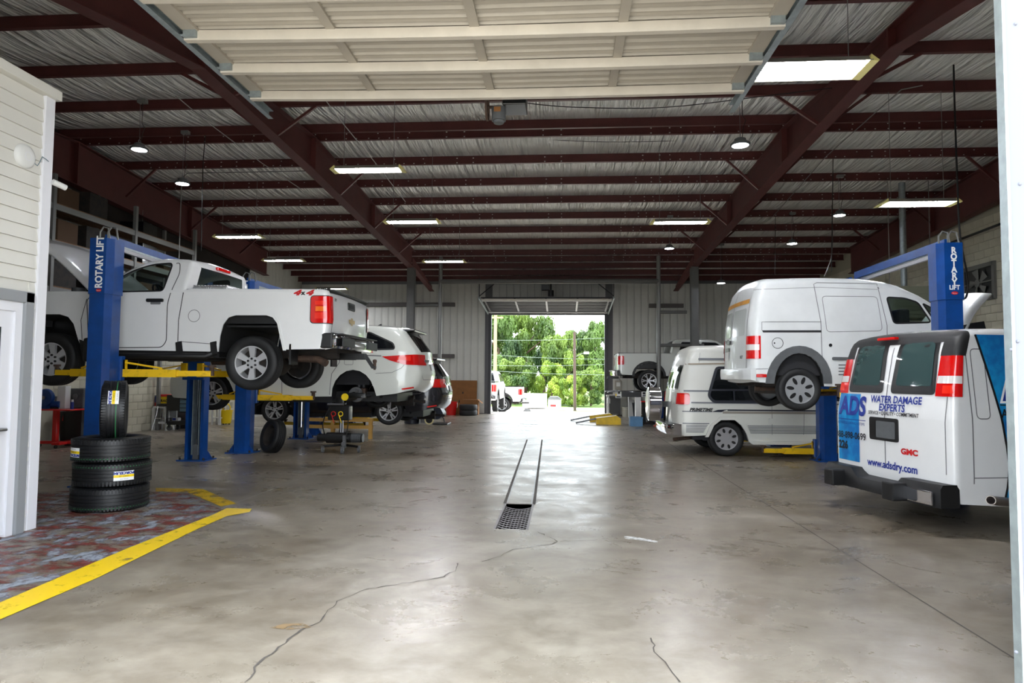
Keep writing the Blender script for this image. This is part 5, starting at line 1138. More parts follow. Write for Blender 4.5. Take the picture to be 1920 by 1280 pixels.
q = MB(); q.box(0.3, L0 - 0.4, -0.75, 0.75, 0.33, 0.48); q.cyl((ra[0], -0.75, 0.352), (ra[0], 0.75, 0.352), 0.06, 10); q.build('chassis_frame', M_under, V.root)
q = MB(); q.tube([(1.2, -0.55, 0.32), (0.3, -0.6, 0.33), (-0.05, -0.68, 0.30)], 0.035, 10); q.build('exhaust_pipe', M_rust, V.root, 40)
# ================================================================ VEHICLE 6: restoration company van in the right foreground
TH = math.radians(12)
pr = dp(1784, 780, 7.05)
V = Vehicle('cargo_van', 'white cargo van with blue ADS water damage lettering at the right foreground', 'van', (0, 0, 0), TH, 1.92)
fwd = Vector((math.cos(TH), math.sin(TH), 0)); left = Vector((-math.sin(TH), math.cos(TH), 0))
o_ = Vector((pr.x, 7.05, 0)) + left * 0.94
V.root.location = o_; V.loc = o_; V.inv = (Matrix.Translation(o_) @ Matrix.Rotation(TH, 4, 'Z')).inverted()
L0 = 5.6
out = [(0.03, 0.32, 'rear'), (0.0, 0.50, 'rear'), (0.0, 1.15, 'rear'), (0.05, 1.5, 'rear'), (0.12, 1.85, 'rear'), (0.15, 1.94, 'rear'), (0.19, 2.01, 'rear'), (0.25, 2.055, 'roof'), (0.34, 2.08, 'roof'), (0.6, 2.10, 'roof'), (3.6, 2.10, 'roof'), (4.0, 2.05, 'glass'), (4.7, 1.35, 'hood'), (5.45, 1.15, 'front'), (5.58, 1.0, 'front'), (5.6, 0.55, 'front'), (5.5, 0.34, 'bottom'), (5.25, 0.30, 'arch')] + \
      [(x, z, 'arch') for x, z in arch(4.75, 0.40, 0.45, 0.46, 12)[1:-1]] + [(4.28, 0.28, 'bottom'), (1.62, 0.28, 'arch')] + [(x, z, 'arch') for x, z in arch(1.17, 0.40, 0.45, 0.46, 12)[1:-1]] + [(0.70, 0.28, 'bottom')]
V.body(out, [], taper(1.92, 0, 1.15, 0.10, L0, 0.0, 0.2), 0.06, {'roof': 0.03, 'rear': 0.03, 'glass': 0.08, 'hood': 0.08, 'front': 0.12}, M_white, M_dglass, nT=20, grid=0.09)
R_ = lambda x, y: V.rp(x, y, 0.03)
# black corner caps and roof edge
zl1 = R_(1760, 667)[1]
M_cap = mat('black_cap', (0.13, 0.13, 0.135), 0.55)
V.onsurf('corner_cap', [(-0.2, zl1), (0.22, zl1), (0.25, 1.9), (0.36, 2.2), (-0.2, 2.2)], 0.70, M_cap, 0.004)
V.onsurf('roof_edge', [(-0.2, 1.955), (0.33, 1.955), (0.33, 2.2), (-0.2, 2.2)], 0.0, M_cap, 0.006, ymax=0.71)
q = MB(); q.obox((0.12, 0.12, 2.035), (0.06, 0.30, 0.035), None, 0.01); q.build('third_brake_light', M_lens, V.root)
# tail lamps
zl0 = R_(1760, 743)[1]; za, zb2 = R_(1760, 719)[1], R_(1760, 705)[1]
V.onsurf('tail_lamp', [(-0.2, zl0), (0.12, zl0), (0.18, zl1), (-0.2, zl1)], 0.715, M_lens, 0.014)
V.onsurf('reversing_lens', [(-0.2, za), (0.13, za), (0.14, zb2), (-0.2, zb2)], 0.725, M_lensw, 0.018)
V.onsurf('lamp_chamber', [(-0.2, zl0 + 0.03), (0.06, zl0 + 0.03), (0.06, za - 0.02), (-0.2, za - 0.02)], 0.80, mat('bright_lens', (0.92, 0.16, 0.08), 0.2, coat=0.5), 0.017)
# rear windows
zw0, zw1 = R_(1690, 738)[1], V.rp(1700, 627, 0.14)[1] - 0.04
wl = rpoly([(0.06, zw0), (0.71, zw0), (0.66, zw1 - 0.03), (0.58, zw1), (0.09, zw1)], 0.06); wr_ = [(-a, b) for a, b in wl][::-1]
M_rg = glassmat('van_rear_glass', (0.35, 0.45, 0.44), 0.75)
M_int = mat('van_interior_teal', (0.45, 0.58, 0.58), 0.7)
for wn in (wl, wr_):
    V.rear('window_band', wn, M_blackm, 0.008); cx = sum(a for a, _ in wn) / len(wn); cz = sum(b for _, b in wn) / len(wn)
    V.rear('rear_glass', [(cx + (a - cx) * 0.80, cz + (b - cz) * 0.76) for a, b in wn], mat('tinted_glass_teal', (0.22, 0.30, 0.30), 0.03, coat=1.0), 0.011)
# doors, plate recess, lettering
V.rline('door_gap', [(0.0, 0.56), (0.0, 2.0)], 0.014, M_gapl); V.rline('door_gap', [(-0.86, 0.6), (-0.86, zl0)], 0.010, M_gapl); V.rline('door_gap', [(0.86, 0.6), (0.86, zl0)], 0.010, M_gapl)
pz0, pz1 = R_(1668, 826)[1], R_(1668, 783)[1]; py0, py1 = R_(1694, 805)[0], R_(1640, 800)[0]
V.rear('plate_recess', rrect(py0, py1, pz0, pz1, 0.03), M_black, 0.012, thick=0.014); V.rear('plate_panel', rrect(py0 + 0.04, py1 - 0.12, pz0 + 0.03, pz1 - 0.04, 0.02), M_greyp, 0.015); V.rear('plate_handle', rrect(py1 - 0.11, py1 - 0.03, pz0 + 0.05, pz1 - 0.03, 0.02), M_blackm, 0.018)
# cyan panel on the left door
cy0, cy1 = R_(1619, 800)[0], 0.89
V.rear('vinyl_panel', [(cy0, 0.56), (cy1, 0.56), (cy1, zw0 - 0.02), (cy0, zw0 - 0.02)], M_cyan, 0.006)
def rt(txt, size, x, y, mt, bold=0.0, sx=1.0): yy, zz = R_(x, y); return V.rtext('lettering', txt, size, yy, zz, mt, bold, sx, 0.012)
rt('ADS', 0.31, 1605, 762, M_bluep, 0.012, 0.9)
rt('ADVANCED DRYING SYSTEMS', 0.045, 1603, 793, M_bluep, 0.0, 0.9); rt('888-898-0699', 0.115, 1602, 816, M_blackp, 0.002, 0.95); rt('226', 0.13, 1588, 833, M_blackp, 0.006)
yy, zz = R_(1604, 786); V.rear('rule_line', [(yy - 0.28, zz - 0.004), (yy + 0.28, zz - 0.004), (yy + 0.28, zz + 0.004), (yy - 0.28, zz + 0.004)], M_bluep, 0.010)
rt('WATER DAMAGE', 0.112, 1684, 750, M_bluep, 0.003, 0.92); rt('EXPERTS', 0.112, 1680, 765, M_bluep, 0.003, 0.95); rt('SERVICE • QUALITY • COMMITMENT', 0.056, 1682, 776, M_blackp, 0.001, 0.88)
rt('GMC', 0.085, 1715, 848, M_redp, 0.004, 1.3); rt('www.adsdry.com', 0.12, 1681, 873, M_bluep, 0.003, 0.95)
# right side: body line, vinyl wrap
V.line('panel_gap', [(0.215, 0.52), (0.215, 2.0)], 0.012, M_gapl); V.line('pressed_panel', rrect(0.27, 0.42, 1.17, 1.88, 0.05), 0.010, M_gapl, 0.003, True); V.line('body_crease', [(0.22, 0.58), (0.7, 0.58)], 0.01, M_gapl)
wrap = [(0.36, 2.03), (0.43, 1.75), (0.50, 1.45), (0.55, 1.2), (0.59, 0.95), (0.60, 0.9), (1.6, 0.9), (3.6, 0.9), (3.6, 2.03)]
V.side('vinyl_wrap', wrap, M_cyan, 0.004, nearonly=True); V.side('vinyl_wrap', [(0.60, 0.895), (0.62, 0.70), (0.60, 0.48), (0.57, 0.30), (0.69, 0.30), (0.70, 0.42), (0.74, 0.56), (0.83, 0.72), (0.97, 0.835), (1.12, 0.885)], M_cyan, 0.005, nearonly=True)
V.line('wrap_edge', [(a - 0.012, b) for a, b in wrap[:6]] + [(0.61, 0.70), (0.59, 0.48), (0.56, 0.30)], 0.025, M_blackp, 0.006)
V.stext('lettering', 'ADS', 0.56, 1.06, 1.53, M_white_p, 0.035, 0.9, 0.008); V.stext('lettering', 'ADS', 0.56, 1.06, 1.53, M_bluep, 0.012, 0.9, 0.011)
V.line('rule_line', [(0.54, 1.31), (1.9, 1.31)], 0.012, M_blackp, 0.008); V.stext('lettering', 'ADVANCED DRYING', 0.125, 1.13, 1.22, M_blackp, 0.002, 1.0, 0.009); V.stext('lettering', '888-898-0699', 0.24, 1.36, 1.06, M_blackp, 0.006, 1.0, 0.009)
# bumper: black step with two blocks and chrome face
zt = 0.53
q = MB(); N_ = 18; vs = []
for k in range(N_ + 1):
    t = -1 + 2 * k / N_; y = 0.95 * t; dpt = 0.20 - 0.05 * t ** 6; drop = 0.10 if abs(t) < 0.40 else 0.0
    vs += [(0.06, y, 0.28), (-dpt, y, 0.28), (-dpt, y, zt - 0.06 - drop), (-dpt + 0.03, y, zt - 0.02 - drop), (0.06, y, zt - 0.02 - drop * 0.6)]
q.add(vs, [(k * 5 + a, k * 5 + (a + 1) % 5, (k + 1) * 5 + (a + 1) % 5, (k + 1) * 5 + a) for k in range(N_) for a in range(5)] + [tuple(range(5)), tuple(N_ * 5 + a for a in range(4, -1, -1))]); bp = q.build('rear_bumper', M_black, V.root, 40)
for sd in (-1, 1):
    q = MB(); q.box(-0.215, -0.19, sd * 0.52, sd * 0.90, 0.30, 0.44, 0.01); q.build('chrome_face', M_chrome, bp)
for y0, y1 in ((-0.54, -0.36), (0.50, 0.68)):
    q = MB(); q.box(-0.36, -0.18, y0, y1, 0.28, 0.47, 0.015); q.build('bumper_block', M_black, bp)
for y_ in (-0.86, 0.86):
    for u_ in (1.17, 4.75): make_wheel(V.root, (u_, y_, 0.375), 0.375, 0.245, 0.22, 'hubcap', 1 if y_ > 0 else -1)
q = MB(); q.box(0.3, 5.0, -0.7, 0.7, 0.36, 0.5); q.cyl((1.17, -0.75, 0.375), (1.17, 0.75, 0.375), 0.07, 10); q.build('chassis_frame', M_under, V.root)
q = MB(); q.lathe([(0.038, 0.0), (0.045, 0.0), (0.045, -0.45), (0.038, -0.45)], (0, 0, 0), 'x', 18, True); RX = Matrix.Rotation(math.radians(-8), 3, 'Y') @ Matrix.Rotation(math.radians(-28), 3, 'Z'); q.v = [tuple(RX.inverted() @ Vector(v) + Vector((0.62, -0.93, 0.33))) for v in q.v]; q.build('exhaust_pipe', mat('tailpipe', (0.62, 0.58, 0.56), 0.45, metal=0.7), V.root, 40)
SAV = V
# ================================================================ VEHICLES 7-9: other pickups
def pickup(name, label, loc, th, L=5.7, wheel='offroad', R=0.41, cover=False, group=None, paint=None):
    V = Vehicle(name, label, 'pickup truck', loc, th, 2.0, group); paint = paint or M_pearl
    w0 = 1.10; wb = 3.65; ru = w0 + 0.02
    out = [(0.06, 0.62, 'rear'), (0.0, 0.8, 'rear'), (0.0, 1.36, 'rear'), (0.03, 1.40, 'open'), (1.92, 1.41, 'glass'), (2.05, 1.86, 'body'), (2.12, 1.92, 'roof'), (2.5, 1.945, 'roof'), (3.4, 1.93, 'roof'), (3.6, 1.87, 'glass'), (4.35, 1.38, 'hood'), (5.35, 1.28, 'front'), (5.62, 1.16, 'front'), (5.70, 0.75, 'front'), (5.6, 0.6, 'bottom'), (5.28, 0.58, 'arch')] + \
          [(x, z, 'arch') for x, z in arch(w0 + wb, 0.55, 0.53, 0.50, 10)[1:-1]] + [(w0 + wb - 0.55, 0.58, 'bottom'), (ru + 0.56, 0.58, 'arch')] + [(x, z, 'arch') for x, z in arch(ru, 0.55, 0.53, 0.50, 10)[1:-1]] + [(ru - 0.56, 0.60, 'bottom')]
    k = L / 5.7; out = [(a * k, b, t) for a, b, t in out]
    w1 = rpoly([(2.22 * k, 1.43), (2.95 * k, 1.43), (2.95 * k, 1.82), (2.33 * k, 1.82)], 0.05); w2 = rpoly([(3.05 * k, 1.43), (4.05 * k, 1.43), (3.55 * k, 1.80), (3.05 * k, 1.82)], 0.05)
    V.body(out, [w1, w2], taper(2.0, 0, 1.4, 0.30, 5.7 * k, 0.02, 0.2), 0.06, {'roof': 0.04, 'rear': 0.01, 'glass': 0.05, 'hood': 0.06, 'front': 0.1}, paint, M_dglass)
    for w_ in (w1, w2): V.side('side_glass', w_, M_dglass, -0.01); V.line('window_seal', w_, 0.03, M_black, 0.003, True, nearonly=False)
    q = MB(); q.box(0.1, 1.9 * k, -0.88, 0.88, 0.85, 0.88); q.box(0.04, 0.1, -0.93, 0.93, 0.85, 1.38)
    for sd in (-1, 1): q.box(0.05, 1.9 * k, sd * 0.86, sd * 0.93, 0.85, 1.395)
    q.build('bed_liner', M_black, V.root)
    if cover: q = MB(); q.box(0.0, 1.92 * k, -0.95, 0.95, 1.39, 1.47, 0.02); q.build('bed_cover', M_blackm, V.root)
    else: q = MB(); q.box(0.0, 1.92 * k, -0.95, -0.85, 1.39, 1.42); q.box(0.0, 1.92 * k, 0.85, 0.95, 1.39, 1.42); q.build('rail_cap', M_black, V.root)
    V.onsurf('tail_lamp', rpoly([(-0.2, 0.98), (0.22, 0.98), (0.22, 1.30), (-0.2, 1.30)], [0, 0.04, 0.04, 0], 3), 0.80, M_lens, 0.012)
    V.rear('tailgate_handle', rrect(-0.15, 0.15, 1.18, 1.26, 0.02), M_blackm, 0.01, thick=0.01); V.rline('tailgate_gap', [(0.8, 1.38), (0.8, 0.78), (-0.8, 0.78), (-0.8, 1.38)], 0.012)
    bp = bumper_prof(0.98, 0.2, 0.56, 0.76).build('rear_bumper', M_chrome, V.root, 40); q = MB(); q.box(-0.2, 0.05, -0.95, 0.95, 0.76, 0.775); q.build('bumper_pad', M_blackm, bp)
    for sd in (-1, 1): q = MB(); q.box(-0.03, 0.26, sd * 0.93, sd * 0.99, 0.57, 0.78, 0.02); q.build('bumper_end', M_blackm, bp)
    q = MB(); q.box(-0.34, 0.1, -0.05, 0.05, 0.46, 0.55); q.build('hitch', M_blackm, V.root)
    for cx in (ru, w0 + wb):
        V.side('arch_trim', [(x * k, z) for x, z in arch(cx, 0.55, 0.62, 0.57, 12) + arch(cx, 0.55, 0.53, 0.50, 12)[::-1]], M_black, 0.015, thick=0.02)
        for y_ in (-0.86, 0.86): make_wheel(V.root, (cx * k, y_, R), R, 0.27, 0.27, wheel, 1 if y_ > 0 else -1)
    q = MB(); q.box(0.2, 5.3 * k, -0.6, 0.6, 0.48, 0.66); q.cyl((ru * k, -0.8, R), (ru * k, 0.8, R), 0.06, 10); q.build('chassis_frame', M_under, V.root)
    q = MB(); q.box(2.2 * k, 4.3 * k, -0.85, 0.85, 0.8, 1.1); q.box(2.4 * k, 2.6 * k, -0.7, 0.7, 1.0, 1.6, 0.05); q.box(3.3 * k, 3.45 * k, -0.7, 0.7, 1.0, 1.6, 0.05); q.build('interior', M_seat, V.root)
    V.line('door_gap', [(3.0 * k, 1.4), (3.0 * k, 0.65)], 0.01, M_gapl); V.line('door_gap', [(2.1 * k, 1.4), (2.05 * k, 0.65)], 0.01, M_gapl)
    return V
RWZ = dp(1213, 734, 24.75).z
GMC = pickup('pickup_truck', 'beige-white crew-cab pickup standing on the black drive-on lift by the back wall', (dp(1159, 690, 24.75).x, 25.75, RWZ), 0.0, 5.7, 'offroad', 0.40)
p = gp(938, 772, -0.6)
TUN = pickup('pickup_truck', 'white pickup parked outside beyond the rear door', (dp(979, 750, 37.0).x, 38.0, zg(38.0)), math.pi, 5.7, 'offroad', 0.41, paint=M_white)
ED = pickup('pickup_truck', 'white pickup with black bed cover just outside the left jamb of the rear door', (dp(930, 740, 31.0).x - 1.0, 31.0, zg(31.0)), math.pi / 2, 5.7, 'offroad', 0.41, True, paint=M_white)
# ================================================================ TWO-POST LIFTS
def lift(label, near, far, zc, top=3.46, text=None, arms=(), group='two-post lifts', low=False):
    n = Vector((near[0], near[1], 0)); f = Vector((far[0], far[1], 0))
    t = thing('two_post_lift', label, 'vehicle lift', n, 0, group); d = f - n
    for k, base in enumerate((Vector((0, 0, 0)), d)):
        s = 1 if k == 0 else -1               # inward direction along y
        B = lambda x, y, z: (base.x + x, base.y + s * y, z)
        poly = [(-0.165, 0.12), (-0.165, -0.06), (-0.11, -0.15), (0.11, -0.15), (0.165, -0.06), (0.165, 0.12), (0.115, 0.12), (0.115, 0.10), (0.145, 0.10), (0.145, -0.05), (0.10, -0.13), (-0.10, -0.13), (-0.145, -0.05), (-0.145, 0.10), (-0.115, 0.10), (-0.115, 0.12)]
        q = MB(); q.prism([(base.x + a, base.y + s * b) for a, b in poly], 'z', 0.02, top - 0.05); q.build('post', M_blue, t)
        q = MB(); q.cyl(B(0.0, 0.02, 0.25), B(0.0, 0.02, top - 0.3), 0.016, 8); q.build('hydraulic_rod', M_chrome, t, 40)
        q = MB(); q.box(*sorted((base.x - 0.055, base.x + 0.055)), *sorted((base.y + s * 0.0, base.y + s * 0.05)), 0.02, 0.28); q.build('cable_anchor', M_greyp, t)
        q = MB()
        for sx in (-1, 1): q.box(base.x + sx * 0.07, base.x + sx * 0.055, base.y - 0.08, base.y + 0.08, 0.1, top - 0.3)
        q.build('inner_rail', M_galv, t)
        q = MB(); q.box(base.x - 0.26, base.x + 0.26, base.y - 0.22, base.y + 0.22, 0, 0.02); bp = q.build('base_plate', M_blue, t)
        for sx in (-1, 1):
            q = MB(); q.add([B(sx * 0.165, -0.06, 0.02), B(sx * 0.26, -0.06, 0.02), B(sx * 0.165, -0.06, 0.16), B(sx * 0.165, -0.08, 0.02), B(sx * 0.26, -0.08, 0.02), B(sx * 0.165, -0.08, 0.16)], [(0, 1, 2), (3, 5, 4), (0, 3, 4, 1), (1, 4, 5, 2)]); q.build('gusset', M_blue, bp)
        me = MB().cyl((0, 0, 0), (0, 0, 0.04), 0.018, 6).mesh('anchor_bolt', M_under)
        for sx in (-0.22, 0.22):
            for sy in (-0.17, 0.17): link('anchor_bolt', me, bp, (base.x + sx, base.y + sy, 0.02))
        # carriage and arms
        z0 = max(0.1, zc - 0.08)
        q = MB(); q.box(base.x - 0.20, base.x + 0.20, *sorted((base.y + s * 0.125, base.y + s * 0.22)), z0 - 0.05, z0 + 0.30, 0.01); q.box(base.x - 0.10, base.x + 0.10, *sorted((base.y + s * -0.02, base.y + s * 0.13)), z0, z0 + 0.8); cg = q.build('carriage', M_blue, t)
        for sx, L_, ang, ph in arms[k]:
            a = math.radians(ang); dx, dy = sx * math.cos(a), s * math.sin(a); p0 = Vector((base.x + sx * 0.15, base.y + s * 0.22, z0 + 0.06)); p1 = p0 + Vector((dx, dy, 0)) * L_
            q = MB(); q.bar(p0, p0.lerp(p1, 0.62), 0.12, 0.11); ar = q.build('arm', M_yellow, t)
            q = MB(); q.bar(p0.lerp(p1, 0.5), p1, 0.09, 0.08); q.build('arm_extension', M_yellow, ar)
            q = MB(); q.bar(p0 + Vector((0, 0, 0.16)), p0.lerp(p1, 0.45) + Vector((0, 0, 0.07)), 0.025, 0.025); q.build('arm_guard', M_yellow, ar)
            q = MB(); q.bar(p0 + Vector((0, 0, -0.06)), p0 + Vector((0, 0, 0.19)), 0.10, 0.10, (0, 1, 0)); q.build('arm_pivot', M_yellow, ar)
            q = MB(); q.cyl(p1 + Vector((0, 0, -0.03)), p1 + Vector((0, 0, ph - 0.03)), 0.035, 10); q.cyl(p1 + Vector((0, 0, ph - 0.03)), p1 + Vector((0, 0, ph)), 0.06, 14); q.build('pad', M_rust, ar)
    if not low:
        q = MB(); q.bar((0, 0.0, top + 0.0), (d.x, d.y, top + 0.0), 0.05, 0.12); bm_ = q.build('overhead_beam', M_blue, t)
        q = MB(); q.bar((0.04, 0.1, top - 0.11), (d.x + 0.04, d.y - 0.1, top - 0.11), 0.05, 0.05); q.build('shutoff_bar', mat('beam_grey', (0.62, 0.62, 0.64), 0.4), bm_)
        q = MB(); q.bar((0.03, 0.05, top - 0.06), (d.x + 0.03, d.y - 0.05, top - 0.06), 0.02, 0.03); q.build('beam_lip', M_galv, bm_)
        q = MB(); q.prism([(-0.18, 0.13), (-0.18, -0.07), (-0.12, -0.165), (0.12, -0.165), (0.18, -0.07), (0.18, 0.13)], 'z', top - 0.80, top - 0.02); cv = q.build('post_cover', M_blue, t)
        for a, b in ((-0.1, 0.02), (0.02, 0.14)):
            pts = [(a, 0.0, top - 0.03), (a, 0, top + 0.10), (a + 0.05, 0, top + 0.17), (b, 0, top + 0.15), (b + 0.03, 0, top - 0.02)]; MB().tube(pts, 0.012, 6).build('hydraulic_hose', M_wireg, t, 50)
        fy = -0.169
        if text == 'rot':
            lettering('lettering', 'ROTARY LIFT', 0.145, M_white_p, lambda a, b: (0.035 - b, fy, top - 0.36 + a), t, 0.005, 0.84)
            oval = [(0.035 + 0.0 + 0.04 * math.cos(k * 0.3142), top - 0.755 + 0.022 * math.sin(k * 0.3142)) for k in range(20)]; flat('oval_badge', [(a - 0.0, b + 0.0) for a, b in oval], lambda a, b: (a, fy, b), M_redp, t)
            lettering('lettering', 'Rotary', 0.022, M_white_p, lambda a, b: (0.035 + a, fy - 0.001, top - 0.757 + b), t)
        elif text == 'stack':
            for k, ch in enumerate('ROTARY'): lettering('lettering', ch, 0.115, M_white_p, lambda a, b, k=k: (0.0 + a, fy, top - 0.13 - 0.088 * k + b), t, 0.005, 0.9)
            lettering('lettering', 'LIFT', 0.085, M_white_p, lambda a, b: (a, fy, top - 0.64 + b), t, 0.003, 0.9); oval = [(0.045 * math.cos(k * 0.3142), top - 0.715 + 0.022 * math.sin(k * 0.3142)) for k in range(20)]; flat('oval_badge', oval, lambda a, b: (a, fy, b), M_redp, t)
            lettering('lettering', 'Rotary', 0.022, M_white_p, lambda a, b: (a, fy - 0.001, top - 0.717 + b), t)
    return t
A0 = dp(192, 640, 8.9); A1 = gp(378, 860)
tA = lift('blue two-post lift holding up the white single-cab pickup', (A0.x, 8.9), (A1.x, 11.75), dp(300, 697, 9.2).z, 3.46, 'rot', (((1, 1.25, 9, 0.12), (-1, 1.0, 20, 0.12)), ((1, 0.95, 12, 0.12), (-1, 0.95, 20, 0.12))))
q = MB(); c = dp(163, 655, 8.9); q.box(c.x - A0.x - 0.11, c.x - A0.x + 0.09, 0.05, 0.25, c.z - 0.17, c.z + 0.17, 0.03); q.build('door_guard', M_blackm, tA)
B0 = gp(455, 848); B1 = gp(565, 822)
lift('blue two-post lift holding the pearl white minivan', (B0.x, B0.y), (B1.x, B1.y), dp(540, 744, 13.2).z, 3.46, 'rot', (((1, 1.15, 6, 0.14), (-1, 0.8, 20, 0.14)), ((1, 0.95, 15, 0.14), (-1, 0.9, 20, 0.14))))
E0 = gp(588, 815)
lift('blue two-post lift holding the charcoal minivan just off the floor', (E0.x, E0.y), (E0.x + 0.02, E0.y + 2.83), 0.28, 3.46, None, (((1, 1.1, 6, 0.10), (-1, 0.9, 20, 0.10)), ((1, 0.95, 15, 0.10), (-1, 0.9, 20, 0.10))))
C0 = dp(1777, 560, 9.62)
lift('blue two-post lift holding the high-roof cargo van', (C0.x, 9.62), (C0.x + 0.02, 12.55), dp(1600, 738, 10.0).z, 3.46, 'stack', (((-1, 1.15, 18, 0.16), (1, 0.8, 18, 0.16)), ((-1, 1.1, 15, 0.16), (1, 0.8, 18, 0.16))))
D0 = gp(1552, 864)
lift('blue two-post lift with its arms lowered beside the conversion van', (D0.x, D0.y), (D0.x, D0.y + 2.9), 0.12, 3.3, None, (((-1, 1.0, -2, 0.10), (1, 0.8, 5, 0.10)), ((-1, 1.4, -4, 0.10), (1, 0.8, 5, 0.10))))
# ---------------------------------------------------------------- drive-on lift under the pickup at the back
x0 = dp(1166, 738, 24.75).x
t = thing('drive_on_lift', 'black drive-on lift with two runways under the beige-white crew-cab pickup', 'vehicle lift', (x0, 24.75, 0))
for k, y in enumerate((0.0, 1.5)):
    q = MB(); q.box(-0.02, 5.2, y - 0.05, y + 0.5, RWZ - 0.20, RWZ, 0.01); rw = q.build('runway', M_blackm, t)
    q = MB(); q.prism([(-0.02, RWZ), (-0.50, RWZ - 0.06), (-0.50, RWZ - 0.03), (-0.02, RWZ + 0.02)], 'y', y - 0.02, y + 0.47); rp_ = q.build('approach_ramp', M_blackm, rw)
    for j in range(3): q = MB(); q.obox((-0.27 + 0.0, y + 0.08 + 0.15 * j, RWZ - 0.005), (0.42, 0.035, 0.006), Matrix.Rotation(-0.1, 3, 'Y')); q.build('ramp_stripe', M_whitem, rp_)
for x in (0.55, 4.4):
    for y in (-0.25, 2.2):
        q = MB(); q.box(x - 0.1, x + 0.1, y - 0.1, y + 0.1, 0, 2.0 if x > 1 else RWZ - 0.2); q.build('post', M_blackm if x > 1 else M_whitem, t)
    q = MB(); q.box(x - 0.08, x + 0.08, -0.25, 2.2, RWZ - 0.32, RWZ - 0.2); q.build('cross_beam', M_blackm, t)
def sign(px0, py0, px1, py1, Y, name, cols, parent):
    a = dp(px0, py0, Y); b = dp(px1, py1, Y); o = parent.location
    q = MB(); q.box(a.x - o.x, b.x - o.x, Y - o.y - 0.006, Y - o.y, b.z, a.z); s = q.build(name, M_whitem, parent)
    for k, (u0, u1, v0, v1, m_) in enumerate(cols):
        q = MB(); q.box(a.x - o.x + (b.x - a.x) * u0, a.x - o.x + (b.x - a.x) * u1, Y - o.y - 0.009, Y - o.y - 0.006, b.z + (a.z - b.z) * v0, b.z + (a.z - b.z) * v1); q.build('print_block', m_, s)
sign(1203, 734, 1221, 744, 24.66, 'warning_label', [(0.1, 0.4, 0.5, 0.9, M_blackp), (0.5, 0.9, 0.5, 0.9, M_greyp), (0.1, 0.9, 0.1, 0.4, M_greyp)], t)
sign(1154, 738, 1165, 746, 24.66, 'capacity_label', [(0.15, 0.85, 0.15, 0.45, M_blackp), (0.0, 0.2, 0.5, 1.0, M_yelp)], t)
# ================================================================ LIGHT FIXTURES
M_tube = mat('lit_tube', (1, 1, 1), 0.5, emit=(0.96, 0.97, 1.0), es=TUBE_EMISSION)
M_led = mat('lit_led', (1, 1, 1), 0.5, emit=(0.93, 0.95, 1.0), es=BAY_EMISSION)
M_refl = mat('fixture_enamel', (0.45, 0.44, 0.40), 0.35)
M_endcap = mat('fixture_end_yellowed', (0.82, 0.78, 0.50), 0.4)
TM = MB().cyl((-0.58, 0, 0), (0.58, 0, 0), 0.016, 10).mesh('tube', M_tube, 50)
def tube_light(px_, py_, Y, n, label, rz=0.0, Lx=1.22):
    p = dp(px_, py_, Y); t = thing('fluorescent_fixture', label, 'ceiling light', p, rz, 'hanging tube lights')
    wd = 0.10 * n; k = Lx / 1.22
    q = MB(); q.prism([(-wd / 2 - 0.05, 0.0), (-wd / 2 + 0.02, 0.075), (wd / 2 - 0.02, 0.075), (wd / 2 + 0.05, 0.0), (wd / 2 + 0.04, 0.0), (wd / 2 - 0.025, 0.065), (-wd / 2 + 0.025, 0.065), (-wd / 2 - 0.04, 0.0)], 'x', -0.60 * k, 0.60 * k); q.build('housing', M_refl, t)
    for sx in (-1, 1):
        q = MB(); q.prism([(sx * 0.58 * k, 0.07), (sx * 0.66 * k, 0.0), (sx * 0.655 * k, -0.01), (sx * 0.57 * k, 0.0)], 'y', -wd / 2 - 0.04, wd / 2 + 0.04); q.build('end_cap', M_endcap, t)
    for j in range(n): o = link('tube', TM, t, (0, (j - (n - 1) / 2) * 0.10, 0.02)); o.scale = (k, 1, 1)
    zt = zp(p.y) - p.z
    for sx in (-0.45, 0.45): MB().cyl((sx * k, 0, 0.07), (sx * k, 0, zt), 0.005, 5).build('hanger_wire', M_wireg, t)
    return t
tube_light(691, 320, 11.4, 2, 'hanging tube light nearest the raised overhead door, left of centre')
tube_light(773, 417, 14.9, 2, 'hanging tube light left of the centre aisle, over the pearl minivan')
tube_light(833, 491, 19.6, 2, 'hanging tube light farthest back beside the left roof column')
tube_light(448, 445, 16.6, 2, 'hanging tube light above the cab of the raised pickup')
tube_light(532, 489, 19.6, 2, 'hanging tube light over the second left lift')
tube_light(622, 542, 25.5, 2, 'small far tube light just above the pickup tailgate')
tube_light(1275, 418, 15.0, 2, 'hanging tube light right of the centre aisle beside the right rafter')
tube_light(1720, 383, 12.2, 3, 'hanging tube light over the front right lift')
tube_light(1508, 134, 7.5, 4, 'large four-tube light beside the right door track', 0.0, 1.3)
DM = None
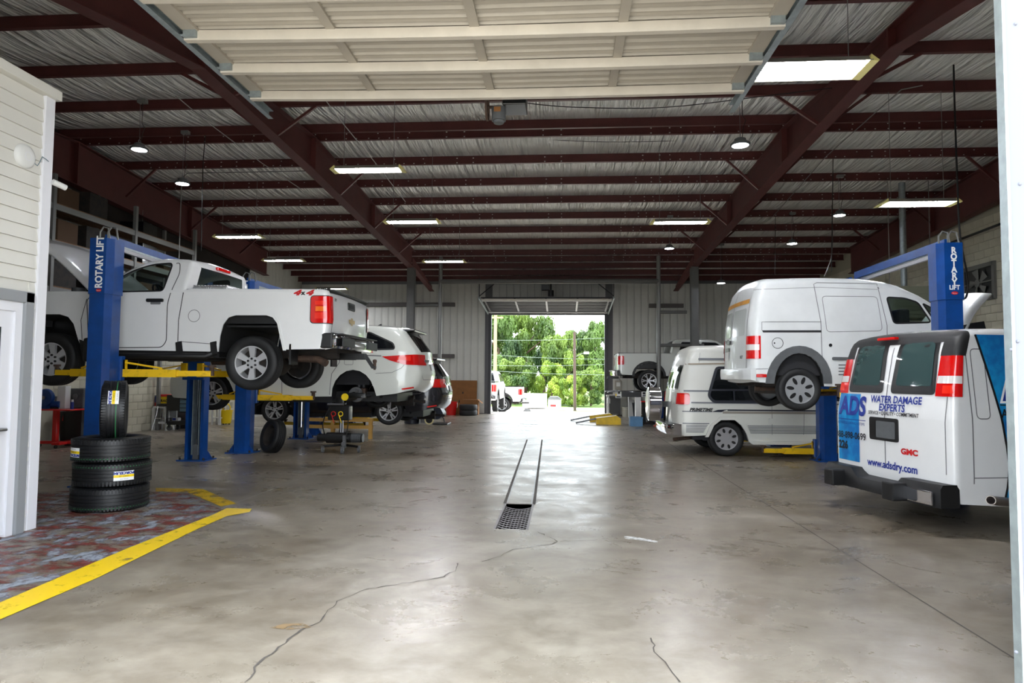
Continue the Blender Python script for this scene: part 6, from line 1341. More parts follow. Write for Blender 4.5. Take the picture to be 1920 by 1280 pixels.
def bay_light(px_, py_, Y, label):
    p = dp(px_, py_, Y); t = thing('high_bay_light', label, 'ceiling light', p, 0, 'round high bay lights')
    q = MB(); q.lathe([(0.0, 0.0), (0.13, 0.0), (0.135, 0.006)], (0, 0, 0), 'z', 28); q.build('diffuser', M_led, t, 50)
    q = MB(); q.lathe([(0.137, 0.0), (0.155, 0.004), (0.16, 0.03), (0.12, 0.06), (0.10, 0.065), (0.09, 0.11), (0.06, 0.125), (0.0, 0.125)], (0, 0, 0), 'z', 28); q.build('housing', M_greyp, t, 40)
    zt = zp(p.y) - p.z; q = MB(); q.torus((0, 0, 0.16), 0.03, 0.006, 'x', 14, 6); q.tube([(0, 0, 0.19), (-0.015, 0, zt)], 0.004, 5); q.build('hanger', M_steel, t)
    q = MB(); q.tube([(0.03, 0, 0.12), (0.05, 0, 0.3), (0.09, 0, 0.42), (0.04, 0, 0.5), (0.03, 0, zt)], 0.006, 5); q.build('power_cable', M_wire, t)
    q = MB(); q.box(-0.05, 0.11, -0.05, 0.05, zt - 0.07, zt - 0.0); q.build('junction_box', M_wireg, t)
    return t
bay_light(261, 281, 11.7, 'round high bay light nearest the office siding, left side')
bay_light(342, 345, 13.6, 'round high bay light above the raised pickup')
bay_light(1388, 273, 11.0, 'round high bay light by the brace of the right rafter')
bay_light(1574, 404, 17.0, 'round high bay light left of the right-hand three-tube light')
bay_light(1485, 457, 20.0, 'round high bay light above the roof of the high-roof cargo van')
bay_light(1255, 466, 20.2, 'round high bay light over the right pipe post')
t = bay_light(1352, 531, 23.45, 'round high bay light with a bright loose cord by the right column')
# ================================================================ CEILING WIRING
def cable(name, label, pts, r, mt, cat='cable', group=None):
    o = Vector(pts[0]); q = MB(); q.tube([Vector(p) - o for p in pts], r, 6); ob = q.build(name, mt, None, 50); ob.location = o; return tag(ob, label, cat, group)
def roofpt(x, y, drop=0.03):                       # where the sight line through a pixel meets the purlin undersides
    Y = 10.0
    for _ in range(60):
        e = dp(x, y, Y).z - (zp(Y) - drop); Y -= e / (dp(x, y, 1.0).z - CAMP.z + 0.06) * 0.7
    return dp(x, y, Y)
def catmull(P, n=8):
    P = [Vector(p) for p in P]; Q = [P[0]] + P + [P[-1]]; out = []
    for i in range(1, len(Q) - 2):
        a, b, c, d = Q[i - 1], Q[i], Q[i + 1], Q[i + 2]
        for k in range(n):
            t = k / n; out.append(0.5 * ((2 * b) + (c - a) * t + (2 * a - 5 * b + 4 * c - d) * t * t + (3 * b - a - 3 * c + d) * t ** 3))
    out.append(P[-1]); return out
zc_ = lambda Y: zp(Y) - 0.012
cable('conduit', 'grey conduit crossing the left bay purlins above the raised pickup', [roofpt(330, 180), roofpt(385, 226), roofpt(490, 305), roofpt(585, 368)], 0.010, M_wireg, 'conduit')
cable('conduit', 'grey conduit running back from the left door track', [roofpt(612, 190), roofpt(640, 228), roofpt(702, 303), roofpt(760, 378)], 0.010, M_wireg, 'conduit')
cable('conduit', 'grey conduit running back on the right between the right rafter and the jamb', [roofpt(1730, 160), roofpt(1690, 168), roofpt(1550, 292), roofpt(1450, 405)], 0.010, M_wireg, 'conduit')
cable('conduit', 'thin conduit across the left rear bay with a bent drop', [dp(870, 367, 18.8)] and [Vector((-9.6, 15.9, 3.6)), Vector((-9.6, 15.9, 6.5)), Vector((-9.45, 15.9, 6.62)), Vector((-6.0, 15.9, 6.63))], 0.012, M_wireg, 'conduit')
cable('sag_cable', 'thin black cable sagging across the aisle behind the raised door', catmull([dp(985, 193, 8.2), dp(1080, 201, 8.6), dp(1250, 201, 9.2), dp(1450, 178, 9.6), dp(1560, 165, 9.8)]), 0.006, M_wire)
cable('sag_cable', 'thin black cable sagging across the aisle under the third purlin', catmull([dp(905, 250, 14.9), dp(1000, 260, 15.0), dp(1140, 266, 15.1), dp(1300, 262, 15.2), dp(1460, 246, 15.3)]), 0.006, M_wire)
cable('hanging_cable', 'black hose hanging from the roof to the front right lift', catmull([dp(1788, 122, 11.3), dp(1790, 200, 11.0), dp(1795, 340, 10.6), dp(1800, 440, 10.3), dp(1814, 520, 10.0), dp(1812, 555, 9.9), dp(1800, 562, 9.8)]), 0.014, M_wire)
cable('hanging_cable', 'black cord hanging over the roof of the high-roof cargo van', [roofpt(1562, 296, -0.15), dp(1559, 510, roofpt(1562, 296).y)], 0.010, M_wire)
cable('hanging_cable', 'grey drop cord bending over the cargo van roof', catmull([roofpt(1560, 385, -0.15), dp(1560, 470, 18.5), dp(1553, 500, 18.4), dp(1545, 518, 18.3)]), 0.012, M_wireg)
cable('hanging_cable', 'thin black cord hanging left of the raised cargo van', [roofpt(1454, 405, -0.15), dp(1453, 515, roofpt(1454, 405).y)], 0.008, M_wire)
cable('hanging_cable', 'black cord hanging above the pickup cab beside the high bay light', [Vector((dp(386, 228, 13.94).x, 13.94, 6.86)), dp(381, 300, 13.9), dp(377, 470, 13.9)], 0.010, M_wire)
cable('drop_rod', 'grey rod hanging above the pickup windscreen', [roofpt(268, 340, 0.0), dp(267, 480, roofpt(268, 340).y)], 0.008, M_wireg, 'rod')
cable('hose_line', 'black sloping pipe on the block wall behind the front right lift', [xp(1775, 458, 10.2), xp(1875, 420, 10.2)], 0.03, M_wire, 'pipe')
# flue pipe, heater, fan on the right wall
p = dp(1692, 400, 17.5); pb = dp(1692, 525, 17.5)
t = thing('flue_pipe', 'shiny metal flue pipe rising from the heater on the right', 'pipe', (p.x, 17.5, pb.z - 0.2))
H = zp(17.5) - (pb.z - 0.2) - 0.06
for k in range(3): MB().cyl((0, 0, H * k / 3), (0, 0, H * (k + 1) / 3 + 0.01), 0.075 + 0.002 * k, 18).build('pipe_length', M_galv, t, 40)
for k in (1, 2): MB().cyl((0, 0, H * k / 3 - 0.02), (0, 0, H * k / 3 + 0.02), 0.086, 18).build('joint_collar', M_galv, t, 40)
t = thing('unit_heater', 'olive grey unit heater behind the raised cargo van roof', 'heater', (p.x + 0.05, 17.5, pb.z - 1.0))
M_olive = mat('heater_olive', (0.50, 0.51, 0.44), 0.5)
MB().box(-0.55, 0.75, -0.4, 0.4, 0, 0.8, 0.02).build('cabinet', M_olive, t)
for k in range(6): MB().box(-0.45, 0.65, -0.43, -0.40, 0.1 + 0.1 * k, 0.15 + 0.1 * k).build('louvre', M_olive, t)
for sx in (-0.4, 0.6): MB().cyl((sx, 0, 0.8), (sx, 0, zp(17.5) - pb.z + 1.0), 0.01, 6).build('hanger_rod', M_wireg, t)
pa = xp(1808, 508, XR); pb = xp(1868, 556, XR)
t = thing('exhaust_fan', 'grey louvred exhaust fan in the right block wall', 'fan', (XR - 0.01, (pa.y + pb.y) / 2, (pa.z + pb.z) / 2))
hy, hz2 = abs(pa.y - pb.y) / 2, abs(pa.z - pb.z) / 2
q = MB()
for sy in (-1, 1): q.box(-0.06, 0.0, sy * hy - 0.05, sy * hy + 0.05, -hz2 - 0.05, hz2 + 0.05)
for sz in (-1, 1): q.box(-0.06, 0.0, -hy, hy, sz * hz2 - 0.05, sz * hz2 + 0.05)
q.build('frame', mat('fan_grey', (0.42, 0.42, 0.40), 0.6), t); q = MB(); q.box(0.0, 0.004, -hy, hy, -hz2, hz2); q.build('back', M_blackm, t)
for k in range(5):
    a = 2 * math.pi * k / 5; r_ = min(hy, hz2) * 0.9; q = MB(); q.add([(-0.03, 0.08 * math.cos(a), 0.08 * math.sin(a)), (-0.05, r_ * math.cos(a - 0.3), r_ * math.sin(a - 0.3)), (-0.015, r_ * math.cos(a + 0.3), r_ * math.sin(a + 0.3)), (-0.025, 0.08 * math.cos(a + 0.6), 0.08 * math.sin(a + 0.6))], [(0, 1, 2, 3)]); q.build('blade', MATS['fan_grey'], t)
MB().cyl((-0.06, 0, 0), (0, 0, 0), 0.10, 14).build('hub', MATS['fan_grey'], t, 40)
for y_, z_, r_ in ((0, 0, 0),):
    q = MB(); q.bar((-0.05, -hy, 0), (-0.05, hy, 0), 0.03, 0.03); q.build('brace', MATS['fan_grey'], t)
# ================================================================ STORAGE RACK high on the left
t = thing('pallet_rack', 'tall steel pallet rack with timber decks along the left wall', 'rack', (XL + 0.15, 10.0, 0))
M_rack = mat('rack_grey', (0.45, 0.45, 0.44), 0.6)
for y in (0.0, 2.6, 5.2, 7.8):
    for x in (0.05, 0.95): MB().box(x - 0.04, x + 0.04, y - 0.04, y + 0.04, 0 if x < 0.5 else 2.6, 5.6).build('upright', M_rack, t)
for z in (3.3, 4.25, 5.0):
    for x in (0.05, 0.95): MB().box(x - 0.025, x + 0.025, 0, 7.8, z - 0.12, z).build('beam', M_rack, t)
    for k in range(6): MB().box(0.0 + 0.16 * k, 0.14 + 0.16 * k, 0, 7.8, z, z + 0.03).build('deck_board', M_wood, t)
rb = random.Random(3); M_cardd = mat('dusty_carton', (0.30, 0.21, 0.13), 0.9)
k = 0
words = ['black plastic bin', 'dusty dark carton', 'brown carton', 'dark grey crate']
for z in (3.33, 4.28, 5.03):
    for y in (0.5, 1.3, 2.2, 3.2, 4.1, 5.0, 6.0, 7.0):
        if rb.random() < 0.75:
            h = rb.uniform(0.28, 0.55); k += 1
            c = thing('storage_box', ('brown carton', 'grimy dark box', 'black box')[k % 3] + ' on the ' + {3.33: 'lowest', 4.28: 'middle', 5.03: 'top'}[z] + ' deck of the pallet rack, ' + ['at its near end', 'second from its near end', 'third from its near end', 'just before its middle', 'just past its middle', 'third from its far end', 'second from its far end', 'at its far end'][[0.5, 1.3, 2.2, 3.2, 4.1, 5.0, 6.0, 7.0].index(y)], 'box', (XL + 0.15 + 0.5, 10.0 + y, z), rb.uniform(-0.1, 0.1), 'boxes on the pallet rack')
            MB().box(-0.3, 0.3, -0.32, 0.32, 0, h, 0.01).build('carton', [M_cardd, M_under, M_blackm][k % 3], c); MB().box(-0.31, 0.31, -0.04, 0.04, h - 0.002, h + 0.002).build('tape', M_gapl, c)
# ================================================================ NEW TYRES IN THE LEFT FOREGROUND
TR, TW = 0.402, 0.275
def tyre_mesh(R, w, rim, nb=72):
    h = w / 2; half = [(rim, h * 0.72), (rim + 0.012, h * 0.86), (rim + 0.3 * (R - rim), h * 0.985), (rim + 0.55 * (R - rim), h), (R - 0.045, h * 0.965), (R - 0.022, h * 0.90), (R - 0.006, h * 0.80)]
    tread = []; g = 0.010; xs_ = [-0.42, -0.14, 0.14, 0.42]
    tread.append((R - 0.003, -h * 0.74))
    for c in xs_:
        c *= h; tread += [(R, c - 0.007), (R - g, c - 0.0045), (R - g, c + 0.0045), (R, c + 0.007)]
    tread.append((R - 0.003, h * 0.74))
    prof = [(r, -a) for r, a in half] + tread + [(r, a) for r, a in half[::-1]]
    q = MB(); q.lathe(prof, (0, 0, 0), 'z', nb, False); q.f = [f for f in q.f if len(f) == 4]
    # shoulder sipes
    for i in range(nb):
        t_ = 2 * math.pi * (i + 0.5) / nb
        for sz in (-1, 1):
            R3 = Matrix.Rotation(t_, 3, 'Z'); q2 = MB(); q2.box(R - 0.03, R + 0.0025, -0.010, 0.010, sz * h * 0.52, sz * h * 0.86); q.add([R3 @ Vector(v) for v in q2.v], q2.f)
    return q.mesh('tread_and_sidewall', M_newrub, 35)
TMESH = tyre_mesh(TR, TW, 0.235)
GL = MB().lathe([(TR + 0.0015, -0.004), (TR + 0.0015, 0.004)], (0, 0, -TW * 0.33), 'z', 72).mesh('green_line', mat('green_marking', (0.18, 0.48, 0.28), 0.6)); 
def sticker(parent, R, ang, z, wv, hv, flip):
    def fn(a, b): th = ang + (a if not flip else -a) / R; zz = z + (b if not flip else -b); return ((R + 0.003 + e_) * math.cos(th), (R + 0.003 + e_) * math.sin(th), zz)
    e_ = 0.0
    def patch(nm, a0, a1, b0, b1, m_):
        q = MB(); vs = []; n = 8
        for k in range(n + 1): vs += [fn(a0 + (a1 - a0) * k / n, b0), fn(a0 + (a1 - a0) * k / n, b1)]
        q.add(vs, [(2 * k, 2 * k + 1, 2 * k + 3, 2 * k + 2) for k in range(n)]); return q.build(nm, m_, parent)
    lb = patch('label', -wv / 2, wv / 2, -hv / 2, hv / 2, M_white_p); e_ = 0.0006; patch('label_band', -wv / 2, wv / 2, -hv * 0.12, hv * 0.16, M_yelp)
    e_ = 0.0012; lettering('label_print', 'FORCEUM', hv * 0.36, M_bluep, lambda a, b: fn(a, b - hv * 0.31), parent, 0.0025, wv / (hv * 0.36) / 4.6); lettering('label_print', '275/60R20 115H', hv * 0.17, M_blackp, lambda a, b: fn(a, b + hv * 0.02), parent, 0, 0.85)
    lettering('label_print', 'HP SUV  M+S', hv * 0.14, M_greyp, lambda a, b: fn(a, b + hv * 0.33), parent, 0, 1.0)
tc = gp(206, 950)
camdir = math.atan2(-tc.y, -tc.x)
labs = ['bottom new tyre of the stack in the left foreground', 'middle new tyre of the foreground stack, label upside down', 'top flat-lying new tyre of the foreground stack']
for k in range(3):
    t = thing('car_tyre', labs[k], 'tyre', (tc.x + (0.0, 0.012, 0.0)[k], tc.y + (0, 0.01, -0.01)[k], TW * (k + 0.5)), 0, 'new tyres in the foreground')
    link('tread_and_sidewall', TMESH, t); g_ = link('green_line', GL, t)
    if k == 1: g_.location = (0, 0, TW * 0.66); sticker(t, TR, camdir + 0.28, -0.01, 0.21, 0.105, True)
    if k == 2: sticker(t, TR, camdir - 1.12, -0.02, 0.21, 0.105, False)
# the upright one standing in the top tyre
R4, W4 = 0.352, 0.262
T4 = tyre_mesh(R4, W4, 0.225)
zt = TW * 3 - 0.06
up = thing('car_tyre', 'new tyre standing upright on top of the foreground stack', 'tyre', (tc.x + 0.01, tc.y, zt + R4), 0, 'new tyres in the foreground')
up.rotation_euler = (math.pi / 2, 0, camdir + math.pi / 2 + math.radians(90 - 3))
link('tread_and_sidewall', T4, up)
up_m = up.rotation_euler.to_matrix()
ld = up_m.inverted() @ Vector((math.cos(camdir), math.sin(camdir), 0.55)); la = math.atan2(ld.y, ld.x)
gl2 = MB().lathe([(R4 + 0.0015, -0.004), (R4 + 0.0015, 0.004)], (0, 0, 0.03), 'z', 72).mesh('green_line', MATS['green_marking']); link('green_line', gl2, up)
sticker(up, R4, la, 0.0, 0.17, 0.11, False)
# ================================================================ LEFT SIDE: wheel, brake lathe, benches, carts
p = gp(507, 849)
w_ = thing('loose_wheel', 'dark loose wheel leaning against the second left lift post', 'wheel', (p.x + 0.0, p.y + 0.10, 0.325)); w_.rotation_euler = (math.radians(-12), 0, math.radians(-38))
make_wheel(w_, (0, 0, 0), 0.335, 0.23, 0.22, 'steel', -1, name='tyre')
p = gp(645, 846); t = thing('brake_lathe', 'black mobile brake lathe on a castor trolley at the wheel-less minivan hub', 'brake lathe', (p.x, p.y - 0.25, 0))
hz0 = dp(650, 745, p.y).z
q = MB(); q.tube([(-0.34, -0.05, 0.13), (0.0, 0.12, 0.15), (0.36, -0.02, 0.13)], 0.025, 8); q.tube([(0.0, 0.12, 0.15), (0.10, -0.22, 0.13)], 0.025, 8); q.tube([(0.0, 0.12, 0.15), (-0.05, 0.35, 0.13)], 0.025, 8); q.build('trolley_base', M_blackm, t, 40)
for x, y in ((-0.34, -0.05), (0.36, 0.08), (0.12, -0.22), (-0.05, 0.35)):
    q = MB(); q.cyl((x - 0.018, y, 0.055), (x + 0.018, y, 0.055), 0.055, 16); cs = q.build('castor', M_greyp, t, 40); q = MB(); q.box(x - 0.03, x + 0.03, y - 0.02, y + 0.02, 0.06, 0.14); q.build('castor_fork', M_steel, cs)
q = MB(); q.lathe([(0.0, -0.46), (0.075, -0.46), (0.075, -0.28), (0.11, -0.27), (0.11, 0.12), (0.095, 0.13), (0.095, 0.22), (0.085, 0.23), (0.085, 0.47), (0.0, 0.47)], (0, 0, 0.30), 'x', 22); q.build('motor', M_blackm, t, 35)
for k in range(9): MB().lathe([(0.088, -0.006), (0.094, -0.006), (0.094, 0.006), (0.088, 0.006)], (0.25 + 0.022 * k, 0, 0.30), 'x', 20, True).build('cooling_fin', M_greyp, t)
q = MB(); q.box(0.10, 0.16, -0.16, -0.10, 0.12, 0.36); q.cyl((0.13, -0.20, 0.2), (0.13, -0.14, 0.2), 0.045, 14); q.build('pedal_arm', M_steel, t)
q = MB(); q.cyl((0, 0.02, 0.3), (0, 0.02, hz0 - 0.2), 0.03, 12); q.cyl((0.05, 0.0, 0.38), (0.05, 0.0, hz0 - 0.28), 0.014, 8); q.build('column', M_steel, t, 40)
q = MB(); q.box(-0.26, 0.20, -0.04, 0.14, hz0 - 0.45, hz0 - 0.15, 0.02); q.build('control_cabinet', M_blackm, t)
q = MB(); q.cyl((-0.25, -0.08, hz0 - 0.13), (0.08, -0.08, hz0 - 0.13), 0.022, 10); q.build('handle_bar', M_steel, t)
q = MB(); q.box(-0.10, 0.08, -0.06, 0.12, hz0 - 0.14, hz0 + 0.02, 0.02); q.cyl((0.05, 0.0, hz0 - 0.03), (0.22, 0.18, hz0 + 0.04), 0.085, 18); q.box(0.12, 0.5, 0.0, 0.10, hz0 + 0.0, hz0 + 0.10, 0.02); q.cyl((0.4, 0.05, hz0 + 0.05), (0.62, 0.05, hz0 + 0.05), 0.03, 10); q.build('cutting_head', M_blackm, t, 40)
q = MB(); q.cyl((0.30, -0.03, hz0 + 0.14), (0.36, -0.03, hz0 + 0.14), 0.03, 10); q.cyl((0.42, -0.02, hz0 + 0.02), (0.52, -0.02, hz0 + 0.02), 0.025, 10); q.build('feed_knob', M_steel, t, 40)
q = MB(); q.lathe([(0.0, -0.02), (0.07, -0.02), (0.075, 0.0), (0.0, 0.012)], (0.10, -0.07, hz0 + 0.02), 'y', 20); q.build('yellow_knob', M_yelp, t, 40)
for x, m_ in ((-0.13, M_red), (0.02, M_yelp)):
    q = MB(); q.torus((x, -0.07, hz0 - 0.32), 0.045, 0.008, 'y', 18, 6); q.tube([(x - 0.03, -0.07, hz0 - 0.36), (x + 0.02, -0.07, hz0 - 0.5)], 0.008, 6); q.build('coil_cord', m_, t, 50)
q = MB(); q.tube(catmull([(-0.3, -0.02, 0.32), (-0.34, -0.08, 0.55), (-0.28, -0.1, hz0 - 0.35), (-0.15, -0.05, hz0 - 0.1)]), 0.012, 6); q.tube(catmull([(0.15, -0.1, 0.3), (0.2, -0.14, 0.6), (0.18, -0.1, hz0 - 0.2)]), 0.010, 6); q.build('hose', M_wire, t, 50)
# red work table with tools
p = gp(104, 838); Yt = p.y; zt = dp(104, 766, Yt).z
t = thing('work_table', 'red pedestal work table on castors behind the office corner', 'table', (p.x, Yt, 0))
q = MB(); q.box(-0.42, 0.48, -0.25, 0.25, zt - 0.03, zt, 0.008); q.build('top', M_red, t); q = MB(); q.box(-0.05, 0.03, -0.05, 0.05, 0.1, zt - 0.03); q.build('pedestal', M_red, t)
q = MB(); q.box(-0.42, 0.40, -0.05, 0.05, 0.07, 0.13, 0.01); q.box(0.12, 0.30, -0.28, 0.28, 0.07, 0.13, 0.01); q.build('base', M_red, t)
for x, y in ((-0.35, 0), (0.2, -0.25), (0.2, 0.25)): MB().cyl((x - 0.015, y, 0.035), (x + 0.015, y, 0.035), 0.035, 12).build('castor', M_blackm, t)
def at(px_, py_, Y, z=None): q_ = dp(px_, py_, Y); return (q_.x, q_.y, q_.z if z is None else z)
t = thing('bench_grinder', 'blue round grinder wheel on the red work table', 'grinder', at(85, 765, Yt, zt)); MB().box(-0.10, 0.10, -0.08, 0.08, 0, 0.06).build('foot', M_blue, t); MB().lathe([(0.0, -0.05), (0.17, -0.05), (0.19, -0.02), (0.19, 0.02), (0.17, 0.05), (0.0, 0.05)], (0, 0, 0.23), 'y', 24).build('guard', M_blue, t, 40); MB().cyl((0, -0.06, 0.23), (0, -0.08, 0.23), 0.04, 12).build('arbor', M_steel, t)
t = thing('spray_can', 'blue and white spray can on the red work table', 'can', at(135, 766, Yt - 0.05, zt)); MB().cyl((0, 0, 0), (0, 0, 0.15), 0.03, 14).build('can', M_bluep, t, 40); MB().cyl((0, 0, 0.15), (0, 0, 0.20), 0.024, 14).build('cap', M_whitem, t, 40)
t = thing('parts_case', 'grey machine case with a round dial beside the work table', 'machine', (at(140, 765, Yt + 0.35)[0], Yt + 0.45, 0)); MB().box(-0.22, 0.22, -0.15, 0.15, zt, zt + 0.42, 0.02).build('case', M_greyp, t); MB().cyl((0.05, -0.15, zt + 0.25), (0.05, -0.17, zt + 0.25), 0.06, 18).build('dial', M_steel, t, 40); MB().box(-0.18, 0.18, -0.12, 0.12, 0, zt).build('cabinet', M_blackm, t)
t = thing('paper_roll_box', 'white tall box standing on the red work table', 'box', at(119, 765, Yt + 0.12, zt)); MB().box(-0.09, 0.09, -0.08, 0.08, 0, 0.48, 0.01).build('carton', M_whitem, t); MB().box(-0.10, -0.09, -0.05, 0.05, 0.05, 0.4).build('flap', M_cardb, t)
t = thing('gear_pump', 'small dark blue pump with fittings on the red work table', 'pump', at(104, 765, Yt + 0.05, zt)); MB().cyl((-0.1, 0, 0.09), (0.1, 0, 0.09), 0.07, 14).build('housing', M_blue, t, 40); MB().cyl((0, 0, 0.12), (0, 0, 0.26), 0.02, 8).build('fitting', M_steel, t, 40); MB().box(-0.08, 0.08, -0.05, 0.05, 0, 0.03).build('foot', M_blackm, t)
p = gp(128, 830); t = thing('trash_can', 'black plastic trash can beside the red work table', 'trash can', (p.x, p.y + 0.1, 0)); MB().lathe([(0.0, 0.0), (0.22, 0.0), (0.27, 0.66), (0.285, 0.66), (0.285, 0.70), (0.255, 0.70), (0.21, 0.03), (0.0, 0.03)], (0, 0, 0), 'z', 28).build('bin', M_black, t, 35)
flat('warning_sticker', [(-0.11, 0.50), (0.07, 0.50), (0.07, 0.62), (-0.11, 0.62)], lambda a, b: (a - 0.08, -math.sqrt(max(0, 0.271 ** 2 - (a - 0.08) ** 2)), b), M_redp, t)
# stool, bench with rags box, black tool cart
p = gp(283, 806); px0 = max(p.x, XL + 0.35)
t = thing('shop_stool', 'chrome stool with black seat by the block wall', 'stool', (px0, p.y, 0)); sh_ = 0.74
MB().lathe([(0.0, sh_ - 0.07), (0.17, sh_ - 0.07), (0.18, sh_ - 0.05), (0.18, sh_ - 0.01), (0.16, sh_), (0.0, sh_)], (0, 0, 0), 'z', 24).build('seat', M_blackm, t, 40)
for sx in (-1, 1):
    for sy in (-1, 1): MB().tube([(sx * 0.10, sy * 0.10, sh_ - 0.07), (sx * 0.12, sy * 0.12, 0.45), (sx * 0.20, sy * 0.20, 0.0)], 0.012, 8).build('leg', M_chrome, t, 50)
MB().torus((0, 0, 0.34), 0.20, 0.010, 'z', 28, 6).build('foot_ring', M_chrome, t, 50)
Yb = p.y + 0.15; xa, xb = XL + 0.08, dp(322, 800, Yb).x; zt = 0.66
t = thing('white_bench', 'white wooden bench carrying the yellow rags box', 'bench', ((xa + xb) / 2, Yb, 0)); hw_ = (xb - xa) / 2
MB().box(-hw_, hw_, -0.22, 0.22, zt - 0.05, zt, 0.005).build('top', M_whitem, t)
for sx in (-1, 1):
    for sy in (-1, 1): MB().box(sx * hw_ * 0.95 - 0.04, sx * hw_ * 0.95 + 0.04, sy * 0.18 - 0.03, sy * 0.18 + 0.03, 0, zt - 0.05).build('leg', M_whitem, t)
MB().box(-hw_, hw_, -0.2, -0.17, 0.18, 0.24).build('stretcher', M_whitem, t)
c = at(313, 762, Yb, zt); t = thing('rags_box', 'yellow rags box on the white bench', 'box', c); MB().box(-0.13, 0.13, -0.10, 0.10, 0, 0.27, 0.006).build('carton', M_yelp, t); lettering('lettering', 'RAGS', 0.10, M_blackp, lambda a, b: (a, -0.102, 0.15 + b), t, 0.004)
MB().box(-0.14, 0.14, -0.11, 0.11, 0.27, 0.33, 0.006).build('red_lid', M_red, t)
c = at(296, 762, Yb + 0.05, zt); t = thing('wipes_bucket', 'small red and blue tub beside the rags box', 'tub', c); MB().cyl((0, 0, 0), (0, 0, 0.1), 0.09, 16).build('tub', M_red, t, 40); MB().cyl((0, 0, 0.1), (0, 0, 0.28), 0.085, 16).build('wrap', M_bluep, t, 40); MB().cyl((0, 0, 0.28), (0, 0, 0.31), 0.08, 16).build('lid', M_whitem, t, 40)
xa, xb = dp(322, 800, Yb).x, dp(366, 800, Yb).x
t = thing('tool_cart', 'black rolling tool cart beside the white bench', 'tool cart', ((xa + xb) / 2, Yb, 0)); hw_ = (xb - xa) / 2
MB().box(-hw_, hw_, -0.25, 0.25, 0.16, 0.26, 0.008).build('bottom_tray', M_blackm, t)
for sx in (-1, 1): MB().box(sx * hw_ - 0.02, sx * hw_ + 0.02, -0.25, 0.25, 0.2, 0.98).build('end_panel', M_blackm, t)
MB().box(-hw_, 0, -0.26, 0.25, 0.55, 0.98, 0.005).build('drawer_box', M_blackm, t)
for k in range(4): MB().box(0.03, hw_ - 0.03, -0.27, -0.25, 0.53 + 0.11 * k, 0.62 + 0.11 * k, 0.004).build('drawer', mat('drawer_bluegrey', (0.35, 0.45, 0.50), 0.4), t)
MB().box(0, hw_, -0.25, 0.25, 0.5, 0.98).build('drawer_case', M_blackm, t)
for sx in (-1, 1):
    for sy in (-0.2, 0.2): q = MB(); q.cyl((sx * hw_ * 0.85, sy - 0.02, 0.07), (sx * hw_ * 0.85, sy + 0.02, 0.07), 0.07, 14); q.build('castor', M_greyp, t, 40); MB().box(sx * hw_ * 0.85 - 0.025, sx * hw_ * 0.85 + 0.025, sy - 0.03, sy + 0.03, 0.08, 0.17).build('castor_fork', M_blackm, t)
c = at(330, 795, Yb - 0.05, 0.26); t = thing('towel_pack', 'blue and white pack in the tool cart tray', 'pack', c); MB().box(-0.07, 0.10, -0.08, 0.08, 0, 0.09, 0.02).build('wrapper', M_whitem, t); MB().box(-0.06, 0.04, -0.085, -0.08, 0.02, 0.08).build('print', M_bluep, t)
t = thing('locker', 'grey-brown metal locker behind the tool cart', 'locker', (at(353, 760, Yb + 0.7)[0], Yb + 0.7, 0)); MB().box(-0.25, 0.25, -0.2, 0.2, 0, 1.75, 0.01).build('case', mat('locker_brown', (0.36, 0.33, 0.32), 0.5, noise=0.3, nscale=5), t); MB().box(-0.23, 0.23, -0.215, -0.2, 0.05, 0.85).build('door', MATS['locker_brown'], t); MB().box(-0.23, 0.23, -0.215, -0.2, 0.88, 1.70).build('door', MATS['locker_brown'], t)
Y2 = gp(410, 796).y; t = thing('white_stand', 'small white open stand behind the first lift', 'stand', (at(409, 796, Y2)[0], Y2, 0)); w2 = 0.12
for sx in (-1, 1):
    for sy in (-1, 1): MB().box(sx * w2 - 0.025, sx * w2 + 0.025, sy * 0.14 - 0.025, sy * 0.14 + 0.025, 0, 0.55).build('leg', M_whitem, t)
for z in (0.2, 0.53): MB().box(-w2 - 0.03, w2 + 0.03, -0.17, 0.17, z, z + 0.03).build('shelf', M_whitem, t)
t = thing('mop_bucket', 'yellow mop bucket beside the white stand', 'bucket', (at(424, 794, Y2 + 0.1)[0], Y2 + 0.1, 0)); MB().lathe([(0.0, 0.04), (0.14, 0.04), (0.18, 0.42), (0.19, 0.42), (0.19, 0.45), (0.165, 0.45), (0.13, 0.06), (0.0, 0.06)], (0, 0, 0), 'z', 20).build('tub', M_yelp, t, 40); MB().torus((0, 0, 0.52), 0.12, 0.018, 'y', 16, 6).build('wringer_handle', M_yelp, t, 40)
for a in range(3): MB().cyl((0.1 * math.cos(a * 2.1), 0.1 * math.sin(a * 2.1) - 0.01, 0.025), (0.1 * math.cos(a * 2.1), 0.1 * math.sin(a * 2.1) + 0.01, 0.025), 0.025, 10).build('castor', M_blackm, t)
# creeper-like yellow bench behind the second lift
Yy = 17.6; t = thing('timber_rack', 'low pale timber trestle under the charcoal minivan', 'trestle', (at(650, 790, Yy)[0], Yy - 1.35, 0)); 
MB().box(-0.9, 1.1, -0.06, 0.06, 0.42, 0.5).build('rail', mat('pale_timber', (0.80, 0.62, 0.32), 0.7), t); MB().box(-0.9, 1.1, -0.06, 0.06, 0.25, 0.33).build('rail', MATS['pale_timber'], t)
for x in (-0.85, 0.1, 1.05): MB().box(x - 0.04, x + 0.04, -0.05, 0.05, 0, 0.42).build('leg', MATS['pale_timber'], t)
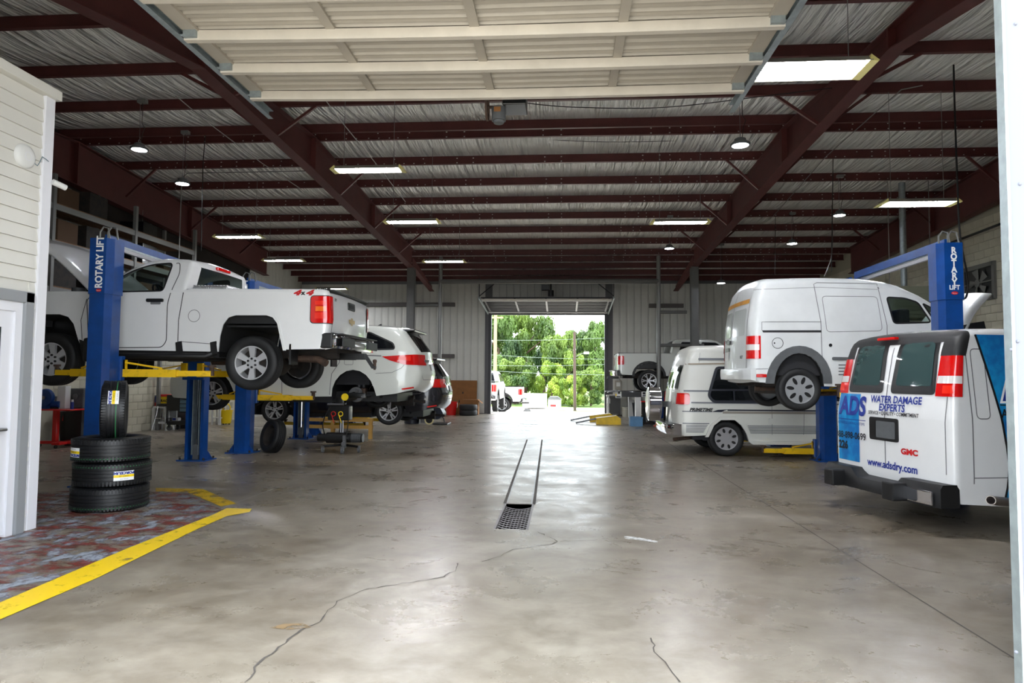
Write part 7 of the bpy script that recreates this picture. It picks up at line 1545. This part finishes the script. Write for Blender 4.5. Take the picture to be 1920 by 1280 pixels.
# floor scrubber
p = gp(800, 795); t = thing('floor_scrubber', 'dark blue walk-behind floor scrubber behind the charcoal minivan', 'floor scrubber', (p.x, p.y, 0))
s_ = F / p.y; wx = lambda px_: (px_ - 800) / s_
M_navy = mat('scrubber_navy', (0.10, 0.12, 0.17), 0.4)
MB().prism(rpoly([(wx(765), 0.18), (wx(826), 0.18), (wx(835), 0.34), (wx(828), 0.56), (wx(770), 0.50), (wx(758), 0.34)], 0.06), 'y', -0.28, 0.28).build('tank', M_navy, t, 40)
q = MB(); q.lathe([(0.11, -0.03), (0.15, -0.03), (0.15, 0.03), (0.11, 0.03)], (wx(808), -0.28, 0.16), 'y', 28, True); q.build('wheel_tyre', mat('cream_tyre', (0.72, 0.68, 0.50), 0.6), t, 40); MB().cyl((wx(808), -0.27, 0.16), (wx(808), -0.29, 0.16), 0.11, 24).build('wheel_hub', M_blackm, t)
MB().box(wx(815), wx(843), -0.35, 0.35, 0.01, 0.06, 0.01).build('squeegee', M_blackm, t); MB().tube([(wx(826), 0, 0.3), (wx(832), 0, 0.2), (wx(834), 0, 0.06)], 0.02, 8).build('suction_hose', M_greyp, t, 40)
MB().cyl((wx(772), 0, 0.02), (wx(772), 0, 0.16), 0.25, 24).build('brush_deck', M_navy, t, 40); MB().box(wx(790), wx(803), -0.2, 0.1, 0.05, 0.18, 0.01).build('motor', M_steel, t); MB().tube([(wx(768), -0.2, 0.5), (wx(750), -0.2, 0.85), (wx(748), 0.2, 0.85), (wx(768), 0.2, 0.5)], 0.018, 8).build('push_handle', M_blackm, t, 40)
# things by the back wall, left of the door
def card(px0, py0, px1, py1, Y, label, lean, nm='cardboard_sheet'):
    a = dp(px0, py1, Y); b = dp(px1, py0, Y); w_ = b.x - a.x; h = b.z - max(0, a.z) if a.z > 0 else b.z
    t = thing(nm, label, 'cardboard', ((a.x + b.x) / 2, Y, 0)); R = Matrix.Rotation(-lean, 3, 'X')
    q = MB(); q.obox(R @ Vector((0, 0, h / 2)), (w_, 0.03, h), R); q.build('sheet', M_cardb, t); q = MB(); q.obox(R @ Vector((0.1 * w_, -0.018, h * 0.62)), (0.05, 0.004, 0.10), R); q.build('hand_hole', M_gap, t); return t
card(828, 713, 894, 775, 27.85, 'large flattened cardboard carton leaning on the back wall', 0.07)
t = card(832, 738, 880, 776, 27.55, 'smaller brown cardboard panel leaning in front of the large carton', 0.10)
t = thing('cardboard_box', 'brown cardboard box behind the tyres by the rear door', 'box', (dp(884, 765, 27.4).x, 27.4, 0)); MB().box(-0.38, 0.30, -0.2, 0.2, 0, 0.62, 0.01).build('carton', M_cardb, t); MB().obox((0.36, 0, 0.55), (0.25, 0.4, 0.01), Matrix.Rotation(0.7, 3, 'Y')).build('flap', M_cardb, t)
t = thing('red_bucket', 'red bucket in front of the cardboard by the back wall', 'bucket', (dp(846, 770, 26.9).x, 26.9, 0)); MB().lathe([(0.0, 0.0), (0.19, 0.0), (0.24, 0.52), (0.25, 0.54), (0.225, 0.54), (0.18, 0.02), (0.0, 0.02)], (0, 0, 0), 'z', 24).build('pail', M_red, t, 40); MB().tube([(0.24, 0, 0.5), (0.27, -0.1, 0.4), (0.25, -0.12, 0.3)], 0.01, 6).build('bail', M_whitem, t)
for k, lb in enumerate(('lower tyre of the pair by the left jamb of the rear door', 'upper tyre of the pair by the left jamb of the rear door')):
    t = thing('car_tyre', lb, 'tyre', (dp(878, 770, 26.8).x, 26.8, 0.11 + 0.22 * k), 0, 'old tyres by the rear door'); q = MB(); h = 0.11
    q.lathe([(0.22, -h * 0.7), (0.27, -h), (0.34, -h * 0.95), (0.365, -h * 0.6), (0.365, h * 0.6), (0.34, h * 0.95), (0.27, h), (0.22, h * 0.7)], (0, 0, 0), 'z', 32, False); q.f = [f for f in q.f if len(f) == 4]; q.build('tread_and_sidewall', M_rubber, t, 40)
# yellow ramps
M_rampy = mat('ramp_yellow', (0.90, 0.74, 0.06), 0.45, noise=0.2, nscale=5)
for k, (px_, py_, lb) in enumerate(((1140, 795, 'nearer yellow car ramp on the floor right of the aisle'), (1128, 790, 'farther yellow car ramp behind the nearer one'))):
    p = gp(px_, py_); s_ = F / p.y; t = thing('car_ramp', lb, 'car ramp', (p.x, p.y, 0), 0, 'yellow car ramps'); a, b = -22 / s_, 23 / s_
    q = MB(); q.prism([(a, 0), (b, 0), (b, 0.20), (b - 0.14, 0.29), (a, 0.20)], 'y', -0.17, 0.17); q.build('ramp_body', M_rampy, t)
    q = MB(); q.prism([(a - 0.01, 0.205), (b - 0.14, 0.295), (b - 0.14, 0.30), (a - 0.01, 0.21)], 'y', -0.15, 0.15); q.build('tread_plate', mat('ramp_top_cream', (0.88, 0.83, 0.60), 0.5), t)
    for sy in (-0.14, 0.14): q = MB(); q.bar((a + 0.05, sy, 0.19), (a - 0.68, sy, 0.03), 0.05, 0.03); q.build('ramp_tongue', M_greyp, t)
# drum, bins, boxes under the drive-on lift
def drum(px_, py_, R, H, mt, top, label, name='oil_drum'):
    p = gp(px_, py_); t = thing(name, label, 'drum', (p.x, p.y, 0)); q = MB(); z0 = 0.12
    q.lathe([(0.0, z0), (R, z0), (R, z0 + H * 0.32), (R + 0.012, z0 + H * 0.335), (R, z0 + H * 0.35), (R, z0 + H * 0.65), (R + 0.012, z0 + H * 0.665), (R, z0 + H * 0.68), (R, z0 + H), (R - 0.02, z0 + H), (R - 0.025, z0 + H - 0.02), (0.0, z0 + H - 0.02)], (0, 0, 0), 'z', 28); q.build('barrel', mt, t, 35)
    MB().lathe([(0.0, 0.04), (R + 0.06, 0.04), (R + 0.07, 0.09), (R + 0.07, 0.12), (0.0, 0.12)], (0, 0, 0), 'z', 24).build('dolly', M_under, t, 35)
    for a in range(4): MB().cyl((R * math.cos(a * 1.57 + 0.8), R * math.sin(a * 1.57 + 0.8) - 0.015, 0.03), (R * math.cos(a * 1.57 + 0.8), R * math.sin(a * 1.57 + 0.8) + 0.015, 0.03), 0.03, 10).build('castor', M_blackm, t)
    MB().torus((0, 0, z0 + H), R - 0.01, 0.02, 'z', 28, 8).build('rim_band', top, t, 40); MB().cyl((0.0, 0, z0 + H), (0.0, 0, z0 + H + 0.16), 0.06, 14).build('pump', M_steel, t, 40); MB().tube([(0.0, 0, z0 + H + 0.15), (0.12, -0.05, z0 + H + 0.18), (0.2, -0.1, z0 + H + 0.02)], 0.02, 8).build('hose', M_wire, t, 40)
    return t
drum(1213, 797, 0.205, 0.66, M_blackm, M_red, 'black grease drum with a red rim on a dolly')
t = thing('blue_drum', 'blue plastic drum behind the black grease drum', 'drum', (gp(1228, 788).x, gp(1228, 788).y - 0.3, 0)); MB().lathe([(0, 0), (0.26, 0), (0.28, 0.05), (0.28, 0.85), (0.25, 0.9), (0, 0.9)], (0, 0, 0), 'z', 24).build('barrel', mat('drum_blue', (0.05, 0.20, 0.55), 0.4), t, 40); MB().cyl((0.1, 0, 0.9), (0.1, 0, 0.93), 0.04, 12).build('bung', M_whitem, t)
p = gp(1193, 799); t = thing('blue_tray', 'pale blue drain tray on the floor beside the grease drum', 'tray', (p.x, p.y + 0.15, 0)); s_ = F / p.y
q = MB(); q.box(-0.2, 0.2, -0.2, 0.2, 0, 0.02); q.box(-0.2, 0.2, -0.2, -0.17, 0.02, 0.30); q.box(-0.2, 0.2, 0.17, 0.2, 0.02, 0.30); q.box(-0.2, -0.17, -0.17, 0.17, 0.02, 0.30); q.box(0.17, 0.2, -0.17, 0.17, 0.02, 0.30); q.build('tub', mat('tray_blue', (0.33, 0.52, 0.68), 0.5, noise=0.2, nscale=5), t); MB().box(-0.21, 0.21, -0.215, -0.2, 0.26, 0.30).build('lip', MATS['tray_blue'], t)
p = gp(1193, 781); t = thing('dark_bin', 'dark blue bin under the drive-on lift', 'bin', (p.x, p.y - 0.4, 0)); MB().lathe([(0, 0), (0.2, 0), (0.25, 0.55), (0.26, 0.55), (0.26, 0.58), (0.235, 0.58), (0.19, 0.02), (0, 0.02)], (0, 0, 0), 'z', 20).build('tub', M_navy, t, 40)
p = gp(1173, 781); t = thing('white_pail', 'white plastic pail under the drive-on lift', 'pail', (p.x, p.y, 0)); MB().lathe([(0, 0), (0.13, 0), (0.15, 0.36), (0.16, 0.36), (0.16, 0.39), (0.14, 0.39), (0, 0.39)], (0, 0, 0), 'z', 20).build('tub', mat('pail_white', (0.75, 0.74, 0.68), 0.5), t, 40); MB().torus((0, 0, 0.3), 0.15, 0.006, 'z', 20, 6).build('ring', M_whitem, t)
t = thing('steel_workbench', 'grey steel bench against the back wall right of the rear door', 'bench', (dp(1158, 760, 27.6).x, 27.6, 0)); MB().box(-0.45, 0.75, -0.3, 0.3, 0.80, 0.86, 0.008).build('top', M_grey, t); MB().box(-0.43, 0.1, -0.25, 0.28, 0.1, 0.80).build('cabinet', mat('bench_dark', (0.28, 0.28, 0.28), 0.6), t)
for x in (-0.4, 0.7): MB().box(x - 0.03, x + 0.03, -0.27, -0.21, 0, 0.8).build('leg', M_grey, t)
t = thing('spray_bottle', 'white spray bottle on a stand at the right jamb of the rear door', 'bottle', (dp(1141, 755, 26.6).x, 26.6, 0)); MB().cyl((0, 0, 0), (0, 0, 0.55), 0.03, 10).build('stand', M_whitem, t); MB().lathe([(0, 0.55), (0.07, 0.55), (0.07, 0.72), (0.03, 0.78), (0.03, 0.85), (0, 0.85)], (0, 0, 0), 'z', 16).build('bottle', M_whitem, t, 40); MB().box(-0.08, 0.03, -0.02, 0.02, 0.85, 0.89).build('trigger', M_whitem, t)
p = gp(1231, 799); t = thing('traffic_cone', 'small orange cone next to the grease drum', 'cone', (p.x + 0.06, p.y + 0.05, 0)); M_or = mat('cone_orange', (0.85, 0.36, 0.18), 0.5); MB().box(-0.14, 0.14, -0.14, 0.14, 0, 0.03, 0.005).build('base', M_or, t); MB().cyl((0, 0, 0.03), (0, 0, 0.36), 0.10, 20, 0.025).build('cone', M_or, t, 40)
t = thing('wall_phone', 'small grey box on the back wall under the pickup bumper', 'wall box', (dp(1159, 720, YB).x, YB - 0.05, dp(1159, 722, YB).z)); MB().box(-0.14, 0.14, -0.05, 0.05, -0.2, 0.2, 0.02).build('case', mat('phone_grey', (0.62, 0.60, 0.56), 0.5), t); MB().box(-0.08, 0.08, -0.06, -0.05, -0.05, 0.12).build('face', M_whitem, t)
# ================================================================ OUTSIDE
M_bark = mat('bark', (0.33, 0.26, 0.20), 0.9, noise=0.3, nscale=10)
M_pole = mat('pole_timber', (0.27, 0.22, 0.19), 0.9); M_polel = mat('pole_tan', (0.66, 0.52, 0.38), 0.8)  # dark brown and tan timber, one for each pole
def leafmat(name, c1, c2, sc):
    m = bpy.data.materials.new(name); m.use_nodes = True; N = m.node_tree.nodes; L = m.node_tree.links; p = N['Principled BSDF']
    tc_ = N.new('ShaderNodeTexCoord'); n = N.new('ShaderNodeTexNoise'); n.inputs['Scale'].default_value = sc; n.inputs['Detail'].default_value = 3; L.new(tc_.outputs['Object'], n.inputs['Vector'])
    r = N.new('ShaderNodeValToRGB'); r.color_ramp.elements[0].position = 0.35; r.color_ramp.elements[1].position = 0.65; r.color_ramp.elements[0].color = (*srgb(c1), 1); r.color_ramp.elements[1].color = (*srgb(c2), 1)
    L.new(n.outputs['Fac'], r.inputs[0]); L.new(r.outputs[0], p.inputs['Base Color']); p.inputs['Roughness'].default_value = 0.6
    tr = N.new('ShaderNodeBsdfTranslucent'); L.new(r.outputs[0], tr.inputs[0]); x = N.new('ShaderNodeMixShader'); x.inputs[0].default_value = 0.35; L.new(p.outputs[0], x.inputs[1]); L.new(tr.outputs[0], x.inputs[2]); L.new(x.outputs[0], N['Material Output'].inputs[0]); return m
LM = [leafmat('leaf_mid', (0.17, 0.29, 0.10), (0.50, 0.60, 0.24), 0.8), leafmat('leaf_dark', (0.14, 0.25, 0.10), (0.42, 0.54, 0.22), 0.8), leafmat('leaf_light', (0.34, 0.46, 0.13), (0.60, 0.68, 0.26), 1.5)]
def crown_mesh(seed, clumps, n, lm, size=0.17):
    rr = random.Random(seed); q = MB(); C = []
    for _ in range(clumps):
        a = rr.uniform(0, 6.283); h = rr.uniform(0.12, 1.0); rad = math.sqrt(max(0.0, 1 - (2 * h - 1.05) ** 2)) * rr.uniform(0.35, 0.85); C.append((rad * math.cos(a), rad * math.sin(a), h, rr.uniform(0.14, 0.26)))
    vs = []; fs = []
    for _ in range(n):
        c = rr.choice(C); u = Vector((rr.gauss(0, 1), rr.gauss(0, 1), rr.gauss(0, 1))).normalized() * c[3] * rr.uniform(0.55, 1.05); p = Vector((c[0], c[1], c[2])) + Vector((u.x, u.y, u.z * 0.6))
        nrm = (u.normalized() + Vector((rr.gauss(0, .5), rr.gauss(0, .5), rr.gauss(0, .5) + 0.3))).normalized(); a = nrm.orthogonal().normalized(); b = nrm.cross(a); th = rr.uniform(0, 6.28); a, b = a * math.cos(th) + b * math.sin(th), b * math.cos(th) - a * math.sin(th); s_ = size * rr.uniform(0.5, 1.1) * 0.25
        k = len(vs); vs += [p + a * s_, p + b * s_ * 0.55, p - a * s_, p - b * s_ * 0.55]; fs.append((k, k + 1, k + 2, k + 3))
    q.add(vs, fs); me = bpy.data.meshes.new('foliage'); me.from_pydata(q.v, [], q.f); me.materials.append(lm); return me
CM = [crown_mesh(1, 34, 15000, LM[0]), crown_mesh(2, 30, 15000, LM[1]), crown_mesh(3, 38, 15000, LM[2])]
def tree(name, label, cat, X, Y, H, Wd, k, trunk, seed, group):
    t = thing(name, label, cat, (X, Y, zg(Y)), seed * 1.3, group); o = link('foliage', CM[k], t, (0, 0, trunk * 0.25)); o.scale = (Wd / 2, Wd / 2, H - trunk * 0.25); o['kind'] = 'stuff'
    q = MB(); q.cyl((0, 0, -0.1), (0, 0, trunk + (H - trunk) * 0.5), 0.03 * H, 8, 0.012 * H); q.build('trunk', M_bark, t, 40)
    for j in range(5):
        a = j * 1.256 + seed; z = trunk + (H - trunk) * (0.1 + 0.1 * j); q = MB(); q.cyl((0, 0, z), (Wd * 0.28 * math.cos(a), Wd * 0.28 * math.sin(a), z + 0.18 * H), 0.012 * H, 6, 0.004 * H); q.build('branch', M_bark, t)
g_ = 'trees beyond the yard'
tree('leafy_tree', 'tall leafy tree left of centre, its top reaching the door head', 'tree', dp(985, 700, 62).x, 62, 8.0, 6.5, 0, 1.6, 1, g_)
tree('leafy_tree', 'tree at the left jamb of the rear door behind the tan pole', 'tree', dp(935, 700, 60).x, 60, 7.6, 5.5, 1, 1.5, 2, g_)
tree('leafy_tree', 'round leafy tree standing left of the dark utility pole', 'tree', dp(1055, 700, 58).x, 58, 5.9, 4.6, 0, 1.4, 3, g_)
tree('leafy_tree', 'leafy tree at the right jamb of the rear door', 'tree', dp(1118, 700, 60).x, 60, 6.6, 5.2, 1, 1.5, 4, g_)
tree('leafy_tree', 'darker tree in the gap behind the dark utility pole', 'tree', dp(1085, 700, 70).x, 70, 6.2, 6.0, 1, 1.6, 5, g_)
tree('leafy_tree', 'dark tree filling the gap between the two tall trees on the left', 'tree', dp(1020, 700, 72).x, 72, 6.6, 6.5, 1, 1.6, 6, g_)
for i, xx in enumerate((-26, -20, -14, 8.5, 15, 21)):
    tree('leafy_tree', 'leafy tree of the tree line, ' + ['third to the left of the rear door', 'second to the left of the rear door', 'first to the left of the rear door', 'first to the right of the rear door', 'second to the right of the rear door', 'third to the right of the rear door'][i], 'tree', xx, 62 + (i % 3) * 3, 7.2 + (i % 2), 6.8, i % 2, 1.5, 7 + i, g_)
g2 = 'bushes beyond the yard'
tree('bush', 'light green bush right of the small shed', 'bush', dp(1072, 745, 53.5).x, 53.5, 2.3, 2.9, 2, 0.2, 20, g2)
tree('bush', 'bush behind the parked white pickup', 'bush', dp(965, 735, 55).x, 55, 3.6, 4.4, 0, 0.3, 21, g2)
tree('bush', 'pale bush above the small shed', 'bush', dp(1035, 735, 55).x, 55, 3.2, 3.4, 2, 0.3, 22, g2)
tree('bush', 'bush right of the dark utility pole', 'bush', dp(1108, 745, 54).x, 54, 2.9, 3.4, 0, 0.3, 23, g2)
tree('bush', 'bush at the foot of the tree line by the left jamb', 'bush', dp(925, 735, 56).x, 56, 3.8, 4.0, 1, 0.3, 24, g2)
Yp = 46; pz = gp(1078, 767, zg(Yp)); t = thing('utility_pole', 'dark wooden utility pole in the yard right of centre', 'utility pole', (dp(1078, 765, Yp).x, Yp, zg(Yp))); H = dp(1076, 622, Yp).z - zg(Yp)
MB().cyl((0, 0, -0.1), (-0.05, 0, H), 0.11, 10, 0.085).build('pole', M_pole, t, 40); MB().tube([(0, 0, H * 0.68), (0.5, 0, H * 0.73), (0.7, 0, H * 0.73)], 0.02, 6).build('lamp_arm', M_greyp, t); MB().box(0.6, 0.95, -0.06, 0.06, H * 0.72, H * 0.75).build('lamp_head', M_whitem, t)
t = thing('utility_pole', 'pale tan pole close to the left jamb of the rear door', 'utility pole', (dp(928, 715, 44).x, 44, zg(44))); MB().cyl((0, 0, -0.1), (0, 0, 6.6), 0.12, 10, 0.1).build('pole', M_polel, t, 40); MB().box(-0.5, 0.5, -0.04, 0.04, 6.1, 6.2).build('crossarm', M_polel, t)
for k, (y0, y1) in enumerate(((640, 628), (664, 671), (687, 678), (694, 700))):
    a = dp(860, y0 - 3, 46); b = dp(1190, y1 + 3, 46); m_ = (a + b) / 2 - Vector((0, 0, 0.12))
    cable('power_line', ['highest', 'second', 'third', 'lowest'][k] + ' power line strung across the yard', catmull([a, m_, b]), 0.010, mat('line_wire', (0.40, 0.46, 0.43), 0.5), 'power line', 'power lines')
Yc = 50; a = dp(981, 760, Yc); b = dp(1025, 738, Yc); t = thing('storage_container', 'long white storage container behind the parked pickup', 'container', ((a.x + b.x) / 2, Yc, zg(Yc))); hw_ = (b.x - a.x) / 2
MB().box(-hw_, hw_, -1.0, 1.0, 0.1, b.z - zg(Yc)).build('shell', M_whitem, t)
for k in range(9): MB().box(-hw_ + 0.05 + (2 * hw_ - 0.1) * k / 8 - 0.03, -hw_ + 0.05 + (2 * hw_ - 0.1) * k / 8 + 0.03, -1.03, -1.0, 0.12, b.z - zg(Yc) - 0.05).build('rib', M_whitem, t)
a = dp(1028, 761, 48); b = dp(1052, 745, 48); t = thing('small_shed', 'small white shed with a grey roof right of the container', 'shed', ((a.x + b.x) / 2, 48, zg(48))); hw_ = (b.x - a.x) / 2; hh = b.z - zg(48)
MB().box(-hw_, hw_, -0.6, 0.6, 0, hh - 0.12).build('walls', M_whitem, t); MB().prism([(-hw_ - 0.05, hh - 0.14), (hw_ + 0.05, hh - 0.14), (hw_ * 0.5, hh + 0.08), (-hw_ * 0.7, hh + 0.08)], 'y', -0.68, 0.68).build('roof', M_greyp, t); flat('red_mark', [(-0.3, 0.25), (0.1, 0.25), (0.1, 0.4), (-0.3, 0.4)], lambda a, b: (a, -0.605, b), M_redp, t)
t = thing('parking_stop', 'small dark rounded kerb stop on the sunlit paving outside', 'kerb stop', (dp(988, 770, 40).x, 40, zg(40))); MB().prism([(-0.25, 0), (0.25, 0), (0.18, 0.14), (-0.1, 0.18)], 'y', -0.1, 0.1).build('stop', M_greyp, t)
